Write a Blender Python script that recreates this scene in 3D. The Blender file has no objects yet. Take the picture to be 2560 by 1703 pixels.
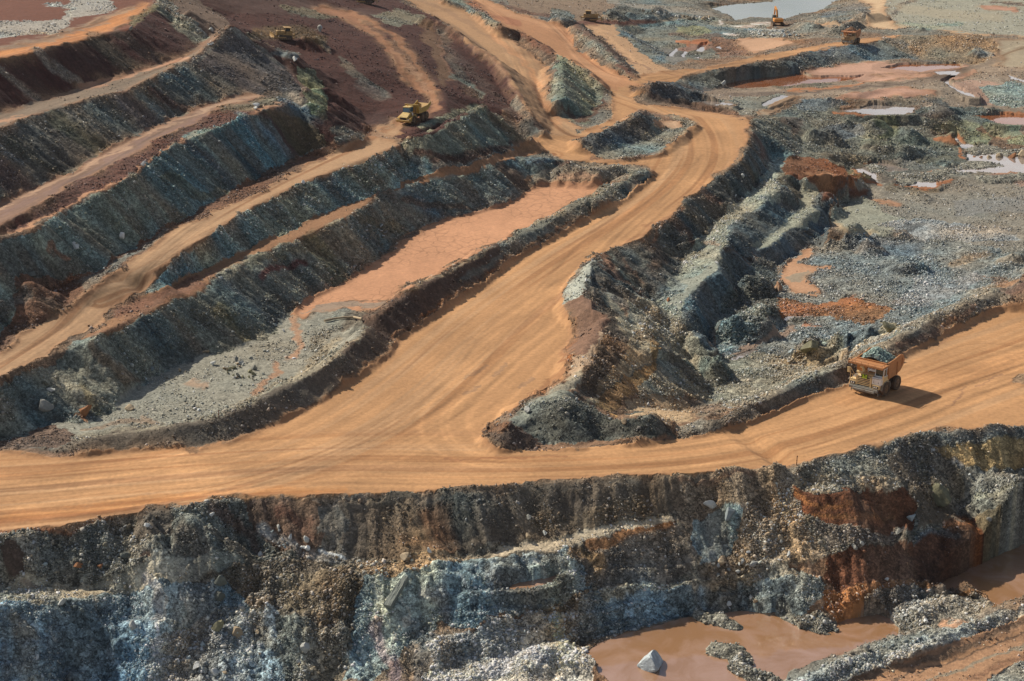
import bpy, bmesh, math, random
import numpy as np
from mathutils import Vector, Matrix, Euler
from mathutils.geometry import delaunay_2d_cdt

# ------------------------------------------------------------------ camera, sky, sun
sc = bpy.context.scene
COL = sc.collection
W0, H0, F0 = 2560.0, 1703.0, 4200.0
PITCH = math.radians(18.57)
CAMH = 75.0
cam_d = bpy.data.cameras.new("camera")
cam_d.sensor_width = 36.0
cam_d.lens = F0 / W0 * 36.0
cam_d.clip_start = 1.0
cam_d.clip_end = 5000.0
cam = bpy.data.objects.new("camera", cam_d)
cam.location = (0, 0, CAMH)
cam.rotation_euler = (math.pi / 2 - PITCH, 0, 0)
COL.objects.link(cam)
sc.camera = cam

SUN_DIR = Vector((-0.63, 0.455, 0.63)).normalized()      # towards the sun
sun_d = bpy.data.lights.new("sun", 'SUN')
sun_d.energy = 5.0
sun_d.angle = math.radians(0.5)
sun_d.color = (1.0, 0.90, 0.76)
sun = bpy.data.objects.new("sun", sun_d)
sun.rotation_euler = SUN_DIR.to_track_quat('Z', 'Y').to_euler()
sun.location = (0, 0, 200)
COL.objects.link(sun)

world = bpy.data.worlds.new("World")
sc.world = world
world.use_nodes = True
wn = world.node_tree
sky = wn.nodes.new('ShaderNodeTexSky')
sky.sky_type = 'NISHITA'
sky.sun_disc = False
sky.sun_elevation = math.asin(SUN_DIR.z)
sky.sun_rotation = math.atan2(SUN_DIR.x, SUN_DIR.y)
sky.air_density = 1.0
sky.dust_density = 2.5
bg = wn.nodes['Background']
bg.inputs['Strength'].default_value = 0.072
# bright cloud banks low over the horizon (the pools mirror them)
tc_ = wn.nodes.new('ShaderNodeTexCoord'); mp_ = wn.nodes.new('ShaderNodeMapping'); mp_.inputs['Scale'].default_value = (1.6, 1.6, 5.0)
cn_ = wn.nodes.new('ShaderNodeTexNoise'); cn_.inputs['Scale'].default_value = 1.5; cn_.inputs['Detail'].default_value = 6.0; cn_.inputs['Roughness'].default_value = .55
wn.links.new(tc_.outputs['Generated'], mp_.inputs[0]); wn.links.new(mp_.outputs[0], cn_.inputs[0])
sz_ = wn.nodes.new('ShaderNodeSeparateXYZ'); wn.links.new(tc_.outputs['Generated'], sz_.inputs[0])
lo_ = wn.nodes.new('ShaderNodeMapRange'); lo_.inputs['From Min'].default_value = .48; lo_.inputs['From Max'].default_value = .26; wn.links.new(sz_.outputs['Z'], lo_.inputs['Value'])
cr_ = wn.nodes.new('ShaderNodeMapRange'); cr_.inputs['From Min'].default_value = .36; cr_.inputs['From Max'].default_value = .56; wn.links.new(cn_.outputs['Fac'], cr_.inputs['Value'])
ml_ = wn.nodes.new('ShaderNodeMath'); ml_.operation = 'MULTIPLY'; wn.links.new(lo_.outputs[0], ml_.inputs[0]); wn.links.new(cr_.outputs[0], ml_.inputs[1])
mxs = wn.nodes.new('ShaderNodeMix'); mxs.data_type = 'RGBA'; mxs.inputs['B'].default_value = (9.0, 9.2, 9.6, 1)
wn.links.new(ml_.outputs[0], mxs.inputs['Factor']); wn.links.new(sky.outputs[0], mxs.inputs['A'])
wn.links.new(mxs.outputs['Result'], bg.inputs[0])
sc.view_settings.view_transform = 'Standard'
sc.view_settings.look = 'None'
sc.view_settings.exposure = 0.10
sc.view_settings.gamma = 1.0

random.seed(7)
RNG = np.random.default_rng(11)
Q = 1.0

# ------------------------------------------------------------------ picture <-> place
cp, sp = math.cos(PITCH), math.sin(PITCH)
def ray(px, py):
    u = px - W0 / 2; v = py - H0 / 2
    return u, F0 * cp - v * sp, -F0 * sp - v * cp
def at(px, py, z):
    u, fy, fz = ray(px, py)
    t = (z - CAMH) / fz
    return (u * t, fy * t, z)
def project(x, y, z):
    zz = z - CAMH
    d = y * cp - zz * sp
    v = (-y * sp - zz * cp)
    return W0 / 2 + F0 * x / d, H0 / 2 + F0 * v / d

def smooth01(t):
    t = np.clip(t, 0, 1)
    return t * t * (3 - 2 * t)

# ------------------------------------------------------------------ noise
def _h(ix, iy, seed):
    n = (ix.astype(np.int64) * 374761393 + iy.astype(np.int64) * 668265263 + seed * 2147483647) & 0xffffffff
    n = ((n ^ (n >> 13)) * 1274126177) & 0xffffffff
    n = (n ^ (n >> 16)) & 0xffffffff
    return (n / 4294967295.0).astype(np.float32)
def vnoise(x, y, seed=0):
    fx = np.floor(x); fy = np.floor(y)
    tx = (x - fx).astype(np.float32); ty = (y - fy).astype(np.float32)
    tx = tx * tx * (3 - 2 * tx); ty = ty * ty * (3 - 2 * ty)
    a = _h(fx, fy, seed); b = _h(fx + 1, fy, seed); c = _h(fx, fy + 1, seed); d = _h(fx + 1, fy + 1, seed)
    return (a + (b - a) * tx) * (1 - ty) + (c + (d - c) * tx) * ty
def fbm(x, y, octv=4, seed=0, gain=0.5):
    s = 0; amp = 1.0; tot = 0
    for o in range(octv):
        ca, sa = math.cos(o * 1.1 + .4), math.sin(o * 1.1 + .4)
        s = s + amp * vnoise((x * ca - y * sa) * 2 ** o + 17.3 * o, (x * sa + y * ca) * 2 ** o + 9.1 * o, seed + o)
        tot += amp; amp *= gain
    return s / tot
def cellnoise(x, y, seed=0):
    """distance to nearest jittered point and that point's random number"""
    fx = np.floor(x); fy = np.floor(y)
    best = np.full(x.shape, 9.0, np.float32); rid = np.zeros(x.shape, np.float32)
    for dx in (-1, 0, 1):
        for dy in (-1, 0, 1):
            cx = fx + dx; cy = fy + dy
            px = cx + _h(cx, cy, seed) ; py = cy + _h(cx, cy, seed + 7)
            d = ((x - px) ** 2 + (y - py) ** 2).astype(np.float32)
            m = d < best
            best = np.where(m, d, best); rid = np.where(m, _h(cx, cy, seed + 13), rid)
    return np.sqrt(best), rid

# ------------------------------------------------------------------ traced lines
def L(s, z=None):
    """'x,y,z x,y ...' -> picture points with heights (a missing height repeats the last)"""
    out = []
    for tok in s.split():
        p = [float(v) for v in tok.split(',')]
        if len(p) == 3: z = p[2]
        out.append((p[0], p[1], z))
    return out
def world_line(pts):
    return [at(*p) for p in pts]
def densify(P, step):
    out = []
    for a, b in zip(P[:-1], P[1:]):
        n = max(1, int(math.dist(a, b) / step))
        for i in range(n):
            t = i / n
            out.append(tuple(a[k] + (b[k] - a[k]) * t for k in range(len(a))))
    out.append(tuple(P[-1]))
    return out

LINES = []
def B(s, z=None): LINES.append(L(s, z))

# --- main haul road, lower (near) edge and the wall below it
B("-260,1400,0 0,1352 128,1326 329,1288 512,1268 621,1248 767,1243 860,1238 1069,1229 1288,1214 1507,1199 1710,1188 1846,1181 1992,1165 2083,1145 2138,1132 2200,1112 2320,1085 2560,1067 2800,1050")
# foot of the first wall / first bench (left part steps down twice)
B("-200,1470,-3.8 0,1462,-3.8 250,1470,-5.0 420,1430,-4.9 640,1375,-4.1")
B("-200,1530,-4.1 0,1525,-4.1 250,1505,-5.3 400,1475,-5.4 520,1460,-5.8")
B("850,1395,-4.6 1000,1400,-4.8 1150,1390,-4.8 1288,1364,-4.6 1500,1322,-3.9 1690,1285,-3.3 1800,1240,-2.2")
B("850,1430,-5.2 1000,1425,-5 1180,1405,-5 1380,1375,-4.6 1530,1335,-4.1 1700,1298,-3.6")
# second wall foot
B("-200,1800,-12.5 0,1790 300,1770,-12.5 520,1745,-12 740,1735,-12")
B("760,1540,-7.5 900,1620,-10 980,1720,-12")
B("1090,1560,-9 1180,1580,-9.3 1290,1530,-8.8 1400,1490,-8.1 1560,1465,-7.9")
B("1390,1525,-8.8 1500,1490,-8.6 1640,1462,-8.4 1800,1440,-8.2 1960,1428,-8.2")
B("1240,1640,-11.2 1440,1615,-11.9 1520,1590,-11.9 1620,1560 1760,1530 1880,1520")
B("1400,1720,-12 1480,1640,-12")
B("1250,1800,-12.6 1600,1760,-12.4 1900,1740,-12.4 1900,1640 2200,1580 2050,1545,-12.2 1900,1560")
# third wall on the right (red earth) and the bench above it
B("1980,1195,-1.5 2100,1205,-1.6 2250,1210,-1.6")
B("1990,1240,-2.4 2100,1222,-1.8 2260,1212,-1.6 2275,1250,-2")
B("2030,1300,-6.4 2120,1322 2230,1320,-6.6 2290,1305,-6.6 2380,1300,-6.2")
B("2060,1400,-8 2160,1375,-7.8 2290,1345,-8.1 2370,1318,-7.8 2480,1290,-8 2600,1270,-8")
B("2080,1470,-11.6 2200,1450,-11.8 2330,1432,-11.8 2430,1405,-11.8 2560,1360,-11.8 2750,1300")
B("2200,1130,-.6 2260,1190,-1.8 2310,1250,-4.5 2350,1290,-6")
B("2420,1215,-5 2560,1225,-5.2 2700,1215")
B("2330,1112,-.9 2450,1098,-.9 2560,1092")
B("2350,1180,-3.4 2460,1185,-3.8 2560,1178,-3.8")
B("2560,1560,-12 2300,1480 2150,1520")
B("2000,1760,-11.2 2200,1640 2400,1570 2560,1515 2760,1440")
B("2100,1840,-11.2 2560,1640,-11.2 2800,1560")
# --- left of the pit: rock dump terraces E, D, C, B, A
B("-240,1180,-.1 0,1095,0 128,1062 237,1051 292,1022 328,985 365,948 511,886 584,872 657,850 723,788 821,726 850,712 923,668 970,628 1003,591 1076,560 1208,524 1288,502 1317,474 1400,440 1470,425")
B("-240,1030,4.8 0,955,5.2 36,936 120,897,5.4 201,857 237,846,6.4 328,806,6 423,758 474,743 547,690,6.2 620,659 693,618,6.2 766,589 839,562,6.2 886,540,6 967,480,6 1084,451,5.4 1142,445,5 1244,407,4.4 1310,392,3.4 1400,395,2.4 1500,412,1.5")
B("-240,1010,5 0,943,5.2 150,865,5.6 300,780,6.3 365,732,6.5 438,707 493,678 584,641,6.6 657,608 748,561,6.6 850,515,6.5 923,494,6.4 1032,450,6 1087,428,5.5 1178,408,4.6 1288,370,3.4 1370,345,3")
B("-240,1005,5 0,930,5.3 150,850,5.8 290,760,6.6 365,722,7.2 390,690,8.4 449,638,9.4 511,601,9.8 569,561,10 650,510,10.2 759,457,10.5 860,420,10.6 923,396,10.6 996,366,10.6")
B("-240,960,5.2 0,880,5.5 91,815,6 157,779,6.8 219,720,8 328,658,8.8 449,567,9.8 560,520,10.1 700,455,10.4 840,375,10.5 1000,298,10.6")
B("-240,900,5.6 0,838,6 90,770,6.8 157,702,7.6 204,696,7.9 255,667,8.6 310,630,8.9 365,594,9.4 474,541,9.9 558,486,10.2 650,439,10.4 730,399,10.5 821,359,10.6 900,325,10.8 985,290,10.8")
B("-240,700,14 0,607,14.2 47,593 91,576,14.4 175,523,14.8 237,494,15.6 350,428,16.6 409,381,17.2 449,362 529,326,17.6 606,289,18.2 660,285,18 730,260,18")
B("-240,690,14.4 0,590,14.4 175,511,15.2 255,478,15.9 317,445,16.6 438,358,17.6 547,321,18 639,281,18.3 722,255,18.2")
B("730,260,18 775,285,14.8 814,318,12.2 850,345,10.9")
B("-240,660,15.4 0,569,15.5 146,485,16.2 292,405,17.2 401,350,17.9 511,292,18.3 602,263,18.6")
B("-240,590,14.6 0,513,14.8 84,469,15.3 164,433,16 255,382,16.8 339,341,17.6 431,294,18 493,268,18.2 569,247,18.5 631,236,18.5 700,228,18")
B("-240,390,22.6 0,322,22.6 120,275,22.8 233,249,22.8 314,234,22.8 365,206,23.2 412,180,23.6 474,154,24.2 530,110,25.4 577,67,27.6")
B("577,67,26 620,88,25.4 675,139,21.6 700,160,20 720,190,18.8 752,228,17")
B("-240,330,22.8 0,284,22.9 91,253,23 204,216,23.1 299,191,23.2 401,158,23.6 471,136,24.1 503,111,24.6 540,75,25.6")
B("-240,210,29 0,150,29.2 95,131 190,106,29.2 292,79,29 328,74,29.2")
B("394,15,30.2 430,50,27.6 485,92,24.6")
B("328,74,29.2 360,45,29.6 394,15,30.2 440,-30,30")
B("-300,60,29.4 0,50,29.4 200,40,29.4 330,20,29.6")
B("-300,-60,29.4 0,-80 300,-80 450,-80,29")
B("560,40,24.6 620,20,25 700,-20,25 800,-80,25")
B("600,75,23.6 660,70,22.4 700,100,21 760,120,19.4")
B("740,100,20.6 830,60,20 900,20,19.6 960,-40,19.6")
B("760,200,16.8 790,240,14.6 815,300,11.4 900,300,10.9")
B("760,160,18.2 850,180,16.4 930,230,13 960,270,11.4")
B("800,20,21 880,40,19.6 950,100,17.4 1000,170,14.6 1040,220,12 1075,250,11 1085,300,10.9 1010,345,11")
B("870,20,20.4 960,60,18.4 1040,130,15.6 1080,190,13 1110,240,11.8 1120,290,11")
# ridge between road 2 and road 3, big mound, junction roads
B("1000,5,17.6 1065,35,16.4 1135,75,14.6 1178,115,13 1233,148,11 1270,195,9 1290,240,7.2 1324,292,5.2 1368,338,3.4")
B("1020,-60,17 1010,5,16 1080,30,13.6 1150,70,11.6 1200,110,10.2 1260,160,8 1300,220,6 1330,280,4.4 1375,335,3.2")
B("1110,0,13.6 1190,40,11.4 1260,80,9.6 1330,130,7.4 1370,200,5.4 1380,270,4 1450,325,3")
B("1130,-50,13 1180,0,10.4 1290,40,8 1400,80,5.4 1450,140,3.8 1520,180,2.8 1560,195,2.4")
B("1420,60,5.2 1480,75,4.6 1540,110,3.6 1620,160,2.6 1700,175,2.2")
B("1300,350,3 1400,345,2.8 1450,330,2.8 1530,300,2.6 1530,230,2.6 1640,185,2.3 1900,148,2 2100,112,2 2240,95,2 2130,70,2 2180,40,2 2220,0,2.2 2260,-60,2.4")
B("1340,360,2.4 1400,400,1.8 1500,405,1.6 1620,415,1.2 1640,330,2 1600,270,2.4 1560,250,2.5")
B("1870,300,2 1880,330,1.6 1855,400,.8 1804,438,.3 1753,474,0 1705,509,0 1673,548,0 1640,562 1600,600 1543,615 1499,633 1450,670,0 1405,729 1413,767 1428,805 1433,843 1418,889 1411,949 1358,975 1312,1013 1276,1038 1225,1071 1205,1094 1233,1115 1289,1125 1378,1127 1505,1117 1582,1107 1684,1092 1800,1074 1882,1050 2010,995 2120,948 2247,888 2357,830 2466,779 2525,757 2700,700")
B("1640,415,1 1634,438,.7 1525,512,0 1434,561 1361,604 1270,651 1178,720 1058,793 978,874 850,961 730,1027 620,1085 474,1118 219,1130 0,1150 -240,1190")
# terraces right of the middle road
B("1935,385,-3.4 1919,425,-3.5 1880,473 1823,527 1737,604,-3.8 1689,687,-4.4 1648,760,-5")
B("1951,432,-3.6 1947,486 1919,505 1877,524 1855,543,-3.8 1830,572 1820,620 1801,655,-4.2 1801,674 1747,719,-4.6 1721,751,-4.9 1708,773,-5.1 1696,811,-5.5")
B("2008,464,-6.2 2011,492 1995,528 1951,566 1887,620,-6.4 1871,680,-7.2 1852,725,-7.6 1807,760,-7.8 1791,783,-8 1782,837,-8.4 1788,878,-8.6")
B("2123,467,-6.4 2062,477 2037,505 2043,534 2011,563 1973,572 1951,598 1919,623 1881,626,-6.4")
B("2164,483,-8.6 2081,502 2075,559 2053,598 2008,614 1976,642 1944,661,-8.6 1951,720 1938,795 1877,837 1833,881,-8.7")
B("2000,440,-4 2060,450,-4.4 2130,450,-5.2 2170,460,-7.6")
B("1507,713,-2.5 1515,754,-2.6 1560,840,-2.8 1556,883,-2.8 1528,934,-2.8 1500,972,-2.6 1450,990,-2")
B("1545,762,-2.8 1568,797,-2.9 1604,820 1630,831,-3 1619,865 1615,901 1579,934 1551,959 1505,977 1488,1005,-2.6")
B("1579,754,-5 1622,790,-5.2 1640,826,-5.4 1650,880,-6 1640,920,-6.4 1623,944,-6.6 1597,993 1531,1038,-6.6")
B("1700,900,-7.6 1760,940,-7.8 1700,1000,-7.2 1640,1030,-6.8")
B("1846,1000,-7 1992,930,-7.5 2200,850,-8 2400,740,-8.4 2600,640,-8.6")
B("1950,900,-8.6 2200,760,-8.6 2400,650,-8.6 2700,500,-8.6")
B("2200,520,-8.6 2400,480,-8.4 2600,440,-8.4")
# far floor with the ponds, far road bank
B("1920,345,-.5 2000,400,-4.6 2100,440,-6.8 2200,440,-8 2450,400,-8")
B("1760,280,0 1700,235,.4 1660,215,1")
B("1880,270,-.4 1980,240,-.9 2200,235,-1.4 2450,220,-1.6 2700,200,-1.6")
B("2000,300,-3 2150,290,-4.4 2350,300,-5.4 2600,300,-5.4")
B("1790,226,-1.2 1900,205 2050,172 2180,150,-1.2 2290,145,-1.2 2420,158,-1.2 2600,165,-1.2")
B("1715,190,2 1830,168 1930,152 2040,128 2150,112 2200,95,2 2300,88,2.6 2440,90,2.4 2480,105,1.6 2560,100,1.2 2760,90")
B("1560,90,-.2 1640,120,-.8 1700,150,-.8 1800,130,-.8 1900,120,-.2 1960,90,.6")
B("1540,60,3.4 1600,110,2.8 1660,160,2.4 1760,165,2.2 1900,135,2")
B("1560,72,.6 1620,110,-.2 1680,148,-.4")
B("1480,30,4.4 1600,20,3.4 1750,30,1.6 1800,45,.2 1850,62,-.2 1980,62,-.2 2060,40,0 2110,0,.4 2150,-50,.6")
B("1640,60,1.2 1760,50,.8 1800,62,-.2")
B("1600,0,1.8 1760,8,.4 1820,0,-.6 1950,-60,-.8")
B("1800,30,-2 1900,20,-2 2000,30,-2 2050,5,-2")
B("2200,60,2 2400,40,2 2700,40,2")
B("2100,-60,2.2 2700,-60,3 1500,-60,4 1800,-90,1")
B("1200,-60,8 1350,0,6.4 1450,20,5")

# ---- build a height raster from the traced lines
GX0, GX1, GY0, GY1, GS = -270.0, 270.0, 100.0, 720.0, 0.5
NX, NY = int((GX1 - GX0) / GS) + 1, int((GY1 - GY0) / GS) + 1
cx = (GX0 + GS * np.arange(NX)).astype(np.float32)
cy = (GY0 + GS * np.arange(NY)).astype(np.float32)
pts = []
for ln in LINES:
    pts += densify(world_line(ln), 2.0)
for (x, y, z) in [(-400, 60, -12), (400, 60, -12), (0, 90, -12), (-400, 800, 30), (0, 800, 12), (400, 800, 3), (420, 400, -6), (-420, 350, 22), (-420, 200, 2)]:
    pts.append((x, y, z))
seen = {}
for p in pts:
    seen.setdefault((round(p[0] / .4), round(p[1] / .4)), p)
pts = list(seen.values())
res = delaunay_2d_cdt([Vector((p[0], p[1])) for p in pts], [], [], 0, 1e-4)
vz = np.zeros(len(res[0]))
for i, src in enumerate(res[3]):
    vz[i] = pts[src[0]][2] if src else 0
vx = np.array([v[0] for v in res[0]]); vy = np.array([v[1] for v in res[0]])
HR = np.zeros((NY, NX), np.float32)
for tri in res[2]:
    a, b, c = tri
    x0, x1 = min(vx[a], vx[b], vx[c]), max(vx[a], vx[b], vx[c])
    y0, y1 = min(vy[a], vy[b], vy[c]), max(vy[a], vy[b], vy[c])
    i0 = max(0, int(math.floor((x0 - GX0) / GS))); i1 = min(NX - 1, int(math.ceil((x1 - GX0) / GS)))
    j0 = max(0, int(math.floor((y0 - GY0) / GS))); j1 = min(NY - 1, int(math.ceil((y1 - GY0) / GS)))
    if i1 < i0 or j1 < j0: continue
    X = cx[i0:i1 + 1][None, :]; Y = cy[j0:j1 + 1][:, None]
    det = (vy[b] - vy[c]) * (vx[a] - vx[c]) + (vx[c] - vx[b]) * (vy[a] - vy[c])
    if abs(det) < 1e-9: continue
    l1 = ((vy[b] - vy[c]) * (X - vx[c]) + (vx[c] - vx[b]) * (Y - vy[c])) / det
    l2 = ((vy[c] - vy[a]) * (X - vx[c]) + (vx[a] - vx[c]) * (Y - vy[c])) / det
    l3 = 1 - l1 - l2
    m = (l1 > -1e-5) & (l2 > -1e-5) & (l3 > -1e-5)
    zz = l1 * vz[a] + l2 * vz[b] + l3 * vz[c]
    sub = HR[j0:j1 + 1, i0:i1 + 1]
    sub[m] = zz[m]
def blur(A, n=1):
    for _ in range(n):
        P = np.pad(A, 1, mode='edge')
        A = (P[:-2, 1:-1] + P[2:, 1:-1] + P[1:-1, :-2] + P[1:-1, 2:] + 2 * A) / 6.0
    return A
HR = blur(HR, 2)

# ---- berms, mounds and hollows set on the terraces
def seg_dist(X, Y, P):
    """distance, interpolated height and arc length of the nearest point of polyline P (list of x,y,z)"""
    best = np.full(X.shape, 1e9, np.float32); zc = np.zeros(X.shape, np.float32); ar = np.zeros(X.shape, np.float32); sd = np.zeros(X.shape, np.float32)
    acc = 0.0
    if len(P) == 1: P = [P[0], (P[0][0] + .01, P[0][1], P[0][2])]
    for a, b in zip(P[:-1], P[1:]):
        dx, dy = b[0] - a[0], b[1] - a[1]; l2 = dx * dx + dy * dy + 1e-9
        t = np.clip(((X - a[0]) * dx + (Y - a[1]) * dy) / l2, 0, 1)
        ex = X - a[0] - t * dx; ey = Y - a[1] - t * dy
        d = np.hypot(ex, ey)
        m = d < best
        best = np.where(m, d, best); zc = np.where(m, a[2] + t * (b[2] - a[2]), zc)
        ar = np.where(m, acc + t * math.sqrt(l2), ar)
        sd = np.where(m, np.sign(dx * ey - dy * ex) * d, sd)
        acc += math.sqrt(l2)
    return best, zc, ar, sd
def window(P, r):
    xs = [p[0] for p in P]; ys = [p[1] for p in P]
    i0 = max(0, int((min(xs) - r - GX0) / GS)); i1 = min(NX, int((max(xs) + r - GX0) / GS) + 2)
    j0 = max(0, int((min(ys) - r - GY0) / GS)); j1 = min(NY, int((max(ys) + r - GY0) / GS) + 2)
    return slice(j0, j1), slice(i0, i1)
def ridge(s, w=0.4, ang=36, rough=0.35, seed=1, z=None, below=False):
    """piled material: crest at the traced line, sides at the angle of repose, merged onto the ground"""
    P = world_line(L(s, z)) if isinstance(s, str) else s
    r = 16.0
    J, I = window(P, r)
    if J.start >= J.stop or I.start >= I.stop: return
    X, Y = np.meshgrid(cx[I], cy[J])
    n = (fbm(X * .25, Y * .25, 3, seed * 31) - .5) * 2 * rough
    n2 = (fbm(X * .7 + 5, Y * .7, 2, seed * 17) - .5) * 2 * rough
    d, zc, ar, sd = seg_dist(X + n2 * 1.2, Y + n2, P)
    t = math.tan(math.radians(ang))
    if below:
        HR[J, I] = np.minimum(HR[J, I], zc + n * .4 + np.maximum(0, d - w) * t)
    else:
        zz = zc + n - np.maximum(0, d - w) * t * (1 + .25 * n)
        HR[J, I] = np.maximum(HR[J, I], zz)

# berms along the haul roads
ridge("160,1125,.4 200,1103,1.2 292,1084,1.4 438,1062,1.8 547,1044,1.8 657,1000,2.1 730,963 803,920,2.2 860,879,2.5 905,832,2.6 925,825,2.2", .6, 34, .2)
ridge("905,805,1.4 948,790,2.6 1018,733,3.1 1076,703 1142,668,2.9 1208,628,2.6 1262,609,2.1 1288,590,2.1 1343,566,2.1 1434,513,2.2 1525,473,2.1 1580,440,2.1 1609,424,1.9 1625,428,1.4", .8, 36, .2, 2)
ridge("1700,1078,.4 1780,1050,1.0 1846,1024,1.25 1992,955,1.5 2120,904,1.6 2211,868,1.4 2320,797,1.9 2430,752,1.9 2503,724,1.8 2520,745,1.2", .7, 34, .25, 3)
ridge("2530,735,1.8 2560,715,3 2620,690,3", 1.4, 40, .3, 4)
# east berm of the middle road
ridge("1499,634,.9 1479,662,1.6 1464,693,2.2 1459,739,2.6 1482,767,2.6 1517,792,2.2 1494,831,2.4 1471,869,2.6 1462,917,2.6 1440,950,2.2 1400,980,2.4 1378,998,2.6 1345,1010,1.8", .5, 33, .2, 5)
ridge("1378,1000,3 1429,1004,3.2 1480,1016,2.6 1528,1042,1.8 1582,1040,2.4 1620,1035,2.4 1655,1056,1.2", .9, 36, .3, 6)
ridge("1350,1000,2.4 1310,1040,1.6 1380,1010,3", 2, 33, .3, 7)
ridge("1269,1057,2.5 1300,1075,1.6", .4, 36, .3, 8)
ridge("1297,1037,1.5", .3, 36, .2, 9)
# junction mounds
ridge("1060,45,18 1120,68,16.4 1178,113,14 1233,146,12.2 1270,193,10.4 1300,245,8.2 1330,300,6 1360,332,4", .6, 34, .35, 10)
ridge("1040,345,11.5 1100,325,11.6 1160,292,11.4 1207,272,11 1250,300,9 1300,335,6", .8, 36, .4, 11)
ridge("1113,0,14.8 1178,22,12.8 1251,69,11.6 1306,82,10 1350,110,9 1390,135,8.4 1430,150,8 1470,182,6.4 1500,215,4.6", .6, 35, .4, 12)
ridge("1397,150,9 1400,200,8.6 1402,250,7 1410,285,4", .8, 36, .3, 13)
ridge("1441,62,7 1470,85,7 1500,110,6.4 1530,140,5.4 1560,165,4.4 1585,188,3", .8, 34, .4, 14)
ridge("1600,222,3 1625,205,5.4 1670,208,4.8 1720,225,3.2 1770,240,2 1830,268,1.4 1850,285,1", .7, 34, .5, 15)
ridge("1430,352,3 1460,348,4.4 1510,325,5 1560,305,5.4 1605,276,5.8 1620,285,4", .6, 37, .4, 16)
ridge("1740,312,2.6 1700,340,2.6 1650,380,2 1560,395,2 1500,390,1.8 1450,375,2", .6, 30, .3, 17)
B_ = "1380,400,3 1330,398,4.2 1290,395,4.4 1244,400,5"
ridge(B_, .8, 36, .5, 18)
ridge("1420,408,3.6 1480,420,3.2 1540,418,2.8", .8, 34, .5, 19)
# mounds scattered over the pit floor (x, y, height over the ground, base z)
MOUNDS = [(2335,248,6.5,-3.6,1.0),(2195,298,5,-4,.9),(2260,318,3,-4.4,.8),(2400,262,3,-3.8,.9),(2480,258,3.4,-3.8,.9),(2440,330,3,-5.4,1.6),
          (2550,350,2.8,-5.6,1.2),(2380,322,3.4,-5,1.6),(2080,262,1.8,-1.6,2),(2120,300,2.2,-3.6,2),(2050,330,2.4,-3,2.6),(2300,360,3.4,-7,4.5),
          (2390,385,3.4,-7.4,3.5),(2200,352,2.6,-6,2.5),(2150,440,1.6,-7.4,1.2),(2240,450,1.6,-8,1.2),(2300,478,2,-8.4,1.5),(2110,575,3.6,-8.6,2.4),
          (2170,600,2.6,-8.6,2),(2060,495,2,-8.4,1.6),(2270,660,2,-8.6,2),(2560,635,3,-8.6,1.4),(2220,575,2,-8.6,2.6),(2040,855,3,-8.2,1.6),(2090,870,2.2,-8,2),
          (2215,830,2.4,-8,2.4),(1900,770,2.4,-8,2.4),(1845,805,2.6,-8,2.4),(1900,700,2.2,-7.6,2),(1740,840,1.8,-6.4,3),(1760,900,2,-7.2,2),
          (1640,15,4,2,2),(1530,25,5,3.6,1.6),(1600,32,4.4,3,3),(1410,40,4,6,1.2),(2180,30,4,1.6,3),(2020,55,3,.6,4),(2300,70,1,2,3),(2120,55,3.4,.6,5),
          (2075,45,2.4,.6,4),(2440,120,1.6,-.4,4),(800,220,4,15.5,1.4),(735,215,2.6,17.6,2.2),(770,262,3,14.8,1),
          (770,95,2.4,20,1.2),(720,135,1.4,20,2),(470,30,2,27,2),(60,705,1.3,7.6,1.0),
          (2500,1180,1.6,-5,3),(1730,600,1.2,-3.8,2)]
for k, (px, py, h, zb, w) in enumerate(MOUNDS):
    h *= .68
    z = zb + h
    for _ in range(6):
        x, y, _z = at(px, py, z)
        ii = int(min(max((x - GX0) / GS, 0), NX - 1)); jj = int(min(max((y - GY0) / GS, 0), NY - 1))
        z = .5 * z + .5 * (float(HR[jj, ii]) + h)
    ang = random.uniform(0, math.pi)
    ridge([(x - math.cos(ang) * w, y - math.sin(ang) * w, z), (x + math.cos(ang) * w, y + math.sin(ang) * w * .6, z - .15 * h)], .5, 32, .45, 40 + k)
# rubble islands and bars in the lower ponds
for k, s in enumerate(["1775,1545,-11.4 1800,1550,-11 1830,1562,-11.4", "1800,1632,-11.5 1840,1640,-11 1850,1665,-11.3 1900,1690,-11.2 1950,1710,-11.3",
                       "2000,1548,-11 2040,1560,-11.2", "2110,1535,-11.2 2180,1515,-10.6 2260,1480,-10.4 2320,1478,-11", "2130,1480,-11.2 2200,1468,-11.3",
                       "2240,1550,-11 2300,1525,-10.3 2400,1500,-10.2 2450,1520,-11", "1430,1640,-11.2 1490,1660,-11.4",
                       "1980,1712,-10.5 2110,1650,-10.3 2250,1612,-10 2400,1565,-10 2560,1505,-9.8 2700,1450,-9.8", "1400,1600,-10.8 1340,1640,-10.6 1300,1700,-11"]):
    ridge(s, .7, 24, .3, 140 + k)

# spurs and fans on the near wall
for k, s in enumerate(["384,1284,.5 398,1305,-.6 392,1350,-3.6", "480,1290,.2 520,1315,-.6 590,1365,-2.6 655,1420,-4.6", 
                       "640,1490,-6 690,1560,-8 720,1660,-11", "760,1445,-5.6 810,1530,-7 850,1620,-9.6 840,1700,-12", "1300,1505,-8.2 1210,1590,-9.8 1120,1680,-11.6",
                       "1080,1460,-6 1120,1500,-7.4 1130,1560,-9.4", "1765,1200,-1.2 1780,1300,-4 1790,1400,-7.6", 
                       "2200,1150,-1.4 2300,1220,-2.8 2350,1270,-5", "2420,1190,-5.8 2380,1210,-5.8 2330,1225,-5.6", "330,1560,-7 300,1640,-9.6", "200,1530,-6 180,1610,-8.6"]):
    ridge(s, .5, 38, .6, 170 + k)

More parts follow.
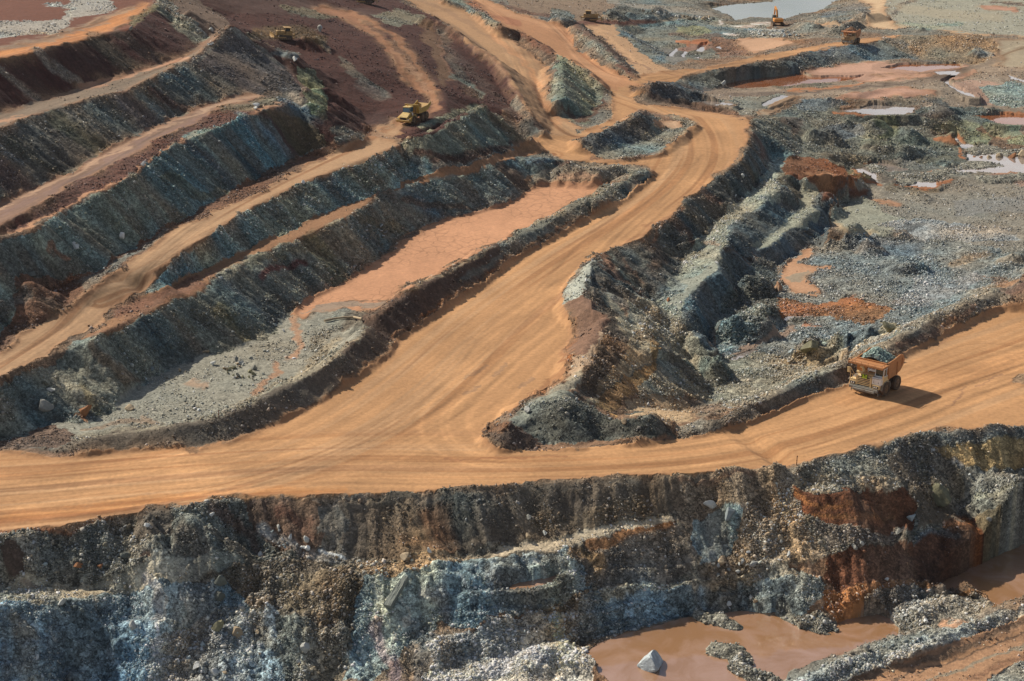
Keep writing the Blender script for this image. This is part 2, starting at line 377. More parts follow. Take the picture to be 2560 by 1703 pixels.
ridge("2015,1222,-2.1 2050,1216,-1.9 2090,1212,-1.8", 1.6, 36, .2, 301)
ridge("2400,1352,-9.8 2470,1332,-9.5 2560,1308,-9.2 2660,1285,-9.2", .9, 36, .6, 302)
ridge("2430,1262,-6.6 2500,1252,-6.4 2600,1245,-6.4", .9, 36, .6, 303)
def level_out(s, lv, r):
    P_ = [at(p[0], p[1], lv) for p in L(s, lv)]
    J, I = window(P_, r + 2)
    X, Y = np.meshgrid(cx[I], cy[J])
    d, _, _, _ = seg_dist(X, Y, P_)
    w = 1 - smooth01((d - r * .4) / (r * .6))
    HR[J, I] = HR[J, I] * (1 - w) + (lv + .25) * w
level_out("2120,279 2190,275 2280,277", -3.2, 9); level_out("2190,250 2210,242", -2.4, 5)
level_out("2440,295 2520,298 2600,300", -5.2, 8)
level_out("2420,400 2560,400 2640,400", -7.9, 14); level_out("2380,350 2420,356 2470,352 2540,372", -7.9, 6); level_out("2180,425 2240,430 2290,450 2360,440", -7.9, 10)

# unsharp: crisper crests and deeper hollows on the terraces and dumps
def wide(A, r):
    for ax in (0, 1):
        Pd = np.pad(A, [(r + 1, r) if a == ax else (0, 0) for a in (0, 1)], mode='edge'); cs_ = np.cumsum(Pd.astype(np.float64), ax); n_ = A.shape[ax]
        A = ((cs_.take(range(2 * r + 1, 2 * r + 1 + n_), ax) - cs_.take(range(0, n_), ax)) / (2 * r + 1)).astype(np.float32)
    return A
WXX, WYY = np.meshgrid(cx, cy)
hpx, hpy = project(WXX, WYY, HR)
tm_ = ((hpx > 1440) & (hpx < 2180) & (hpy > 330) & (hpy < 1000)).astype(np.float32)
sel_ = tm_ * (HR < -.6)
sel_ = wide(sel_, 4)
nm_ = wide(((hpy > 1260) & (HR < -1.2)).astype(np.float32), 4)
lm_ = wide(((hpx < 1300) & (hpy < 1040) & (HR > 1.5)).astype(np.float32), 4)
wb_ = HR - wide(wide(HR, 9), 9)
HR = HR + (sel_ * .75 + nm_ * .12 + lm_ * .28) * wb_

# ------------------------------------------------------------------ ground mesh: fan-shaped grid, fine near, coarse far
ROWS, COLS = int(1900 * Q), int(1560 * Q)
yy = 110.0 * (700.0 / 110.0) ** (np.arange(ROWS) / (ROWS - 1))
uu = np.linspace(-0.52, 0.52, COLS)
Yg, Ug = np.meshgrid(yy, uu, indexing='ij')
Xg = (Yg * Ug)
def sample(A, X, Y):
    gx = np.clip((X - GX0) / GS, 0, NX - 1.001); gy = np.clip((Y - GY0) / GS, 0, NY - 1.001)
    ix = gx.astype(int); iy = gy.astype(int); tx = gx - ix; ty = gy - iy
    return (A[iy, ix] * (1 - tx) + A[iy, ix + 1] * tx) * (1 - ty) + (A[iy + 1, ix] * (1 - tx) + A[iy + 1, ix + 1] * tx) * ty
Zg = sample(HR, Xg, Yg).astype(np.float32)
Xf = Xg.astype(np.float32); Yf = Yg.astype(np.float32)

# ------------------------------------------------------------------ what the ground is made of
PXg, PYg = project(Xg, Yg, Zg)
PXg = PXg.astype(np.float32); PYg = PYg.astype(np.float32)
scl = (F0 / np.maximum(Yg, 1)).astype(np.float32)            # picture pixels per metre
wa = fbm(Xf * .22, Yf * .22, 4, 301) - .5; wb = fbm(Xf * .22 + 40, Yf * .22, 4, 305) - .5
fa = fbm(Xf * 1.3, Yf * 1.3, 3, 311) - .5; fb = fbm(Xf * 1.3 + 9, Yf * 1.3, 3, 315) - .5
WX = PXg + (wa * 3.2 + fa * .9) * scl; WY = PYg + (wb * 1.5 + fb * .5) * scl
FX = PXg + fa * .8 * scl; FY = PYg + fb * .45 * scl
def _inside(ix, PX, PY, poly):
    """even-odd test for the flat indices ix"""
    x = PX[ix]; y = PY[ix]; r = np.zeros(len(ix), bool)
    n = len(poly)
    for i in range(n):
        x0, y0 = poly[i]; x1, y1 = poly[(i + 1) % n]
        if y0 == y1: continue
        c = (y0 > y) != (y1 > y)
        r ^= c & (x < (x1 - x0) * (y - y0) / (y1 - y0) + x0)
    return r
PXr, PYr = PXg.ravel(), PYg.ravel()
WXr, WYr, FXr, FYr = WX.ravel(), WY.ravel(), FX.ravel(), FY.ravel()
colr = np.zeros((PXr.size, 3), np.float32); rub = np.full(PXr.size, .55, np.float32); rock = np.full(PXr.size, .3, np.float32)
def box_idx(x0, x1, y0, y1, m=40):
    return np.nonzero((PXr > x0 - m) & (PXr < x1 + m) & (PYr > y0 - m) & (PYr < y1 + m))[0]
def S2(s): return [tuple(float(v) for v in t.split(',')) for t in s.split()]
def apply(ix, w, color, ru, rk):
    w = w[:, None]
    if color is not None: colr[ix] = colr[ix] * (1 - w) + np.array(color, np.float32) * w
    w = w[:, 0]
    if ru is not None: rub[ix] = rub[ix] * (1 - w) + ru * w
    if rk is not None: rock[ix] = rock[ix] * (1 - w) + rk * w
def P(s, color, ru=None, rk=None, k=1.0, fine=False):
    poly = S2(s); xs = [p[0] for p in poly]; ys = [p[1] for p in poly]
    ix = box_idx(min(xs), max(xs), min(ys), max(ys))
    m = _inside(ix, FXr if fine else WXr, FYr if fine else WYr, poly)
    apply(ix[m], np.full(int(m.sum()), k, np.float32), color, ru, rk)
def S(s, width, color, ru=None, rk=None, k=1.0, fine=False):
    pts_ = S2(s); xs = [p[0] for p in pts_]; ys = [p[1] for p in pts_]
    ix = box_idx(min(xs), max(xs), min(ys), max(ys), width + 30)
    X = (FXr if fine else WXr)[ix]; Y = (FYr if fine else WYr)[ix]
    best = np.full(len(ix), 1e9, np.float32)
    if len(pts_) == 1: pts_ = pts_ * 2
    for a, b in zip(pts_[:-1], pts_[1:]):
        dx, dy = b[0] - a[0], b[1] - a[1]; l2 = dx * dx + dy * dy + 1e-6
        t = np.clip(((X - a[0]) * dx + (Y - a[1]) * dy) / l2, 0, 1)
        best = np.minimum(best, np.hypot(X - a[0] - t * dx, (Y - a[1] - t * dy)))
    w = smooth01(1.5 - 1.5 * best / width) * k
    m = w > .01
    apply(ix[m], w[m], color, ru, rk)

TAN = (.425, .235, .109); TANP = (.56, .36, .21); ORG = (.44, .19, .065); PINK = (.50, .262, .145); PINKP = (.50, .30, .21)
GREY = (.165, .16, .135); TEAL = (.105, .125, .115); BLUE = (.13, .17, .185); DBLUE = (.085, .115, .13); PALE = (.34, .345, .31); DGREY = (.085, .085, .075)
BRN = (.15, .10, .066); DBRN = (.085, .055, .04); RED = (.082, .040, .032); REDB = (.15, .066, .042); OCH = (.25, .15, .065); RUST = (.21, .075, .026)
OLV = (.135, .13, .07); GREEN = (.24, .255, .15); GGR = (.25, .255, .21); WHT = (.68, .68, .64); TGR = (.30, .25, .175)

n1 = fbm(Xf * .05, Yf * .05, 4, 401).ravel(); n2 = fbm(Xf * .16, Yf * .16, 4, 405).ravel()
t = smooth01((n1 - .38) * 4)[:, None]
colr[:] = np.array(GREY) * (1 - t) + np.array(BRN) * 1.15 * t

# top left plateau and rock dump A
P("-300,-200 -300,160 0,150 95,131 190,106 292,79 328,74 360,45 394,15 440,-40 440,-200", (.13, .045, .025), .14, .03)
S("-40,150 0,138 95,120 190,96 250,70 310,45 360,22", 20, ORG, .08, 0, .9)
S("0,118 120,100 240,55 330,22", 9, TGR, .1, 0, .5)
P("-200,70 60,52 150,52 168,36 170,-40 262,-40 285,28 240,38 180,46 172,70 140,92 60,88 -200,96", (.30, .285, .25), .3, .3)
S("-60,80 60,82 140,88", 5, PALE, .8, 1.5, .9); S("120,12 150,16 172,24 180,36", 7, PALE, .8, 1.6, .9)
P("0,150 95,131 190,106 292,79 328,74 360,45 394,15 485,92 503,111 471,136 401,158 299,191 204,216 91,253 0,286 -300,350 -300,160", (.056, .020, .016), .35, .12)
S("88,130 130,165 205,212", 15, (.19, .17, .14), .6, .5, .9); S("-10,160 30,200 90,250", 15, (.16, .145, .12), .7, .8, .85)
S("230,95 300,150 350,180", 30, (.10, .085, .055), None, .25, .7); S("290,80 330,110 400,150", 16, (.085,.06,.045), None, .2, .8)
S("394,14 440,55 490,100 520,108", 17, (.22, .215, .16), .7, .9, .9); S("330,60 394,18", 10, OLV, .5, .3, .8)
S("392,8 430,12 470,50 510,75", 10, GGR, .8, 1.1, .7)
P("420,-40 560,40 577,66 540,105 500,80 440,20", (.17, .115, .08), .25, .15)
# bench B, dump B and the cone at its end
P("-300,330 0,286 91,253 204,216 299,191 401,158 471,136 503,111 530,95 560,70 577,67 545,112 474,156 412,182 365,208 314,236 233,250 120,276 0,323 -300,400", (.185, .14, .10), .1, .08)
S("200,222 300,196 400,168 470,146", 7, (.46, .25, .15), .05, 0, .8); S("0,302 80,290 160,272", 5, (.44, .24, .14), .05, 0, .7); S("503,115 530,100 560,72", 8, (.20, .13, .09), .1, .05, .8)
P("0,322 120,275 233,249 314,234 365,206 412,180 474,154 530,110 577,67 620,88 675,139 712,165 752,228 700,232 631,237 569,248 493,269 431,295 339,342 255,383 164,434 84,470 0,514 -300,600 -300,400", (.13, .12, .095), .5, .4)
S("300,245 350,290 400,330", 30, (.075, .062, .06), None, .35, .8); S("345,236 380,262 440,300", 22, (.10, .125, .125), None, .5, .9); S("385,222 420,245 490,280", 14, (.10, .055, .04), None, .3, .9)
S("430,190 500,235 545,255", 20, (.105, .115, .10), None, .6, .9); S("130,290 200,340 270,390", 26, (.10, .085, .045), None, .35, .7); S("20,350 90,400 160,440", 22, (.085, .08, .05), None, .5, .7)
S("0,420 60,480", 36, (.07, .045, .045), None, .5, .7); S("0,370 40,400", 14, BLUE, None, .9, .6)
P("474,154 530,110 577,67 625,92 675,139 712,165 752,228 640,236 560,200", (.105, .09, .08), .45, .75)
S("560,80 600,120 690,215", 22, (.115, .105, .095), None, .8, .6); S("580,70 640,110 700,165", 8, GREY, None, .9, .8); S("520,150 600,200 640,235", 26, (.085, .068, .065), None, .6, .6)
S("400,200 440,190 500,150 560,95", 9, (.2, .2, .17), .8, 1.2, .7)
# bench C, its low bank and dump C
P("0,513 84,469 164,433 255,382 339,341 431,294 493,268 569,247 631,236 655,245 602,265 511,294 401,352 292,407 146,487 0,571 -300,720 -300,600", (.20, .122, .085), .06, .04)
S("-60,545 84,480 255,393 431,303 569,255 640,240", 6, (.40, .26, .17), .05, .02, .7); S("-60,560 146,470 292,392 401,335 511,285", 6, (.19, .12, .10), .05, .02, .7)
P("0,569 146,485 292,405 401,350 511,292 602,263 722,255 639,281 547,321 438,360 317,447 255,480 175,513 80,560 0,592 -300,720", (.095, .045, .033), .5, .35)
S("-20,600 80,560 175,511 255,478 317,445 438,359 547,321 639,280 722,256", 5, (.50, .27, .15), .1, .1, .85)
S("560,275 640,262 700,250", 12, (.13, .115, .075), .6, .7, .8); S("640,272 700,262", 6, (.48, .28, .17), .05, 0, .9)
P("0,607 47,593 91,576 175,523 237,494 350,428 409,381 449,362 529,326 606,289 660,285 730,260 775,285 814,318 850,345 821,361 730,401 650,440 558,488 474,542 365,595 310,632 255,668 204,697 157,703 90,772 0,840 -300,960 -300,700", (.145, .18, .16), .6, .6)
S("0,640 120,690 200,680", 60, (.072, .07, .062), None, .6, .7); S("200,560 260,620 300,640", 40, (.07, .078, .072), None, .7, .6)
S("330,440 400,500 460,545", 24, (.14, .155, .13), None, .8, .8); S("440,370 520,450 570,490", 20, (.13, .175, .15), None, .6, .8); S("470,360 560,430 600,470", 18, (.075, .09, .10), None, .9, .7)
S("520,335 600,400 650,435", 14, (.085, .11, .115), None, .9, .7); S("600,292 660,330 735,390", 20, BLUE, None, 1.4, .7); S("600,290 560,320 470,345", 8, (.20, .26, .22), None, .9, .8)
S("420,440 500,490 560,480", 16, (.125, .10, .05), None, .4, .6); S("110,620 130,640 175,650", 9, (.14, .06, .03), None, .3, .7)
P("655,285 730,258 775,285 814,318 850,345 821,359 740,392 700,340", (.078, .062, .036), .4, .3); S("650,285 700,330 740,390", 9, (.07, .035, .034), None, .2, .8)
S("700,262 760,290 815,315", 14, (.085, .11, .12), None, 1, .7)
# strip at the foot of C, road D, dump D, road E
P("-300,920 0,838 40,795 20,740 60,690 157,702 204,696 255,667 310,630 365,594 474,541 558,486 650,439 730,399 821,359 900,325 985,290 1000,300 840,378 700,458 560,523 449,570 328,660 219,722 157,781 91,817 0,882 -300,980", (.125, .07, .045), .5, .45)
S("200,715 300,655 420,580", 10, (.16, .155, .13), .6, .8, .8); S("60,740 140,720 180,700", 16, (.17, .08, .045), .7, .5, .7); S("0,800 30,760 60,730", 26, (.10, .10, .09), .7, .9, .8)
P("-300,1000 0,880 91,815 157,779 219,720 328,658 449,567 560,520 700,455 840,375 940,325 1000,298 1060,300 1010,350 996,366 923,397 860,421 759,458 650,511 569,562 511,602 449,640 390,690 365,724 290,762 250,800 150,862 0,944 -300,1060", (.36, .225, .125), .05, .03)
P("390,690 449,638 511,601 569,561 650,510 759,457 860,420 923,396 996,366 1060,360 1087,400 1087,428 1032,450 923,494 850,515 748,561 657,608 584,641 493,678 438,707 365,732", (.16, .21, .195), .75, 1.2)
S("500,615 600,560 700,500 800,450", 8, (.15, .19, .17), None, .9, .6); S("860,430 920,460 960,440 1000,400", 22, (.11, .12, .095), None, .6, .8); S("1000,370 1050,400 1060,430", 18, (.14, .13, .11), None, .6, .7)
P("300,780 365,732 438,707 493,678 584,641 657,608 748,561 850,515 923,494 1032,450 1087,428 1178,408 1288,370 1370,345 1400,372 1330,388 1244,405 1142,443 1084,450 967,479 886,539 839,562 766,589 693,618 620,659 547,690 474,743 423,758 328,804 237,843 210,850 250,800", (.27, .145, .075), .15, .08)
S("300,775 360,755 420,740 500,700", 22, (.17, .08, .05), .3, .2, .8); S("230,840 320,795 420,745 540,680", 8, (.20, .11, .07), .3, .2, .6)
# dump E
P("0,955 36,936 120,897 201,857 237,846 328,806 423,758 474,743 547,690 620,659 693,618 766,589 839,562 886,540 967,480 1084,451 1142,445 1244,407 1310,392 1400,395 1470,425 1400,442 1317,475 1288,503 1208,525 1076,561 1003,592 970,629 923,669 850,713 821,727 723,789 657,851 584,873 511,887 365,949 328,986 292,1023 237,1052 128,1063 0,1096 -300,1200 -300,1040", (.15, .16, .135), .6, .6)
S("240,850 330,808 424,760 474,745 547,692 693,620 839,565 967,483", 7, (.22, .21, .16), .7, 1.0, .7)
S("250,870 330,960", 20, (.10, .07, .045), None, .4, .7); S("360,830 420,900 480,880", 40, (.082, .088, .082), None, .7, .7); S("540,770 580,800 620,850", 24, (.145, .13, .07), None, .6, .7)
S("560,700 640,760 700,800", 20, (.10, .115, .115), None, 1.3, .7); S("660,690 700,672 765,655", 13, (.105, .035, .03), None, .2, .85); S("770,600 830,660 850,700", 30, (.145, .135, .075), None, .5, .7)
S("620,665 700,640 790,610", 14, (.20, .19, .13), None, .8, .7); S("900,545 960,560 1000,580", 20, (.14, .12, .07), None, .5, .6); S("960,490 1040,500 1090,540", 22, (.085, .10, .10), None, .6, .7)
S("1000,500 1100,520 1200,515", 12, (.11, .065, .04), None, .3, .7); S("1090,455 1160,470 1230,500", 22, (.11, .13, .12), None, .7, .7); S("1080,450 1190,440 1230,420", 10, (.19, .23, .2), None, .9, .7)
S("1250,420 1290,450 1320,470", 24, (.10, .06, .04), .5, .3, .8); S("1310,410 1350,400 1390,398", 12, DBLUE, .8, .8, .8); S("1390,405 1430,420 1470,425 1500,430", 13, (.13, .06, .035), .7, .5, .8); S("1320,450 1360,440", 12, (.3, .17, .09), .6, .4, .7)
S("0,1000 100,1000 230,1040", 30, (.13, .125, .105), None, .9, .5); S("200,960 260,1030", 14, (.10, .09, .045), None, 1.0, .5); S("195,1035 215,1045", 9, (.22, .10, .045), None, 0, .8)
# floor F: gravel, dried mud
P("128,1062 237,1051 292,1022 328,985 365,948 511,886 584,872 657,850 723,788 745,770 800,750 900,800 930,800 905,830 860,865 803,910 730,955 657,990 547,1035 438,1055 292,1078 200,1095 150,1085", (.25, .245, .20), .3, .22)
P("725,790 770,742 821,726 850,712 923,668 970,628 1003,591 1076,560 1208,524 1288,502 1317,478 1345,462 1400,455 1480,450 1530,452 1530,465 1434,508 1343,562 1288,588 1208,625 1142,664 1076,700 1018,730 970,760 930,785 880,775 830,760 790,775 760,800", PINK, .03, .015, 1, True)
P("740,785 800,760 860,752 960,750 1000,758 960,765 900,766 850,780 790,775", (.30, .225, .165), .04, .05)
S("860,753 930,752 1000,753", 2.2, (.12, .09, .06), None, None, .8, True)
S("735,800 745,850 730,890", 16, (.38, .21, .12), .2, .15, .8); S("690,910 680,950 650,975", 13, (.38, .20, .11), .25, .2, .75); S("480,950 520,965", 13, (.38, .24, .15), .1, .05, .6); S("640,885 700,870", 30, (.22, .20, .15), None, .5, .5)
S("620,1010 720,960 800,900 850,850", 14, (.33, .28, .19), .3, .4, .7); S("350,1050 400,1065", 12, (.34, .24, .16), .1, .1, .6)
S("440,1070 300,1060 200,1075", 10, (.24, .15, .09), .4, .3, .6); S("880,800 920,780 960,790 860,820", 14, (.10, .085, .065), .6, .5, .8)
S("850,800 820,830 790,870", 22, (.20, .20, .165), .5, 1.0, .7)
P("1330,452 1350,425 1440,405 1470,400 1540,405 1600,400 1610,424 1560,442 1530,456 1480,452 1400,456 1350,464", (.20, .18, .14), .5, .6)
S("1400,445 1450,440 1490,445", 12, (.42, .25, .16), .2, .2, .7)
# main roads
P("-300,1330 -300,1180 0,1115 60,1128 219,1130 474,1118 620,1085 730,1027 850,961 978,874 989,852 1058,793 1178,720 1270,651 1361,604 1434,561 1525,512 1634,438 1620,416 1500,410 1400,398 1340,362 1290,372 1330,340 1400,335 1450,332 1530,300 1530,235 1480,200 1560,195 1640,178 1760,172 1900,140 2100,105 2240,88 2330,92 2300,96 2200,110 2150,114 2040,130 1930,154 1830,170 1715,192 1640,225 1580,245 1600,262 1700,270 1850,290 1895,310 1880,335 1855,402 1804,440 1753,476 1705,511 1673,550 1640,566 1600,602 1543,618 1499,636 1450,670 1405,729 1413,767 1428,805 1433,843 1418,889 1411,949 1358,975 1312,1013 1276,1038 1225,1071 1205,1094 1233,1115 1289,1125 1378,1127 1505,1117 1582,1107 1684,1092 1800,1074 1882,1050 2010,995 2120,948 2247,888 2357,830 2466,779 2525,757 2800,660 2800,1050 2560,1067 2320,1085 2152,1130 2083,1145 1992,1165 1846,1181 1710,1188 1507,1199 1288,1214 1069,1229 860,1237 767,1243 621,1247 512,1267 384,1275 329,1285 128,1322 0,1336", TAN, .02, .01, 1, True)
S("0,1342 128,1330 260,1308 384,1285", 9, (.17, .07, .035), .4, .3, .9); S("530,1262 640,1248 760,1244", 6, (.19, .12, .07), .4, .3, .8); S("1992,1168 2083,1148 2140,1135 2220,1108 2330,1086", 6, (.25, .22, .16), .4, .4, .8)
S("2440,780 2560,745 2700,720", 12, (.28, .15, .085), .2, .15, .7); S("2240,905 2350,850 2470,795", 7, (.34, .19, .10), .1, .05, .6)
P("2530,960 2560,930 2700,930 2700,960", (.27, .18, .11), .3, .2)
# roads 2 3 4 5
P("860,0 700,-80 1000,-80 1000,5 1065,35 1135,75 1178,115 1233,148 1270,195 1290,240 1240,300 1180,300 1090,330 1050,350 1000,345 1010,300 985,290 900,325 821,359 790,300 760,240 752,225 712,160 680,130 620,88 577,67 560,40 440,-30 700,-80", (.060, .021, .015), .3, .2)
P("480,-40 640,-40 800,10 1000,30 900,45 800,40 560,30", (.075, .036, .027), .2, .08)
P("930,40 1000,22 1060,40 1050,60 1000,65 960,55", (.17, .155, .11), .4, .35); P("700,10 800,25 860,45 800,50 720,30", (.14, .12, .08), .5, .5)
S("800,24 850,36 920,72 965,108 985,135 1010,180 1040,215 1080,240 1090,265 1070,285 1040,300", 13, (.30, .145, .075), .05, .02, .95); S("870,34 930,55 1000,100 1030,150 1060,200 1090,225", 9, (.31, .15, .075), .05, .02, .9)
S("985,130 1040,190 1080,235", 9, (.42, .24, .14), .05, .02, .7); S("920,58 960,90 1000,130 1020,160", 2.5, (.16, .08, .05), None, None, .8)
S("1060,60 1080,110 1100,160 1110,200", 20, (.17, .10, .055), .2, .1, .8); S("1085,55 1095,90 1105,140 1130,200", 6, (.27, .15, .09), .2, .1, .7)
S("1100,80 1130,150 1160,200 1200,240", 18, (.135, .10, .072), .6, .6, .8); S("1125,190 1180,215 1210,240", 9, (.20, .20, .15), .6, .8, .7)
S("1080,70 1130,75 1180,117 1233,150 1270,197 1300,250 1345,320", 8, (.085, .042, .032), .4, .25, .85); S("1120,120 1180,180 1230,230 1290,300", 14, (.09, .05, .038), .5, .5, .7)
S("850,150 900,190 960,235", 9, (.14, .14, .115), .6, .9, .7); S("900,210 960,240", 20, (.12, .115, .10), .6, .7, .6)
S("750,235 800,200", 12, (.12, .07, .05), .3, .2, .8); P("740,170 790,175 820,240 815,300 780,290 750,230", (.20, .215, .125), .6, .5); S("700,250 750,270 800,300", 9, (.12, .15, .16), .7, 1, .8); S("720,170 735,200 760,225", 10, (.26, .16, .12), .3, .7, .8)
S("690,130 740,140", 10, (.13, .14, .13), .5, .4, .9); S("790,100 820,130", 9, (.17, .17, .15), .8, .9, .8); S("640,85 760,80 800,100", 22, (.12, .105, .06), .6, .6, .6)
S("800,300 900,300 960,300", 30, (.05, .024, .02), .35, .1, .8); S("840,325 900,340 850,350", 14, (.17, .165, .13), .6, .8, .8); S("900,320 960,340 1000,350", 10, (.13, .09, .07), .5, .5, .6)
# mound E1
P("996,366 1032,345 1100,325 1160,290 1207,268 1250,290 1300,340 1368,338 1300,356 1288,368 1178,400 1087,405 1040,385", (.145, .155, .12), .45, .6)
S("1060,320 1120,290 1180,270 1207,272", 12, (.22, .235, .165), .5, .7, .8); S("1215,280 1260,320 1300,345", 12, (.11, .085, .055), None, .5, .7); S("1040,380 1100,395 1180,398 1290,358", 10, (.085, .05, .036), .6, .4, .9)
S("1090,405 1180,385 1260,372", 14, (.07, .04, .03), .7, .4, .8)
# road 3, road 4, road 5 and the banks between
P("1000,-60 1010,0 1065,33 1135,73 1178,113 1233,146 1270,193 1288,237 1324,292 1368,339 1440,335 1450,320 1380,280 1372,240 1375,200 1370,170 1310,120 1250,80 1190,42 1110,0 1060,-60", (.42, .25, .13), .05, .03)
S("1010,-10 1080,12 1160,50 1230,95 1290,140 1330,190 1345,240 1370,300", 7, (.30, .18, .105), None, None, .5); S("1180,115 1235,150 1275,200 1300,250", 10, (.20, .11, .075), .1, .05, .8); S("1230,90 1300,140 1345,200 1355,260 1400,310", 10, (.52, .26, .12), None, None, .6)
S("1113,-5 1178,22 1251,69", 15, (.18, .21, .18), .7, .9, .95); S("1251,72 1306,85 1350,115 1390,140 1420,170", 16, (.13, .062, .038), .5, .3, .95)
P("1375,160 1397,135 1440,150 1470,182 1507,219 1512,260 1503,272 1463,310 1397,298 1372,274 1368,230", (.17, .18, .135), .45, .7)
S("1400,150 1440,190 1470,250 1470,290", 22, (.22, .235, .155), None, 1.0, .8); S("1385,200 1382,250 1400,285", 12, (.25, .25, .19), .4, .3, .8); S("1400,270 1440,300 1480,295 1512,250", 8, (.10, .05, .034), .4, .3, .9); S("1390,140 1372,190 1366,240", 8, (.12, .065, .045), .4, .3, .8)
P("1110,-60 1190,8 1260,68 1310,82 1390,132 1475,180 1510,218 1540,225 1600,215 1560,190 1470,140 1440,120 1430,80 1400,60 1330,45 1260,25 1180,-20 1160,-60", (.44, .225, .11), .08, .04)
S("1180,-10 1260,30 1340,55 1400,75 1425,110 1440,140 1490,175 1540,200", 11, (.50, .27, .14), None, None, .8); S("1150,-10 1220,35 1300,60", 9, (.33, .13, .065), None, None, .7)
P("1430,70 1441,58 1470,70 1520,110 1560,145 1592,190 1580,200 1520,172 1470,145 1435,115", (.14, .12, .095), .6, .8); S("1440,65 1490,95 1540,140 1590,188", 7, (.10, .06, .045), .4, .3, .8); S("1455,95 1500,125 1540,155", 12, (.19, .20, .17), .8, 1.5, .8); S("1540,160 1590,195", 8, (.11, .05, .035), .3, .2, .9)
P("1450,62 1500,55 1540,62 1540,80 1580,110 1640,160 1680,178 1640,185 1600,188 1560,145 1520,110 1480,78", (.40, .25, .14), .15, .1); S("1490,70 1550,120 1610,170", 7, (.50, .31, .17), None, None, .8); S("1510,100 1570,150 1620,175", 3, (.2, .12, .08), None, None, .7)
S("1440,58 1560,55 1700,58", 9, (.13, .055, .038), .3, .2, .9); P("1200,-60 1290,20 1400,50 1480,48 1540,35 1540,10 1500,-60", (.22, .16, .11), .25, .2); S("1250,10 1330,35 1400,48", 9, (.12, .065, .045), .5, .3, .8)
P("1380,20 1430,30 1440,55 1370,55", (.16, .17, .15), .7, .9); P("1510,25 1560,15 1620,25 1640,45 1560,52 1520,48", (.12, .125, .11), .8, .9); P("1500,-60 1520,10 1620,10 1780,30 1800,45 1640,25 1560,14", (.24, .22, .18), .3, .35)
P("1640,50 1700,40 1790,42 1800,60 1740,60 1660,60", (.21, .18, .13), .3, .4)
# bluish pit with puddles
P("1535,75 1560,65 1640,62 1760,45 1850,62 1900,66 1960,75 1990,90 1900,105 1880,120 1700,155 1640,160 1600,130", (.14, .155, .14), .5, .7)
S("1550,72 1640,62 1740,50 1790,48", 7, (.20, .23, .2), .5, .6, .9); S("1560,78 1620,110 1660,150", 12, (.16, .19, .19), .7, 1.2, .8); P("1690,70 1760,66 1780,80 1740,95 1690,90", (.19, .195, .12), .5, .6); S("1680,85 1740,92 1800,90", 8, (.12, .085, .065), .6, .4, .8)
P("1690,100 1770,100 1790,112 1720,118", (.46, .17, .075), .03, 0); S("1700,125 1760,118 1790,110", 8, (.42, .22, .15), .1, 0, .7); P("1650,120 1700,125 1720,150 1680,162", (.16, .16, .145), .3, .2)
P("1780,95 1842,100 1880,135 1800,145 1780,125", (.16, .10, .07), .5, .3); P("1840,97 1900,95 1965,98 1990,112 1950,118 1885,136 1845,115", (.47, .29, .18), .05, .02, 1, True); S("1990,112 1940,125 1880,138", 5, (.15, .11, .08), .4, .3, .8)
P("1860,75 1900,68 1980,75 2010,95 1940,98 1880,92", (.27, .285, .26), .9, 2.0); P("1770,58 1850,62 1920,60 1930,66 1860,74 1790,68", (.23, .23, .185), .3, .3)
S("1800,54 1806,60", 5, WHT, .05, 0, .9); S("1885,60 1925,60", 4, WHT, .05, 0, .9); S("1830,66 1860,68 1890,68", 3, WHT, .05, 0, .9); S("1812,88 1838,90", 3.5, WHT, .05, 0, .9)
# right of the lake
P("1950,100 1960,75 2000,45 2060,30 2080,10 2160,-10 2180,20 2150,45 2100,60 2160,70 2100,95", (.20, .17, .13), .6, .7); S("2060,38 2100,25 2150,15 2175,40", 12, (.13, .14, .14), .7, .9, .7); P("2030,58 2090,55 2100,66 2060,68", (.45, .32, .2), .05, 0)
P("2160,60 2180,20 2150,0 2210,-60 2270,-60 2210,10 2215,40 2240,60 2400,85 2560,95 2700,100 2700,60 2300,60 2240,75 2180,72", (.50, .36, .22), .05, .02)
P("2215,40 2210,10 2270,-60 2800,-60 2800,100 2560,90 2400,82 2250,62", (.29, .285, .225), .25, .3); S("2230,35 2260,10 2300,-10", 8, (.15, .13, .11), .6, .7, .8); P("2450,15 2540,18 2540,32 2460,25", (.42, .24, .17), .1, .05); S("2480,5 2560,12", 5, (.12, .075, .055), .6, .4, .8); S("2240,60 2320,70 2400,60", 9, (.24, .29, .23), .5, .5, .6); S("2250,20 2400,40 2500,45", 16, (.34, .29, .20), .1, .1, .5); S("2480,88 2560,94 2600,96", 4, (.13,.10,.08), .5, .4, .8)
P("2200,100 2240,90 2440,88 2480,100 2500,120 2510,150 2460,160 2420,160 2290,148 2260,120", (.23, .175, .115), .7, .8); S("2210,100 2250,110 2290,145", 12, (.14, .15, .14), .8, 1.0, .8); S("2440,130 2500,145 2470,160", 12, (.22, .235, .22), .8, 1.2, .8)
P("2480,98 2700,95 2700,190 2560,170 2450,190 2380,200 2460,160 2500,130", (.34, .285, .20), .1, .1); S("2420,175 2500,150 2600,140", 12, (.36, .30, .21), .05, .03, .7)
P("1715,190 1830,168 1930,152 2040,128 2150,112 2200,100 2270,135 2290,148 2180,152 2050,174 1900,207 1790,228 1740,225", (.12, .145, .145), .7, 1.1); S("1720,195 1800,185 1900,165 1920,180", 14, (.085, .095, .085), .5, .4, .8); S("2050,130 2120,140", 12, (.17, .21, .23), .7, 1.2, .6); S("1700,215 1750,225 1800,240", 11, (.10, .055, .04), .5, .3, .6)
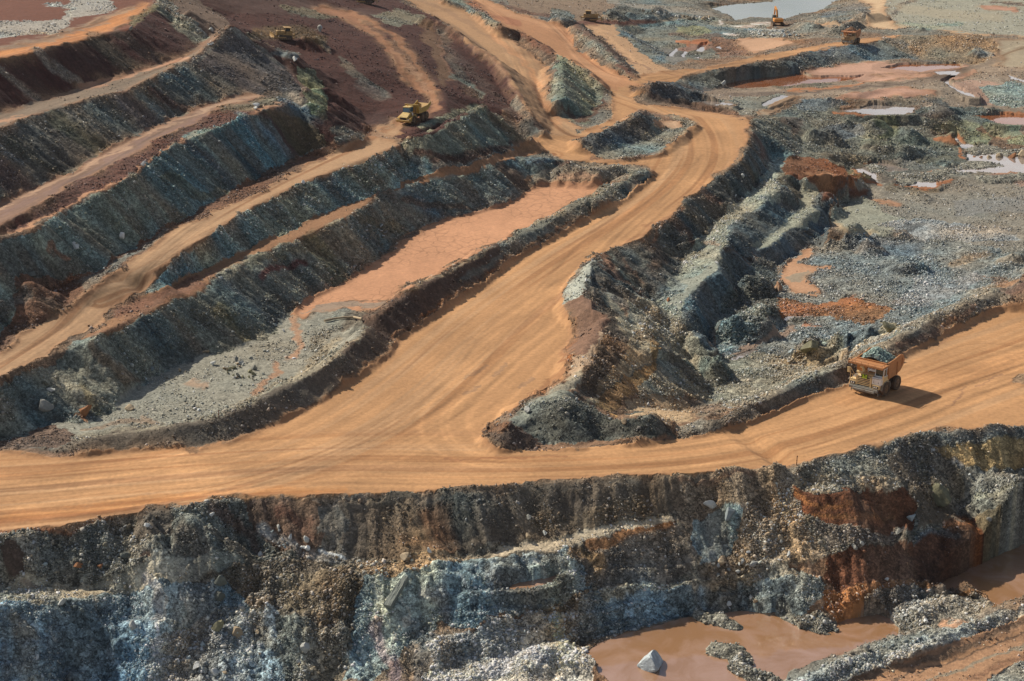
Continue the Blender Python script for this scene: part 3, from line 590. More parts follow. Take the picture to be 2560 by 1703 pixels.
P("1600,222 1625,203 1690,205 1720,222 1790,240 1740,258 1650,240", (.085, .10, .105), .7, .8); S("1590,225 1625,235 1700,262 1800,275 1850,290", 12, (.11, .068, .048), .6, .5, .9); S("1605,215 1625,222", 9, (.13, .065, .04), .4, .3, .8)
# far floor
P("1760,245 1784,222 1992,180 2180,152 2420,160 2560,172 2700,180 2700,320 2500,330 2440,300 2280,262 2050,250 1900,270 1880,285 1800,262", (.27, .215, .16), .3, .35)
P("1980,178 2180,155 2420,162 2450,180 2400,200 2250,196 2180,205 2100,200", (.46, .28, .20), .06, .03); P("2140,232 2260,215 2340,225 2340,240 2240,240 2200,250 2060,250", (.42, .25, .18), .08, .05); P("2380,205 2470,200 2560,220 2480,262 2420,250", (.36, .24, .18), .2, .15)
S("1760,232 1900,235 2100,222 2300,205 2400,182 2500,150", 10, (.20, .155, .115), .2, .1, .9); S("1800,238 2000,232 2200,214 2380,190", 3, (.10, .075, .06), .3, .1, .7); S("2180,190 2260,185 2340,182", 4, (.30, .17, .12), .2, .1, .6)
P("1930,210 2000,205 2100,212 2040,222 1940,222", (.15, .145, .115), .6, .6); P("2200,243 2300,240 2360,250 2280,264 2220,262", (.20, .165, .12), .5, .5)
P("1780,250 1880,240 1960,236 1930,262 1880,285 1850,290 1820,262", (.20, .20, .165), .35, .5); P("1890,285 1960,240 2010,238 1960,265 1920,290", (.36, .27, .175), .06, .03)
P("2450,215 2520,205 2640,225 2640,270 2500,265 2460,240", (.24, .275, .24), .6, 1.1)
# mounds and hollows east of the junction
P("1870,300 1930,290 1990,262 2090,250 2100,285 2280,290 2300,268 2450,265 2560,290 2560,320 2440,320 2400,350 2420,400 2350,420 2280,400 2180,400 2130,440 2000,430 1940,400 1880,380 1880,330", (.145, .15, .125), .7, .9)
P("2000,250 2080,245 2130,262 2060,275 1990,280", (.155, .17, .165), .7, 1.0); P("2040,320 2140,310 2170,340 2100,350 2050,340", (.11, .125, .13), .9, 1.2); S("1960,310 2040,330 2100,350", 20, (.13, .14, .12), None, .8, .6)
S("2170,350 2300,350 2420,360", 22, (.155, .165, .125), .5, .6, .7); P("2340,270 2300,235 2370,265 2400,292 2280,292", (.13, .115, .095), .6, .7); S("2195,300 2240,320 2210,340", 13, (.14, .155, .09), .5, .5, .8)
P("2390,330 2440,322 2480,345 2470,365 2400,358", (.22, .225, .14), .6, .8); P("2515,345 2560,335 2600,360 2530,366", (.22, .225, .14), .6, .8); P("2340,310 2420,300 2460,320 2400,340 2350,335", (.19, .20, .135), .6, .7); P("2460,310 2540,305 2560,335 2480,345", (.185, .19, .13), .6, .7)
S("2300,400 2360,395 2410,400", 14, (.13, .115, .08), .6, .4, .8); S("2060,385 2100,400 2150,415", 12, (.085, .075, .055), .5, .3, .7); S("1960,300 2000,310 1990,335", 14, (.11, .075, .055), .5, .4, .7)
P("1960,390 2060,395 2100,420 2160,440 2130,470 2060,475 2010,460 1960,430", (.19, .085, .042), .4, .4); P("2000,430 2060,432 2090,440 2050,450", (.40, .20, .10), .05, 0); S("1980,440 2030,470 2160,480", 16, (.17, .07, .035), .3, .1, .8); S("2120,430 2170,445 2140,455", 8, (.18, .19, .12), .5, .4, .8)
P("2130,450 2240,455 2340,470 2420,440 2560,440 2700,440 2700,650 2560,650 2420,600 2300,580 2200,560 2160,500", (.21, .195, .16), .35, .4); S("2180,505 2250,510", 7, (.36, .20, .12), .02, 0, .9); S("2150,500 2200,505", 8, (.33, .21, .13), .1, .05, .7)
S("2220,465 2290,480 2340,470", 12, (.18, .15, .105), .7, .6, .7); S("2480,440 2560,460", 9, (.36, .2, .14), .1, .05, .6); P("2380,500 2600,490 2600,530 2400,540", (.20, .195, .175), .3, .3)
P("2085,510 2160,490 2200,520 2260,545 2240,590 2120,585 2080,560", (.235, .24, .19), .3, .3); S("2090,560 2140,590 2180,585", 7, (.36, .24, .14), .1, .05, .7); S("2090,540 2100,520 2120,505", 7, (.18, .18, .145), .7, .9, .7); S("2090,550 2110,570 2200,580", 5, (.36, .30, .19), .1, .05, .6)
# pit floor H
P("1951,665 2008,614 2053,598 2120,585 2240,590 2300,580 2420,600 2560,650 2560,700 2500,720 2430,750 2320,795 2211,866 2120,902 1992,950 1846,1020 1800,1000 1780,920 1833,881 1877,837 1938,795", (.185, .195, .18), .75, 1.35)
P("2100,600 2200,590 2330,590 2300,640 2160,640", (.15, .165, .165), .8, 1.2); P("2200,560 2300,545 2400,560 2520,570 2560,600 2400,600 2300,600", (.25, .265, .26), .6, 1.0); S("2205,600 2260,575 2300,565", 9, (.075, .08, .08), .5, .4, .7); S("2120,590 2170,610 2200,625", 9, (.09, .105, .11), .7, .9, .8)
P("1960,665 2010,615 2030,612 2020,640 1990,660 2040,668 2090,668 2030,680 2010,700 2060,735 2000,735 1970,720 1945,720", (.42, .245, .145), .05, .05); P("1960,690 2010,680 2030,690 2010,705 1980,705", (.28, .225, .16), .03, .03)
P("1945,745 2050,760 2130,745 2240,770 2200,810 2080,800 1990,785 1945,800 1935,770", (.22, .115, .058), .6, 1.0); S("1945,780 2000,770 2100,760 2140,750", 9, (.38, .16, .07), .2, .5, .75); S("1950,795 2010,788", 8, (.46, .22, .14), .02, 0, .9)
S("1835,902 1880,872 1930,845 1985,818", 11, (.29, .205, .15), .15, .2, .9); S("2020,812 2050,816", 6, (.46, .2, .1), .05, 0, .8)
P("2280,700 2400,670 2460,690 2400,740 2300,770 2240,760", (.245, .235, .215), .7, 1.3); S("2350,700 2480,650 2560,640", 22, (.20, .185, .15), .6, .9, .6); S("2380,665 2460,640", 14, (.26, .18, .10), None, None, .5)
P("1990,870 2040,850 2100,860 2100,880 2030,905 1985,890", (.25, .235, .175), .8, 1.2); P("2190,825 2230,808 2260,815 2240,835 2200,845", (.26, .225, .15), .6, .6); P("1780,900 1900,885 2000,905 2110,880 2200,855 2100,900 1990,950 1850,1010 1790,1010", (.24, .22, .165), .7, 1.1)
P("1900,760 1938,795 1877,837 1833,881 1800,890 1790,840 1830,790", (.20, .235, .215), .85, 1.5)
P("2450,690 2530,700 2560,690 2620,700 2600,760 2530,757 2500,724", (.16, .12, .09), .6, .6)
# berm along the truck road
P("1684,1092 1700,1070 1780,1045 1846,1018 1992,950 2120,900 2211,864 2320,793 2430,748 2503,718 2530,735 2525,757 2466,779 2357,830 2247,888 2120,948 2010,995 1882,1050 1800,1074", (.135, .12, .095), .5, .6)
S("1846,1018 1992,950 2120,900 2211,864 2320,793 2430,748 2500,722", 8, (.235, .215, .165), .6, .9, .8); S("2250,870 2330,835 2440,770", 12, (.13, .08, .058), None, .3, .7); S("1700,1072 1760,1055", 14, (.22, .215, .18), .4, .4, .8); S("2530,730 2600,700", 18, (.10, .06, .048), .5, .3, .8)
# terraces right of the middle road
P("1450,655 1499,634 1543,616 1600,600 1640,563 1673,548 1705,509 1753,474 1804,438 1855,400 1880,335 1935,385 1919,425 1880,473 1823,527 1737,604 1689,687 1648,760 1600,740 1507,713 1464,693", (.095, .10, .09), .65, .85)
S("1680,550 1720,590 1730,600", 14, (.12, .06, .04), None, .3, .7); S("1620,600 1650,640 1640,700", 22, (.10, .065, .045), None, .6, .6); S("1760,480 1800,510", 14, (.11, .06, .045), None, .4, .6); S("1850,410 1890,440", 12, (.10, .085, .05), None, .6, .6)
S("1500,640 1560,700 1620,750", 10, (.14, .085, .06), None, .2, .8); S("1520,640 1590,710", 6, (.15, .18, .165), None, .2, .8); S("1560,625 1600,660 1660,730", 22, (.11, .135, .135), None, .7, .7); S("1560,650 1610,700", 6, (.12, .07, .05), None, .2, .7)
S("1880,320 1870,360 1830,415 1790,445", 8, (.20, .17, .125), .4, .5, .7); S("1870,330 1900,360 1910,390", 14, (.11, .065, .05), .5, .4, .8)
P("1935,385 1985,385 1951,432 1947,486 1919,505 1877,524 1855,543 1830,572 1820,620 1801,655 1801,674 1747,719 1721,751 1708,773 1696,811 1640,780 1648,760 1689,687 1737,604 1823,527 1880,473 1919,425", (.27, .275, .22), .55, 1.0)
P("1690,700 1745,680 1800,650 1800,675 1747,718 1700,775 1680,760", (.24, .25, .205), .3, .3); S("1640,700 1670,680 1700,720 1670,740", 18, (.15, .155, .14), .8, 1.3, .7); S("1755,600 1800,615", 9, (.28, .20, .14), .2, .3, .7)
P("1951,432 2008,464 2011,492 1995,528 1951,566 1887,620 1871,680 1852,725 1807,760 1791,783 1782,837 1788,878 1740,850 1696,811 1708,773 1721,751 1747,719 1801,674 1801,655 1820,620 1830,572 1855,543 1877,524 1919,505 1947,486", (.105, .12, .115), .6, .6)
S("1830,625 1860,650 1870,670", 12, (.09, .06, .045), None, .4, .8); S("1950,435 1985,470 2000,500", 16, (.14, .115, .07), None, .3, .7); S("1700,800 1750,820 1780,870", 22, (.115, .14, .145), None, .8, .7)
P("2008,464 2062,477 2037,505 2043,534 2011,563 1973,572 1951,598 1919,623 1881,626 1887,620 1951,566 1995,528 2011,492", (.245, .25, .195), .35, .4)
P("2062,477 2123,467 2164,483 2081,502 2075,559 2053,598 2008,614 1976,642 1944,661 1900,650 1881,628 1919,623 1951,598 1973,572 2011,563 2043,534 2037,505", (.105, .12, .12), .5, .5); S("2070,485 2120,478 2160,485", 13, (.15, .06, .03), .3, .1, .95); S("2010,575 2040,580", 10, (.12, .08, .05), None, .3, .6)
P("1871,680 1900,650 1944,661 1951,720 1938,795 1900,760 1830,790 1791,783 1807,760 1852,725", (.11, .115, .10), .8, 1.4)
# berm east of the middle road, small cliff
P("1405,729 1450,672 1499,634 1482,660 1464,693 1459,739 1430,750 1413,755", (.34, .36, .31), .25, .3); P("1413,760 1430,748 1459,739 1482,767 1517,792 1494,831 1471,869 1437,893 1420,880 1433,843 1428,805", (.17, .10, .066), .25, .12)  # first patch: sunlight on the berm face put into a paler tone
P("1437,893 1471,869 1494,831 1520,792 1530,800 1500,850 1470,905 1450,940 1411,952 1418,905", (.37, .27, .18), .25, .25); P("1411,949 1450,930 1462,917 1457,945 1421,975 1400,985 1358,978", (.30, .275, .21), .4, .4)  # lower ridge painted paler where the sun falls on it
P("1400,975 1358,975 1312,1013 1276,1038 1225,1071 1240,1085 1340,1060 1429,1003 1440,985", (.215, .22, .18), .4, .45); P("1205,1094 1225,1068 1269,1054 1300,1075 1340,1090 1378,1112 1378,1127 1289,1125 1233,1115", (.095, .062, .046), .4, .25)
P("1300,1072 1340,1030 1360,1012 1429,1003 1480,1016 1528,1042 1582,1040 1620,1035 1658,1056 1681,1076 1690,1092 1582,1107 1505,1117 1378,1120", (.105, .11, .095), .55, .6)
P("1340,1112 1500,1103 1600,1095 1684,1086 1684,1092 1505,1117 1340,1128", (.25, .15, .09), .2, .15); S("1276,1040 1320,1025", 7, (.12, .115, .10), .4, .3, .7)
P("1464,693 1507,713 1515,754 1560,840 1556,883 1528,934 1500,972 1450,990 1430,1000 1457,940 1471,905 1494,850 1520,795 1482,767 1459,739", (.115, .09, .066), .6, .8); S("1475,700 1510,750 1550,800 1580,830", 10, (.10, .10, .085), .8, 1.1, .8)  # shaded right side of the berm painted darker
P("1507,739 1545,762 1568,797 1604,820 1630,831 1619,865 1615,901 1579,934 1551,959 1505,977 1488,1005 1440,1010 1500,972 1528,934 1556,883 1560,840 1530,780", (.31, .25, .165), .5, .7); S("1507,739 1535,765 1560,800 1590,825", 12, (.30, .29, .215), .2, .2, .8)
P("1488,1005 1505,977 1551,959 1579,934 1615,901 1619,865 1634,834 1650,850 1633,893 1623,944 1597,993 1531,1038", (.27, .175, .085), .5, .2); S("1520,975 1570,945 1610,905", 5, (.11, .12, .105), .5, .3, .8); S("1540,985 1580,960", 12, (.24, .16, .08), None, None, .6)
P("1600,740 1648,760 1696,811 1740,850 1788,878 1760,940 1700,1000 1640,1030 1597,993 1623,944 1640,900 1640,850 1604,820 1568,797", (.24, .235, .185), .7, 1.0); P("1590,1010 1640,990 1720,1010 1740,1035 1680,1060 1620,1035 1560,1035", (.36, .27, .17), .35, .5); S("1715,1020 1740,1040 1690,1055", 9, (.14, .09, .06), None, .3, .6)
P("1640,855 1690,880 1675,960 1625,945", (.20, .20, .165), .5, .5); P("1700,880 1790,900 1780,1000 1720,1000", (.26, .23, .165), .7, 1)
# left mid berm and the darker second berm
P("0,1120 60,1128 140,1120 175,1104 292,1082 438,1060 547,1042 657,998 730,961 803,918 860,877 905,830 925,820 985,855 978,876 850,962 730,1029 620,1086 474,1119 219,1131 60,1140", (.125, .105, .08), .3, .35)
S("180,1100 292,1080 438,1057 547,1038 657,994 730,957 803,913 870,865 905,832", 9, (.25, .225, .165), .4, .6, .8); P("860,880 905,830 950,830 985,858 900,920", (.10, .075, .055), .3, .2)  # first stroke: sunlit berm top painted paler than its face
S("860,955 930,905 985,868", 7, (.20, .10, .045), .2, .05, .9); S("474,1122 620,1088 730,1031 850,964", 4, (.16, .09, .05), .2, .05, .8); S("0,1130 100,1135 230,1136", 9, (.16, .10, .066), .4, .2, .9); P("-200,1100 0,1096 130,1064 180,1092 140,1118 60,1126 -200,1160", (.135, .09, .065), .6, .4)
P("900,802 948,784 1018,729 1076,700 1142,664 1208,624 1262,605 1290,640 1178,722 1058,795 989,854 960,850", (.075, .05, .038), .3, .22); P("1242,618 1262,605 1288,586 1343,562 1434,509 1525,469 1609,421 1634,438 1525,513 1434,562 1361,606 1270,652", (.135, .14, .118), .45, .5)
S("985,845 1058,787 1178,714 1270,646 1361,600 1434,556", 6, (.15, .078, .042), .6, .3, .9); S("1018,728 1076,699 1142,663 1208,623", 5, (.20, .19, .145), .6, .8, .7); S("920,800 960,770 1010,735", 16, (.085, .055, .04), .5, .3, .8); S("1288,588 1343,562 1434,510 1525,470 1600,425", 5, (.24, .25, .2), .6, .8, .7)
S("1150,700 1240,645 1262,612", 12, (.12, .135, .12), None, .3, .7)
# junction island
P("1430,350 1460,345 1510,322 1560,302 1600,274 1625,282 1700,290 1740,305 1740,320 1700,345 1650,385 1560,400 1490,392", (.19, .19, .155), .6, .8); P("1430,352 1510,325 1560,305 1605,277 1640,300 1600,350 1500,375", (.10, .105, .10), .7, .8); S("1600,278 1640,285 1690,300", 9, (.16, .10, .07), .5, .3, .8); P("1640,300 1700,300 1700,320 1640,325", (.40, .26, .16), .1, .05); S("1480,395 1560,402 1640,385", 5, (.13, .065, .045), .3, .2, .8)
S("1295,368 1330,345", 12, (.28, .14, .075), .1, .05, .5)
# the near wall, from the road down
P("0,1356 128,1330 329,1290 512,1269 621,1249 767,1244 860,1239 1069,1230 1288,1215 1507,1200 1710,1189 1846,1182 1992,1168 2083,1148 2138,1134 2200,1116 2320,1088 2800,1056 2800,1250 2480,1290 2290,1345 2060,1400 1960,1428 1560,1470 1290,1530 1100,1560 900,1620 700,1750 -300,1800 -300,1400", (.125, .125, .105), .8, 1.1)
P("850,1241 1069,1231 1288,1215 1507,1200 1700,1190 1750,1200 1700,1270 1500,1320 1288,1360 1150,1390 1000,1400 880,1380 800,1300", (.098, .088, .07), .45, .28)
S("1090,1290 1100,1340 1120,1380", 48, (.16, .085, .045), None, .8, .6); S("1000,1350 1100,1380 1200,1370", 14, (.14, .11, .08), None, 1.4, .6); S("1350,1300 1450,1310 1600,1270", 34, (.15, .125, .085), None, 1.4, .7); S("880,1250 1000,1245 1400,1225 1600,1210", 9, (.12, .112, .09), .3, .2, .7)
P("1700,1189 1846,1182 1992,1168 2010,1200 1990,1290 1850,1330 1760,1330 1700,1290", (.15, .14, .115), .8, 1.4); S("1705,1200 1800,1205 1900,1195", 9, (.10, .072, .055), .4, .3, .8)
P("620,1249 767,1244 840,1250 830,1300 780,1400 700,1370 620,1300", (.11, .072, .05), .5, .5); S("700,1275 760,1300 780,1345", 22, (.105, .05, .034), None, .2, .8); S("560,1280 610,1310 640,1370", 22, (.10, .06, .042), None, .4, .7)
P("340,1290 384,1270 425,1275 425,1345 360,1350 330,1330", (.10, .088, .07), .35, .3); S("430,1280 500,1300 560,1330 600,1380", 14, (.22, .215, .175), .5, .8, .7); S("520,1320 580,1370 650,1425", 16, (.095, .082, .062), .3, .3, .8)
P("0,1370 60,1350 150,1340 300,1340 380,1360 420,1380 300,1450 80,1460 0,1440", (.15, .155, .135), .85, 1.3); P("0,1370 50,1360 90,1400 80,1450 0,1450", (.085, .06, .045), .3, .2)
P("0,1460 120,1450 300,1450 420,1390 560,1380 600,1410 480,1450 300,1490 180,1500 0,1510", (.27, .265, .215), .5, .75); S("370,1390 395,1393", 6, (.42, .25, .15), .05, 0, .8); S("60,1462 100,1466", 7, (.36, .24, .15), .05, 0, .5)
P("-200,1520 0,1510 180,1500 330,1480 480,1450 600,1470 620,1560 560,1640 500,1760 -200,1800", (.17, .225, .25), .8, .8)
S("40,1560 70,1600 60,1650", 36, (.17, .15, .11), None, .5, .6); S("0,1640 120,1660 260,1700", 60, (.10, .15, .19), None, .8, .6); S("150,1500 200,1540 250,1600", 26, (.12, .155, .165), None, .5, .7); S("380,1450 410,1480 400,1560", 22, (.20, .21, .22), .6, .3, .6)
for s_ in ["245,1490 252,1530 262,1590", "410,1460 430,1490 420,1550 400,1610", "425,1545 410,1590 395,1620", "130,1560 135,1600", "455,1480 470,1520", "440,1620 400,1680"]: S(s_, 4, (.45, .48, .46), .6, .4, .7)
P("520,1440 640,1400 780,1400 850,1430 830,1520 790,1580 700,1560 600,1500", (.135, .115, .085), .9, 1.6); P("700,1440 860,1420 900,1470 820,1560 740,1540", (.15, .125, .085), .8, 1.5)
P("380,1620 560,1520 700,1540 760,1620 700,1800 350,1800", (.24, .26, .25), .9, 1.9); S("640,1560 700,1640 740,1700", 26, (.10, .085, .06), None, .7, .7); P("700,1560 830,1570 860,1640 820,1760 740,1760", (.15, .15, .125), .9, 1.6)
S("640,1300 720,1360 790,1400 850,1400", 16, (.27, .28, .27), None, 1.6, .6); S("800,1380 850,1392", 10, (.42, .48, .5), .5, .6, .8); P("780,1250 850,1240 880,1290 850,1360 800,1330", (.125, .13, .115), .5, .6)
P("830,1400 1000,1405 1150,1392 1200,1400 1050,1440 950,1450 900,1440", (.20, .175, .13), .8, 1.5)
P("900,1445 1000,1440 1100,1420 1160,1400 1260,1400 1420,1365 1450,1420 1470,1470 1400,1490 1290,1530 1180,1580 1080,1560 1000,1640 930,1700 850,1700 880,1600 860,1540", (.20, .28, .31), .75, .65)
S("1180,1430 1250,1470 1330,1500", 40, (.13, .15, .15), None, .7, .6); S("1330,1395 1370,1380 1400,1400", 24, (.20, .25, .28), None, .5, .6); S("960,1490 1000,1560 1060,1600", 26, (.14, .20, .24), None, .3, .7); S("1060,1470 1090,1500 1100,1540", 16, (.22, .26, .29), None, .3, .6); S("940,1560 980,1620 990,1690", 20, (.24, .22, .27), None, .2, .6)
S("1020,1560 1060,1600 1050,1680", 34, (.085, .115, .14), None, .5, .7); S("860,1650 900,1620 930,1660", 26, (.20, .26, .27), None, .2, .6); S("1150,1480 1180,1500 1180,1540", 18, (.06, .075, .085), None, .4, .7)  # last stroke: shade of the hollow painted in as a dark patch
P("1060,1600 1180,1585 1300,1530 1420,1500 1480,1530 1450,1590 1460,1620 1490,1650 1500,1720 1060,1720 1080,1650", (.36, .39, .375), .9, 2.4)
P("1430,1368 1530,1338 1700,1300 1760,1330 1740,1400 1640,1460 1500,1480 1460,1440", (.13, .12, .10), .7, .7); S("1435,1370 1480,1390 1490,1420", 22, (.20, .14, .075), None, .2, .85); S("1480,1360 1530,1350 1600,1320 1690,1300", 16, (.24, .125, .055), .4, .1, .8); S("1540,1380 1500,1430 1600,1440", 22, (.115, .12, .115), None, 1.2, .6)
P("1288,1366 1500,1322 1690,1285 1700,1298 1530,1336 1380,1376 1290,1385 1200,1405", (.38, .34, .255), .35, .35)
P("1740,1290 1800,1270 1850,1290 1860,1350 1830,1400 1760,1400 1740,1340", (.16, .24, .28), .6, .5); S("1775,1290 1790,1340 1785,1390", 14, (.24, .32, .36), None, .2, .7); S("1850,1320 1880,1350 1860,1380", 26, (.075, .085, .085), None, .4, .7)
P("1850,1300 2000,1240 2020,1300 2060,1400 1960,1428 1800,1440 1780,1400 1840,1370", (.19, .175, .14), .9, 1.9)
P("1460,1480 1640,1462 1800,1440 1960,1430 2050,1450 2070,1480 1990,1530 1880,1530 1700,1550 1560,1580 1470,1610 1440,1570", (.16, .20, .21), .8, 1.0); P("1470,1470 1640,1450 1800,1430 1960,1420 1990,1450 1800,1455 1640,1475 1500,1500", (.24, .24, .2), .8, 1.8)
for s_ in ["1770,1465 1775,1530", "1810,1470 1790,1520", "1860,1470 1870,1520", "1560,1490 1570,1540"]: S(s_, 13, (.20, .28, .34), None, .5, .5)
P("1980,1190 2100,1200 2250,1190 2270,1215 2200,1225 2100,1222 1990,1250", (.215, .19, .14), .6, 1.0); P("1985,1240 2100,1225 2200,1225 2270,1212 2290,1270 2290,1320 2230,1325 2120,1325 2060,1310 2010,1280", (.09, .042, .024), .5, .05)
S("2040,1290 2130,1290 2240,1290", 12, (.15, .08, .035), None, None, .6); S("2000,1250 2060,1270 2140,1255", 9, (.28, .14, .06), None, None, .5); S("2110,1240 2130,1280 2200,1300", 16, (.14, .055, .024), None, None, .6); P("2040,1310 2180,1325 2290,1320 2240,1350 2140,1370 2060,1390", (.13, .125, .11), .8, 1.3)
P("2060,1400 2160,1375 2290,1345 2370,1318 2440,1300 2480,1290 2500,1340 2430,1400 2330,1430 2200,1450 2080,1470 2050,1440", (.085, .042, .026), .55, .12); S("2380,1300 2440,1330 2440,1380", 18, (.20, .08, .03), None, .1, .7); S("2300,1340 2360,1320 2380,1340", 12, (.12, .135, .14), None, .9, .7); S("2370,1308 2430,1312", 8, (.30, .13, .05), None, 0, .7)
P("2450,1290 2560,1270 2700,1260 2700,1340 2560,1360 2470,1395", (.15, .125, .08), .6, .6); P("2200,1130 2250,1135 2350,1230 2390,1290 2300,1320 2290,1260", (.105, .092, .07), .4, .5)
P("2330,1120 2560,1108 2800,1090 2800,1180 2560,1175 2460,1182 2400,1170", (.24, .175, .09), .6, .25); S("2350,1090 2440,1100 2560,1085", 22, (.095, .10, .092), .5, .6, .9); S("2380,1150 2400,1170", 12, (.16, .19, .21), None, None, .6); P("2300,1190 2400,1180 2420,1240 2340,1260", (.19, .175, .13), .8, .8); P("2400,1190 2560,1180 2700,1180 2700,1240 2560,1260 2430,1260", (.15, .15, .13), .8, 1.3); S("2450,1250 2560,1240 2620,1235", 12, (.25, .24, .18), .5, .7, .8)
# low ground at the water
P("2060,1470 2200,1450 2330,1432 2380,1430 2300,1490 2200,1530 2090,1550 2060,1520", (.24, .125, .06), .5, .5); S("2140,1505 2180,1480 2160,1500", 9, (.60, .27, .09), .05, 0, .9); S("2100,1515 2150,1525", 7, (.55, .25, .1), .1, .1, .7)
P("2180,1480 2240,1452 2330,1462 2300,1500 2200,1535 2110,1535 2140,1515", (.17, .165, .145), .85, 1.5); P("2240,1530 2330,1490 2420,1485 2480,1520 2400,1560 2300,1600 2240,1570", (.20, .195, .165), .8, 1.3); S("2240,1535 2290,1515 2320,1500", 16, (.30, .31, .29), .9, 2, .7); S("2400,1480 2440,1490 2480,1515", 9, (.25, .14, .06), .6, .6, .8); S("2340,1565 2420,1560", 9, (.42, .22, .12), .1, .1, .7)
P("1980,1712 2110,1648 2250,1610 2400,1562 2560,1502 2800,1400 2800,1450 2560,1540 2300,1640 2100,1700 2000,1740", (.24, .245, .22), .85, 1.8)
P("1950,1760 2110,1700 2300,1640 2560,1540 2800,1450 2800,1900 1950,1900", (.36, .21, .12), .15, .1, 1, True); S("2060,1720 2300,1645 2560,1550 2700,1500", 12, (.17, .115, .075), .3, .1, .9); S("2200,1710 2400,1630 2600,1570", 4, (.12, .085, .06), None, None, .8); S("2300,1710 2450,1650 2600,1600", 8, (.24, .22, .165), .2, .2, .8); S("2450,1690 2600,1620", 14, (.20, .11, .065), .3, .1, .8); S("2150,1710 2350,1640 2560,1572", 7, (.48, .27, .14), None, None, .7)
P("2470,1703 2520,1670 2700,1640 2700,1800 2400,1800", (.19, .185, .155), .6, .8)
P("1770,1540 1810,1540 1845,1560 1830,1570 1790,1560", (.25, .25, .21), .8, 1.5); P("1790,1620 1850,1635 1870,1665 1960,1710 1850,1720 1810,1670", (.24, .245, .19), .8, 1.4); P("1960,1530 2060,1530 2070,1565 2000,1575 1970,1555", (.17, .17, .145), .85, 1.5)

# wear on the wide roads
for s_, w_ in [("1433,860 1410,930 1350,980 1290,1035 1230,1080", 14), ("1425,800 1440,850 1420,900", 9)]: S(s_, w_, (.22, .10, .045), None, None, .6)
for s_, w_ in [("1165,945 1215,915", 5), ("1235,940 1262,912", 4.5), ("1300,965 1330,948", 5), ("1160,985 1200,965", 4)]: S(s_, w_ * 1.5, (.24, .15, .09), None, None, .6, True)
0 and S("1230,1120 1300,1133 1420,1133 1600,1112 1700,1096", 5, (.22, .11, .055), None, None, .5)
S("1120,1150 1300,1150 1420,1140", 4, (.26, .13, .065), None, None, .6)
for s_ in ["1600,600 1640,575 1700,520", "1560,600 1640,560 1680,530"]: S(s_, 6, (.24, .11, .05), None, None, .5)
S("2110,1000 2300,960 2560,900", 30, (.50, .25, .105), None, None, .35); S("0,1300 300,1265 600,1235 860,1222", 18, (.50, .23, .08), None, None, .5)
for s_ in ["2440,970 2470,950 2500,935", "2370,1000 2400,985", "2360,1010 2420,975"]: S(s_, 4, (.24, .13, .075), None, None, .6)
S("960,640 1000,600 1045,575", 12, (.085, .075, .055), .5, .4, .8)
for s_ in ["1900,1480 1880,1540", "1240,1430 1230,1500", "1160,1600 1120,1700"]: S(s_, 10, (.20, .28, .33), None, .5, .6)
for s_ in ["980,1470 1010,1520 1000,1580", "1120,1450 1160,1480", "1340,1400 1360,1440", "300,1540 330,1600", "60,1540 90,1580", "480,1500 470,1560", "250,1620 300,1680"]: S(s_, 7, (.34, .40, .42), .5, .4, .6)

# wet orange rims of the far pools
for s_, w_ in [("2335,345 2380,338 2410,350 2412,362", 6), ("2420,414 2360,426 2300,436 2245,444", 5), ("2130,424 2165,455 2200,462", 5), ("2230,462 2330,470 2380,452", 5), ("1975,228 2100,218 2160,210", 4), ("2080,280 2120,288 2200,292", 4), ("2460,290 2530,284 2600,290", 6), ("2400,372 2412,392 2440,408", 6)]: S(s_, w_, (.40, .155, .06), .1, .02, .85)
P("2330,340 2400,334 2414,352 2400,362 2360,352", (.38, .15, .06), .08, .02); S("2480,436 2560,440 2620,446", 8, (.42, .22, .13), .1, .05, .8); S("2150,205 2260,196 2330,190", 4, (.45, .26, .18), .05, 0, .7)

# ------------------------------------------------------------------ streaks: tipped material down the slopes, wheel tracks along the roads
gyv, gxv = np.gradient(blur(HR, 6), GS)
slope = sample(np.hypot(gxv, gyv).astype(np.float32), Xg, Yg).astype(np.float32)
steep = smooth01((slope - .25) * 3.2)
nearwall = (PYg > 1150) | ((PXg > 1950) & (PYg > 1060))
along = np.where(nearwall, Xf + .25 * Zg, .34 * Xf + .94 * Yf)
wob = (fbm(Xf * .12, Yf * .12, 2, 501) - .5) * 3
across = np.where(nearwall, Yf, .94 * Xf - .34 * Yf)
st1 = fbm((along + wob) * .75, across * .09, 4, 511) - .5
st2 = fbm((along + wob) * .18, across * .05, 3, 517) - .5
colr3 = colr.reshape(ROWS, COLS, 3)
rub2 = rub.reshape(ROWS, COLS); rock2 = rock.reshape(ROWS, COLS)
rocky = smooth01((rub2 - .2) * 3)
k = 1 + (st1 * 1.1 + st2 * .9) * steep * rocky
k *= 1 + (fbm(Xf * .5, Yf * .5, 4, 521) - .5) * .55 * (.25 + .75 * rocky)
colr3 *= np.clip(k, .45, 1.9)[..., None]
# hue drift of the rock: browner / bluer patches and streaks
hn = (st2 * 1.6 * steep + (fbm(Xf * .09 + 30, Yf * .09, 4, 525) - .5) * 1.6) * rocky
colr3[..., 0] *= 1 + hn * .42; colr3[..., 2] *= 1 - hn * .36

# brown staining on the grey dumps
bs_ = smooth01((fbm((along + wob) * .3, across * .05, 4, 541) - .5) * 5) * steep * rocky * .42
colr3[:] = colr3 * (1 - bs_[..., None]) + np.array((.12, .088, .062)) * bs_[..., None]
colr3[:] *= (1 + .22 * rocky * nearwall)[..., None]
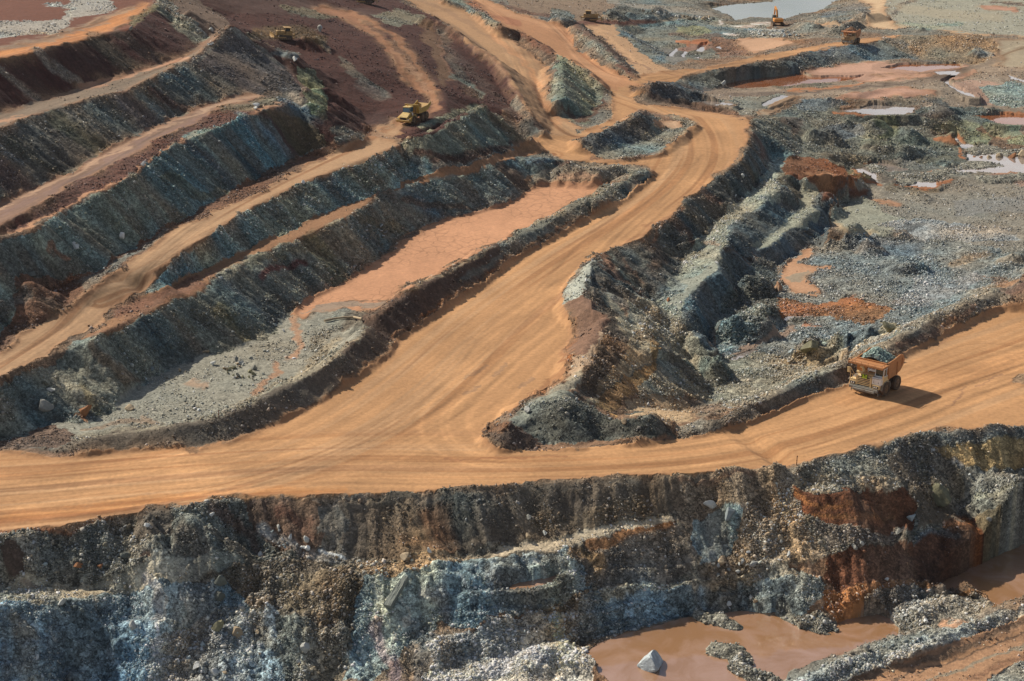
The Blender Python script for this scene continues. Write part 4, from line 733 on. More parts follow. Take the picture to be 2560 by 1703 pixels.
# richer rock tones
lum_ = colr3.mean(-1, keepdims=True)
cool_ = np.where(colr3[..., 2:3] > colr3[..., 0:1] * .8, .20, .08)
colr3[:] = np.clip(lum_ + (colr3 - lum_) * (1 + cool_ * rocky[..., None]), .01, 1) * (1 + .12 * rocky[..., None])

TRACK = np.zeros((ROWS, COLS), np.float32)
roadm = (rub2 < .12).astype(np.float32)
roade = roadm.copy()
for _ in range(3):
    for ax in (0, 1):
        cs_ = np.cumsum(np.concatenate([np.zeros_like(roade.take([0], ax)), np.pad(roade, [(4, 4) if a == ax else (0, 0) for a in (0, 1)], mode='edge')], ax), ax)
        roade = ((cs_.take(range(9, cs_.shape[ax]), ax) - cs_.take(range(0, cs_.shape[ax] - 9), ax)) / 9)
def road_tracks(s, hw, seed, cs=1.0, z=0, dark=.55, bands=True):
    Pw = world_line(L(s, z))
    for _ in range(3):
        Pw = [Pw[0]] + [tuple(a_[k_] * (1 - t_) + b_[k_] * t_ for k_ in range(3)) for a_, b_ in zip(Pw[:-1], Pw[1:]) for t_ in (.25, .75)] + [Pw[-1]]
    xs = [p[0] for p in Pw]; ys = [p[1] for p in Pw]
    j0 = np.searchsorted(yy, min(ys) - hw - 4); j1 = np.searchsorted(yy, max(ys) + hw + 4)
    J = slice(max(0, j0), min(ROWS, j1))
    X, Y = Xf[J], Yf[J]
    d, _, ar, sd = seg_dist(X, Y, Pw)
    w = smooth01((hw - d) / (hw * .35)) * roadm[J]
    drift = (vnoise(ar * .02, ar * 0, seed) - .5) * 3
    a = fbm(ar * .018 + 3, (sd + drift) * .9, 4, seed) - .5
    b = fbm(ar * .13, (sd + drift) * 3.0, 3, seed + 5) - .5
    e_ = fbm(X * .11, Y * .11, 4, seed + 44) - .5
    c = fbm(ar * .012, sd * .22, 3, seed + 9) - .5
    v = (a * .3 + b * .38 + c * .2 + e_ * 1.0) * cs
    f = np.clip(1 + v * .55, .6, 1.4) if bands else np.ones_like(d)
    # paired wheel marks that wander and cross
    rr_ = random.Random(seed)
    for k_ in range(int(hw * 1.1) + 2):
        o_ = rr_.uniform(-hw * .8, hw * .8); am = rr_.uniform(.5, hw * .45); fr = rr_.uniform(.008, .03); ph = rr_.uniform(0, 50); sg = rr_.choice((-1, -1, 1)) * rr_.uniform(.05, .17)
        oo = o_ + am * (vnoise(ar * fr + ph, ar * 0, seed + k_) - .5) * 2
        on = smooth01((vnoise(ar * .03 + ph * 2, ar * 0, seed + 3 * k_) - .35) * 5)
        for s_ in (-1.6, 1.6):
            q_ = np.exp(-((sd - oo - s_) / .34) ** 2) * on
            tr_ = 1 + .5 * np.sin(ar * 8.0 + 3 * np.sign(s_))
            f = f + sg * q_ * (.6 + .4 * tr_)
            if J.start < ROWS: TRACK[J] += -.05 * q_ * w
    colr3[J] *= (1 + (f - 1) * w)[..., None]
    if not bands: return
    # fresh darker, redder streaks where the graded surface is damp
    dk = smooth01((fbm(ar * .012 + 8, (sd + drift) * .7, 4, seed + 21) - .56) * 7) * w * dark
    colr3[J] = colr3[J] * (1 - dk[..., None]) + colr3[J] * np.array((.62, .50, .42)) * dk[..., None]
    pl = smooth01((fbm(ar * .01 + 28, (sd + drift) * .5, 4, seed + 33) - .53) * 6) * w * .5
    colr3[J] = colr3[J] * (1 - pl[..., None]) + (colr3[J] * .85 + np.array((.07, .07, .055)) * np.clip(colr3[J].mean(-1, keepdims=True) * 4, 0, 1) ** 2) * pl[..., None]
    TRACK[J] += (a * .05 + b * .08) * w
road_tracks("-300,1250 0,1235 400,1195 800,1165 1200,1170 1500,1158 1650,1148 1800,1130 1950,1096 2100,1050 2230,1003 2350,957 2450,922 2560,885 2800,800", 13, 601)
road_tracks("-300,1270 200,1235 500,1190 800,1090 1000,960 1200,800 1400,650 1550,555 1680,460 1740,380 1720,320 1640,285 1560,262", 11, 611, .9)
road_tracks("2500,900 2200,1015 2000,1085 1700,1130 1400,1150 1220,1150 1120,1110 1100,1040 1180,960 1280,870 1390,800 1440,700 1560,590 1700,470", 10, 617, .9, 0, .6, False)
road_tracks("-400,1300 0,1262 300,1220 800,1150 1000,1080 1200,960 1400,760 1500,640 1620,540 1760,400", 9, 619, .9, 0, .6, False)
road_tracks("1700,400 1560,420 1400,385 1300,360 1380,320", 6, 623, .9, 1, .6, False)
road_tracks("-200,1010 0,905 200,800 330,710 500,585 700,485 850,415 960,350 1030,320", 5, 621, 1.5, 7, .9)
road_tracks("250,790 420,735 560,670 750,580 960,495 1100,435 1250,390 1370,350", 4, 627, 1.5, 5, .9)
road_tracks("1000,-20 1140,35 1240,90 1320,170 1350,250 1400,310 1500,320", 7, 631, 1.5, 5, .8)
road_tracks("1150,-20 1300,45 1420,110 1490,180 1560,205 1700,185 1900,150 2130,110 2240,90", 6, 637, 1.3, 2, .7)
road_tracks("1480,70 1560,120 1640,175 1700,185", 5, 641, 1.3, 2, .9)
road_tracks("800,28 920,75 1000,150 1060,230 1090,255 1040,310", 5, 643, 1.3, 13, .8)
road_tracks("-200,620 0,540 255,420 431,325 600,250", 4, 647, 1.3, 16, .7)
road_tracks("-200,380 0,305 204,235 401,175 500,130 560,80", 4, 651, 1.2, 23, .7)
road_tracks("-200,180 0,120 250,60 400,0", 12, 653, 1.6, 29, .8)
road_tracks("1950,1800 2300,1680 2560,1590 2800,1500", 9, 657, 1.7, -11, .9)
road_tracks("1750,235 2000,228 2250,205 2420,172 2560,140", 3, 661, 1.5, -2, .9)
colr3 *= (1 + (fbm(Xf * 2.2, Yf * 2.2, 2, 671) - .5) * .12 * roadm)[..., None]

# dust and windrows along the road edges
en = fbm(Xf * .35, Yf * .35, 4, 681)
we = np.clip(roade * 1.7, 0, 1) * (1 - roadm) * smooth01((en - .30) * 4) * .75
colr3[:] = colr3 * (1 - we[..., None]) + np.array((.27, .165, .09)) * (.7 + .6 * en[..., None]) * we[..., None]
wi = smooth01((1 - roade) * 2.4) * roadm * smooth01((en - .25) * 4) * .55
colr3[:] = colr3 * (1 - wi[..., None]) + np.array((.27, .14, .072)) * wi[..., None]
windrow = np.exp(-((roade - .5) / .22) ** 2) * (.15 + .6 * smooth01((en - .4) * 4)) * .35
# shrinkage cracks on the dried mud
pm_ = np.zeros(ROWS * COLS, bool); ib_ = np.nonzero((rub < .06) & (PXr > 700) & (PXr < 1560) & (PYr > 420) & (PYr < 800))[0]
ib_ = ib_[_inside(ib_, PXr, PYr, S2('725,790 770,742 923,668 1003,591 1076,560 1288,502 1345,462 1480,450 1540,450 1434,505 1343,556 1262,590 1142,655 1018,722 930,785 830,760'))]
pm_[ib_] = True; pk = np.nonzero(pm_.reshape(ROWS, COLS))
gx_, gy_ = Xf[pk], Yf[pk]; gx_ = gx_ + (fbm(gx_ * .4, gy_ * .4, 2, 691) - .5) * 1.6
f1 = np.full(gx_.shape, 9., np.float32); f2 = f1.copy()
sc2 = .55
ax_, ay_ = np.floor(gx_ * sc2), np.floor(gy_ * sc2 * .6)
for dx in (-1, 0, 1):
    for dy in (-1, 0, 1):
        px_ = ax_ + dx + _h(ax_ + dx, ay_ + dy, 5); py_ = ay_ + dy + _h(ax_ + dx, ay_ + dy, 6)
        dd = np.hypot(gx_ * sc2 - px_, gy_ * sc2 * .6 - py_); f2 = np.where(dd < f1, f1, np.minimum(f2, dd)); f1 = np.minimum(f1, dd)
cr = smooth01(1 - (f2 - f1) / .13) * smooth01((fbm(gx_ * .08, gy_ * .08, 2, 695) - .35) * 5)
colr3[pk] *= (1 - .33 * cr)[..., None] * (1 + (fbm(gx_ * .3, gy_ * .12, 4, 697) - .5) * .3)[..., None]

# ------------------------------------------------------------------ relief
g = rub2 * (1 - .55 * roadm)
far = np.clip(Yf / 260, .8, 2.0)
big = fbm(Xf * .28, Yf * .28, 4, 701) - .5
mid = fbm(Xf * .9, Yf * .9, 3, 705) - .5
c1, r1 = cellnoise(Xf * .42, Yf * .42, 711)
c2, r2 = cellnoise(Xf * 1.05, Yf * 1.05, 715)
lump = np.maximum(0, 1 - c1 * 1.5) * (r1 ** 2) * 1.0 + np.maximum(0, 1 - c2 * 1.5) * r2 ** 2 * .5
# ragged faces: shift the slope sideways, then add heaps and gullies
shx = (fbm(Xf * .35 + 3, Yf * .35, 3, 721) - .5) * 1.9 * g; shy = (fbm(Xf * .35 + 70, Yf * .35, 3, 725) - .5) * 1.9 * g
tz_ = smooth01(((PXg > 1480) & (PXg < 2120) & (PYg > 440) & (PYg < 900)) * 1.0) * (rub2 > .15)
shx = shx + tz_ * (fbm(Xf * .11 + 60, Yf * .11, 3, 727) - .5) * 6.0; shy = shy + tz_ * (fbm(Xf * .11 + 90, Yf * .11, 3, 728) - .5) * 4.0
Z = sample(HR, Xg + shx, Yg + shy).astype(np.float32)
Z += g * (big * 1.2 + mid * .45) + g * g * lump * .38
Z += st1 * steep * rocky * 1.1 + windrow
# cut faces: buttresses, hollows and stepped ledges
face = steep * rocky * (Yf < 215) 
Z += face * (fbm(Xf * .11 + 4, Yf * .05, 3, 731) - .5) * 2.4
lower_ = smooth01((PYg - 1340) / 90) * .8 + .2
terr = ((PXg > 1450) & (PXg < 2160) & (PYg > 380) & (PYg < 900)) * steep * rocky * .6 + face * lower_
ph_ = Z * (2 * math.pi / 1.5) + (fbm(Xf * .15, Yf * .15, 3, 735) - .5) * 9
Z += terr * np.sin(ph_) * .20 * smooth01((fbm(Xf * .08 + 9, Yf * .08, 3, 739) - .4) * 5) + terr * (fbm(Xf * .5, Yf * .5, 4, 737) - .5) * 1.1
Z += TRACK * .2
Z += (mid * .12 + big * .2) * roadm * .25
Z = Z.astype(np.float32)

# ------------------------------------------------------------------ water: basins cut into the ground, a sheet laid in each
PONDS = []
wmask_all = np.zeros((ROWS, COLS), bool)
wx2 = (wa * 2.2 + fa * .8) * scl; wy2 = (wb * .8 + fb * .35) * scl
def pond(name, s, kind, level=None, ragged=1.0, deep=.5, rim=.05):
    poly = S2(s)
    lv0 = level if level is not None else -3.0
    for _ in range(3 if level is None else 1):
        PX, PY = project(Xg, Yg, lv0)
        bb = (PX > min(p[0] for p in poly) - 60) & (PX < max(p[0] for p in poly) + 60) & (PY > min(p[1] for p in poly) - 40) & (PY < max(p[1] for p in poly) + 40)
        ix = np.nonzero(bb.ravel())[0]
        X = (PX + wx2 * ragged).ravel().astype(np.float32); Y = (PY + wy2 * ragged).ravel().astype(np.float32)
        m = ix[_inside(ix, X, Y, poly)]
        if level is None and len(m): lv0 = float(np.percentile(Z.ravel()[m], 12))
    lv = lv0
    Zr = Z.ravel()
    mask = np.zeros(ROWS * COLS, bool); mask[m] = True
    M2 = mask.reshape(ROWS, COLS)
    ring = M2.copy()
    for _ in range(5):
        ring[1:] |= ring[:-1]; ring[:-1] |= ring[1:]; ring[:, 1:] |= ring[:, :-1]; ring[:, :-1] |= ring[:, 1:]
    rg = ring & ~M2 & ~wmask_all
    Z[M2] = np.minimum(Z[M2], lv - deep * .6 - .25 * (fbm(Xf[M2] * .3, Yf[M2] * .3, 2, 77)) * deep)
    Z[rg] = np.maximum(Z[rg], lv + rim + .04 * np.abs(mid[rg]))
    wmask_all[M2] = True
    rock2[M2] = 0; rub2[M2] *= .3
    # damp, darker shore
    r2_ = ring.copy()
    for _ in range(4):
        r2_[1:] |= r2_[:-1]; r2_[:-1] |= r2_[1:]; r2_[:, 1:] |= r2_[:, :-1]; r2_[:, :-1] |= r2_[:, 1:]
    colr3[r2_ & ~M2] *= .8
    cxm = sum(p[0] for p in poly) / len(poly); cym = sum(p[1] for p in poly) / len(poly)
    jj, ii = np.nonzero(ring)
    if len(jj) == 0: return
    PONDS.append((name, kind, lv, (jj.min(), jj.max(), ii.min(), ii.max()), ring))
pond('water', "1766,15 1817,36 1839,58 1875,51 1926,53 1963,55 1985,44 2058,25 2083,9 2120,2 2140,-60 1960,-40 1933,4 1809,13", 'lake', -1.0, .6)
pond('water', "1784,219 1846,201 1992,184 2028,193 2120,193 2163,190 2131,204 2065,210 1955,219 1857,228", 'red', -1.75, .6)
pond('water', "2205,174 2247,163 2393,159 2411,171 2302,182", 'red', -1.75, .6)
pond('water', "2090,275 2150,270 2180,262 2214,264 2287,268 2280,285 2192,288 2120,283", 'mud', -3.2, .6)
pond('water', "2393,197 2353,215 2375,234 2404,248 2437,255 2422,244 2386,226 2371,215 2400,199", 'mud', None, .5)
pond('water', "2338,190 2390,186 2393,196 2345,197", 'mud', None, .5)
pond('water', "2426,288 2521,288 2590,292 2620,314 2503,310 2466,299", 'red', -5.2, .6)
pond('water', "2518,186 2560,200 2620,212 2560,206 2530,198", 'mud', None, .5)
pond('water', "2338,347 2393,341 2408,361 2488,363 2521,376 2565,369 2640,375 2640,430 2485,434 2430,430 2368,434 2371,452 2335,467 2277,463 2236,460 2247,445 2302,441 2357,430 2357,420 2411,412 2430,398 2415,379", 'mud', -7.9, 1.4)
pond('water', "2138,423 2182,407 2229,412 2284,427 2229,434 2193,438 2196,458 2167,451", 'mud', -7.9, 1.2)
pond('water', "1945,802 1960,792 2012,787 2000,794 1965,803", 'mud', None, .5)
pond('water', "1826,897 1850,884 1880,873 1900,874 1870,890 1840,902", 'mud', None, .5)
pond('water', "1295,374 1330,366 1334,371 1310,379", 'mud', None, .4)
pond('water', "1740,258 1790,262 1832,268 1810,275 1770,268", 'mud', None, .5)
pond('water', "1904,260 1952,239 1975,240 1933,259 1905,268", 'mud', None, .5)
pond('water', "1660,152 1690,120 1700,118 1672,152", 'mud', None, .4, .3)
pond('water', "1686,162 1712,128 1720,128 1698,162", 'mud', None, .4, .3)
pond('water', "1715,150 1745,143 1765,152 1740,158", 'mud', None, .4, .3)
pond('water', "1740,130 1752,114 1770,112 1755,132", 'mud', None, .4, .3)
pond('water', "1790,122 1800,118 1806,128", 'mud', None, .4, .3)
pond('water', "1272,1377 1300,1364 1350,1351 1398,1344 1382,1361 1325,1375 1290,1380", 'brown', None, .5, .3, .03)
pond('water', "1455,1640 1500,1605 1560,1582 1640,1564 1700,1547 1760,1538 1830,1530 1900,1530 1958,1530 1975,1545 2000,1572 2060,1568 2120,1545 2190,1535 2230,1548 2250,1575 2240,1608 2130,1642 2050,1670 1975,1698 1960,1730 1900,1900 1500,1900 1530,1700 1480,1660", 'brown', -11.75, .5, .9)
pond('water', "2300,1500 2340,1470 2380,1445 2430,1418 2500,1388 2560,1364 2640,1334 2720,1310 2760,1480 2640,1500 2540,1525 2480,1520 2470,1490 2400,1472 2340,1482", 'brown', -11.75, .5, .9)
# rubble bars that break the water of the big pond
def bar(s, h, w, lv=-11.75):
    Pw = world_line(L(s, lv))
    xs = [p[0] for p in Pw]; ys = [p[1] for p in Pw]
    J = slice(max(0, np.searchsorted(yy, min(ys) - 8)), np.searchsorted(yy, max(ys) + 8))
    d, _, ar, sd = seg_dist(Xf[J] + wa[J] * 3, Yf[J] + wb[J] * 3, Pw)
    zz = lv + h * (1 - d / w) + (mid[J]) * .7
    m = (d < w) & (zz > Z[J])
    Z[J][m] = zz[m]
    rub2[J][m] = .8; rock2[J][m] = 1.7; colr3[J][m] = np.array((.22, .215, .175)) * (1 + mid[J][m, None])
bar("1772,1545 1800,1552 1832,1563", .8, 1.3)
bar("1790,1628 1835,1640 1855,1662", .9, 1.6)
bar("1850,1670 1900,1692 1955,1712 1990,1730", .9, 1.4)
bar("1990,1545 2040,1560", 1.0, 2.2)
for s_, h_, w_ in [("2250,447 2290,443", .6, 3.5), ("2300,446 2350,440 2366,434", .7, 4), ("2380,418 2440,416", .4, 3), ("2240,462 2275,456", .4, 2.4), ("2440,378 2470,372", .6, 4), ("2520,384 2560,380", .5, 3), ("2420,408 2470,412", .3, 3), ("2190,418 2200,428", .4, 2.2), ("2460,446 2540,440", .4, 3)]: bar(s_, h_, w_, -7.9)
Z = np.where(np.isfinite(Z), Z, 0).astype(np.float32)

# ------------------------------------------------------------------ node helpers
def new_mat(name):
    m = bpy.data.materials.new(name); m.use_nodes = True
    nt = m.node_tree
    return m, nt, nt.nodes['Principled BSDF']
def N(nt, t, **kw):
    n = nt.nodes.new(t)
    for k_, v in kw.items():
        if k_ in n.inputs: n.inputs[k_].default_value = v
        else: setattr(n, k_, v)
    return n
def mth(nt, op, a, b=None, c=None, clamp=False):
    n = nt.nodes.new('ShaderNodeMath'); n.operation = op; n.use_clamp = clamp
    for i, v in enumerate((a, b, c)):
        if v is None: continue
        if isinstance(v, (int, float)): n.inputs[i].default_value = v
        else: nt.links.new(v, n.inputs[i])
    return n.outputs[0]
def scale_col(nt, col, fac):
    n = nt.nodes.new('ShaderNodeVectorMath'); n.operation = 'SCALE'
    nt.links.new(col, n.inputs[0])
    if isinstance(fac, (int, float)): n.inputs['Scale'].default_value = fac
    else: nt.links.new(fac, n.inputs['Scale'])
    return n.outputs[0]
def ground_material():
    m, nt, bs = new_mat('ground_rock_and_earth')
    at_ = N(nt, 'ShaderNodeAttribute', attribute_name='tone')
    ru = N(nt, 'ShaderNodeAttribute', attribute_name='rubble')
    geo = N(nt, 'ShaderNodeNewGeometry')
    pos = geo.outputs['Position']
    def vor(scale, rnd=1.0):
        v = N(nt, 'ShaderNodeTexVoronoi', Scale=scale, Randomness=rnd); v.feature = 'F1'
        nt.links.new(pos, v.inputs['Vector']); return v
    v1, v2, v3 = vor(1.8), vor(4.2), vor(9.0)
    v1.distance = 'CHEBYCHEV'; v2.distance = 'CHEBYCHEV'
    def val(v):
        s = N(nt, 'ShaderNodeSeparateColor'); nt.links.new(v.outputs['Color'], s.inputs[0]); return s.outputs[0]
    nz = N(nt, 'ShaderNodeTexNoise', Scale=1.7, Detail=6.0, Roughness=.65); nt.links.new(pos, nz.inputs['Vector'])
    # single stones: mostly near the base tone, a few pale, some dark gaps
    a = mth(nt, 'POWER', val(v1), 3.0); b = mth(nt, 'POWER', val(v2), 3.0); c = mth(nt, 'POWER', val(v3), 2.0)
    s = mth(nt, 'ADD', mth(nt, 'MULTIPLY', a, 1.1), mth(nt, 'ADD', mth(nt, 'MULTIPLY', b, 1.3), mth(nt, 'MULTIPLY', c, .9)))
    s = mth(nt, 'SUBTRACT', s, .78)
    gap = mth(nt, 'MULTIPLY', v2.outputs['Distance'], -.5)
    s = mth(nt, 'ADD', s, gap)
    s = mth(nt, 'MULTIPLY', s, ru.outputs['Fac'])
    nn = mth(nt, 'MULTIPLY', mth(nt, 'SUBTRACT', nz.outputs['Fac'], .5), .75)
    f = mth(nt, 'ADD', mth(nt, 'ADD', s, nn), 1.0)
    f = mth(nt, 'MAXIMUM', f, .3)
    nt.links.new(scale_col(nt, at_.outputs['Color'], f), bs.inputs['Base Color'])
    bs.inputs['Roughness'].default_value = .92
    bs.inputs['Specular IOR Level'].default_value = .25
    h = mth(nt, 'ADD', mth(nt, 'MULTIPLY', v1.outputs['Distance'], -.34), mth(nt, 'ADD', mth(nt, 'MULTIPLY', v2.outputs['Distance'], -.26), mth(nt, 'MULTIPLY', v3.outputs['Distance'], -.12)))
    h = mth(nt, 'ADD', mth(nt, 'MULTIPLY', h, ru.outputs['Fac']), mth(nt, 'MULTIPLY', nz.outputs['Fac'], .12))
    bp = N(nt, 'ShaderNodeBump', Strength=.9, Distance=.55)
    nt.links.new(h, bp.inputs['Height']); nt.links.new(bp.outputs[0], bs.inputs['Normal'])
    return m
MAT_GROUND = ground_material()

def grid_mesh(name, X, Y, Z_, keep=None):
    R, C = X.shape
    me = bpy.data.meshes.new(name)
    idx = np.arange(R * C).reshape(R, C)
    q = np.stack([idx[:-1, :-1], idx[:-1, 1:], idx[1:, 1:], idx[1:, :-1]], -1).reshape(-1, 4)
    co = np.stack([X.ravel(), Y.ravel(), Z_.ravel()], 1).astype(np.float32)
    if keep is not None:
        q = q[keep.ravel()]
        used, inv = np.unique(q, return_inverse=True); q = inv.reshape(-1, 4); co = co[used]
    me.vertices.add(len(co)); me.vertices.foreach_set('co', co.ravel())
    me.loops.add(q.size); me.loops.foreach_set('vertex_index', q.ravel().astype(np.int32))
    me.polygons.add(len(q)); me.polygons.foreach_set('loop_start', (np.arange(len(q)) * 4).astype(np.int32))
    me.polygons.foreach_set('loop_total', np.full(len(q), 4, np.int32))
    me.update(calc_edges=True)
    return me
me = grid_mesh('ground', Xg, Yg, Z)
ca = me.color_attributes.new('tone', 'FLOAT_COLOR', 'POINT')
rgba = np.ones((ROWS * COLS, 4), np.float32); rgba[:, :3] = np.clip(colr3.reshape(-1, 3), .012, .8)
ca.data.foreach_set('color', rgba.ravel())
fa_ = me.attributes.new('rubble', 'FLOAT', 'POINT'); fa_.data.foreach_set('value', rub2.ravel().astype(np.float32))
me.materials.append(MAT_GROUND)
me.polygons.foreach_set('use_smooth', np.ones(len(me.polygons), bool))
ground = bpy.data.objects.new('ground', me); COL.objects.link(ground)
ground['kind'] = 'structure'; ground['label'] = 'open pit ground of dump terraces, benches and haul roads'

# water sheets
def water_material(name, deepc, rough=.06, film=None, ior=1.8, wave=.04):
    m, nt, bs = new_mat(name)
    geo = N(nt, 'ShaderNodeNewGeometry')
    nz = N(nt, 'ShaderNodeTexNoise', Scale=.22, Detail=5.0, Roughness=.6, Distortion=.8)
    nt.links.new(geo.outputs['Position'], nz.inputs['Vector'])
    mx = N(nt, 'ShaderNodeMix', data_type='RGBA')
    mx.inputs['A'].default_value = (*deepc, 1); mx.inputs['B'].default_value = (*(film or [c * 1.25 for c in deepc]), 1)
    nt.links.new(mth(nt, 'MULTIPLY_ADD', nz.outputs['Fac'], 4.0, -1.6, clamp=True), mx.inputs['Factor'])
    nt.links.new(mx.outputs['Result'], bs.inputs['Base Color'])
    bs.inputs['Roughness'].default_value = rough
    bs.inputs['IOR'].default_value = ior
    bs.inputs['Specular IOR Level'].default_value = .8
    n2_ = N(nt, 'ShaderNodeTexNoise', Scale=1.3, Detail=2.0); nt.links.new(geo.outputs['Position'], n2_.inputs['Vector'])
    bp = N(nt, 'ShaderNodeBump', Strength=wave, Distance=.1); nt.links.new(n2_.outputs['Fac'], bp.inputs['Height']); nt.links.new(bp.outputs[0], bs.inputs['Normal'])
    return m
WM = {'lake': water_material('lake_water', (.42, .44, .40), .03, (.40, .42, .34), 2.0, 0.0), 'red': water_material('red_water', (.38, .13, .045), .05, (.42, .20, .12), 2.0, 0.0),
      'mud': water_material('muddy_water', (.56, .50, .46), .03, (.52, .42, .36), 2.0, 0.0), 'brown': water_material('brown_water', (.31, .17, .085), .05, (.40, .25, .175), 1.9, .03)}
for k_ in ('lake', 'mud'): WM[k_].node_tree.nodes['Principled BSDF'].inputs['Metallic'].default_value = .62
WM['red'].node_tree.nodes['Principled BSDF'].inputs['Metallic'].default_value = .4
WLAB = {'lake': 'olive green lake behind the excavator', 'red': 'rust red puddle on the pit floor', 'mud': 'shallow muddy puddle reflecting the sky', 'brown': 'brown pond at the foot of the rock wall'}
for name, kind, lv, (j0, j1, i0, i1), ring in PONDS:
    j0, j1, i0, i1 = max(0, j0 - 1), min(ROWS - 1, j1 + 1), max(0, i0 - 1), min(COLS - 1, i1 + 1)
    st = 3
    X = Xg[j0:j1 + 1:st, i0:i1 + 1:st]; Y = Yg[j0:j1 + 1:st, i0:i1 + 1:st]
    r = ring[j0:j1 + 1:st, i0:i1 + 1:st]
    if min(X.shape) < 3: continue
    kp = r[:-1, :-1] & r[:-1, 1:] & r[1:, :-1] & r[1:, 1:]
    if kp.sum() < 2: kp = r[:-1, :-1] | r[1:, 1:]
    if kp.sum() < 1: continue
    wme = grid_mesh(name, X, Y, np.full(X.shape, lv), kp)
    wme.materials.append(WM[kind])
    wo = bpy.data.objects.new(name, wme); COL.objects.link(wo)
    wo['kind'] = 'structure'; wo['label'] = WLAB[kind]

# ------------------------------------------------------------------ finding the ground
ly0, lyr = math.log(110.0), math.log(700.0 / 110.0)
def zat(x, y):
    fi = (math.log(max(y, 110.01)) - ly0) / lyr * (ROWS - 1); fj = (x / y + .52) / 1.04 * (COLS - 1)
    i = int(min(max(fi, 0), ROWS - 2)); j = int(min(max(fj, 0), COLS - 2)); a = fi - i; b = fj - j
    return float((Z[i, j] * (1 - b) + Z[i, j + 1] * b) * (1 - a) + (Z[i + 1, j] * (1 - b) + Z[i + 1, j + 1] * b) * a)
def hit(px, py):
    u, fy, fz = ray(px, py)
    t = 125.0 / fy; dt = .25 / fy
    for _ in range(2600):
        if fy * t > 695: break
        if CAMH + fz * t < zat(u * t, fy * t): break
        t += dt
    return u * t, fy * t, zat(u * t, fy * t)
def normal_at(x, y, e=.8):
    return Vector((zat(x - e, y) - zat(x + e, y), zat(x, y - e) - zat(x, y + e), 2 * e)).normalized()

# ------------------------------------------------------------------ loose stones, one mass
def stone_material(name, tone=None, var=.35):
    m, nt, bs = new_mat(name)
    geo = N(nt, 'ShaderNodeNewGeometry'); tc = N(nt, 'ShaderNodeTexCoord')
    nz = N(nt, 'ShaderNodeTexNoise', Scale=1.6, Detail=5.0, Roughness=.65)
    nt.links.new(geo.outputs['Position'], nz.inputs['Vector'])
    f = mth(nt, 'MULTIPLY_ADD', nz.outputs['Fac'], var * 2.4, 1 - var * 1.2)
    if tone is None:
        a = N(nt, 'ShaderNodeAttribute', attribute_name='tone'); src = a.outputs['Color']
    else:
        oi = N(nt, 'ShaderNodeObjectInfo')
        rgb = N(nt, 'ShaderNodeRGB'); rgb.outputs[0].default_value = (*tone, 1); src = rgb.outputs[0]
        f = mth(nt, 'MULTIPLY', f, mth(nt, 'MULTIPLY_ADD', oi.outputs['Random'], .45, .78))
    nt.links.new(scale_col(nt, src, f), bs.inputs['Base Color'])
    bs.inputs['Roughness'].default_value = .85
    bs.inputs['Specular IOR Level'].default_value = .3
    n3 = N(nt, 'ShaderNodeTexNoise', Scale=6.0, Detail=4.0); nt.links.new(geo.outputs['Position'], n3.inputs['Vector'])
    bp = N(nt, 'ShaderNodeBump', Strength=.5, Distance=.12); nt.links.new(n3.outputs['Fac'], bp.inputs['Height']); nt.links.new(bp.outputs[0], bs.inputs['Normal'])
    return m
MAT_STONES = stone_material('loose_stones', None, .12)
NST = int(460000 * Q)
wgt = (np.clip(rock2 - .04, 0, 2.5) ** 1.25 * np.clip(190.0 / Yf, .3, 1.4) * (Z > -11.7) * (np.abs(Ug) < .40) * (.08 + 1.9 * smooth01((fbm(Xf * .22, Yf * .22, 4, 801) - .40) * 4.5))).ravel().astype(np.float64)
vis = (PXg > -260) & (PXg < W0 + 260) & (PYg > -40) & (PYg < H0 + 60)
wgt *= vis.ravel() * np.where(nearwall.ravel(), .75, 1.0)
cdf = np.cumsum(wgt); cdf /= cdf[-1]
sel = np.searchsorted(cdf, RNG.random(NST))
sy = Yf.ravel()[sel]; sx = Xf.ravel()[sel] + (RNG.random(NST) - .5) * .3
sy = sy + (RNG.random(NST) - .5) * .4
sz = Z.ravel()[sel]
rmin = np.maximum(.058, sy / 3500.0)
rad = rmin * np.clip(RNG.random(NST), 1e-3, 1) ** (-1 / 2.9)
rad = np.minimum(rad, .25 + .13 * RNG.random(NST)).astype(np.float32)
cube = np.array([(-1, -1, -1), (1, -1, -1), (1, 1, -1), (-1, 1, -1), (-1, -1, 1), (1, -1, 1), (1, 1, 1), (-1, 1, 1)], np.float32)
fq = np.array([(0, 3, 2, 1), (4, 5, 6, 7), (0, 1, 5, 4), (1, 2, 6, 5), (2, 3, 7, 6), (3, 0, 4, 7)])
V = cube[None] * (.48 + .5 * RNG.random((NST, 8, 3))).astype(np.float32)
V[:, 4:, :2] *= (.45 + .5 * RNG.random((NST, 1, 1))).astype(np.float32)
V *= (np.array([1, .72, .5]) * (.7 + .6 * RNG.random((NST, 1, 3)))).astype(np.float32)
q4 = RNG.normal(size=(NST, 4)); q4[:, 1:3] *= .45; q4 /= np.linalg.norm(q4, axis=1, keepdims=True)
w_, x_, y_, z_ = q4.T
Rm = np.stack([1 - 2 * (y_ ** 2 + z_ ** 2), 2 * (x_ * y_ - z_ * w_), 2 * (x_ * z_ + y_ * w_), 2 * (x_ * y_ + z_ * w_), 1 - 2 * (x_ ** 2 + z_ ** 2), 2 * (y_ * z_ - x_ * w_),
               2 * (x_ * z_ - y_ * w_), 2 * (y_ * z_ + x_ * w_), 1 - 2 * (x_ ** 2 + y_ ** 2)], 1).reshape(NST, 3, 3).astype(np.float32)
V = np.einsum('nij,nkj->nki', Rm, V) * rad[:, None, None]
V += np.stack([sx, sy, sz + rad * .12], 1)[:, None, :]
sme = bpy.data.meshes.new('rubble')
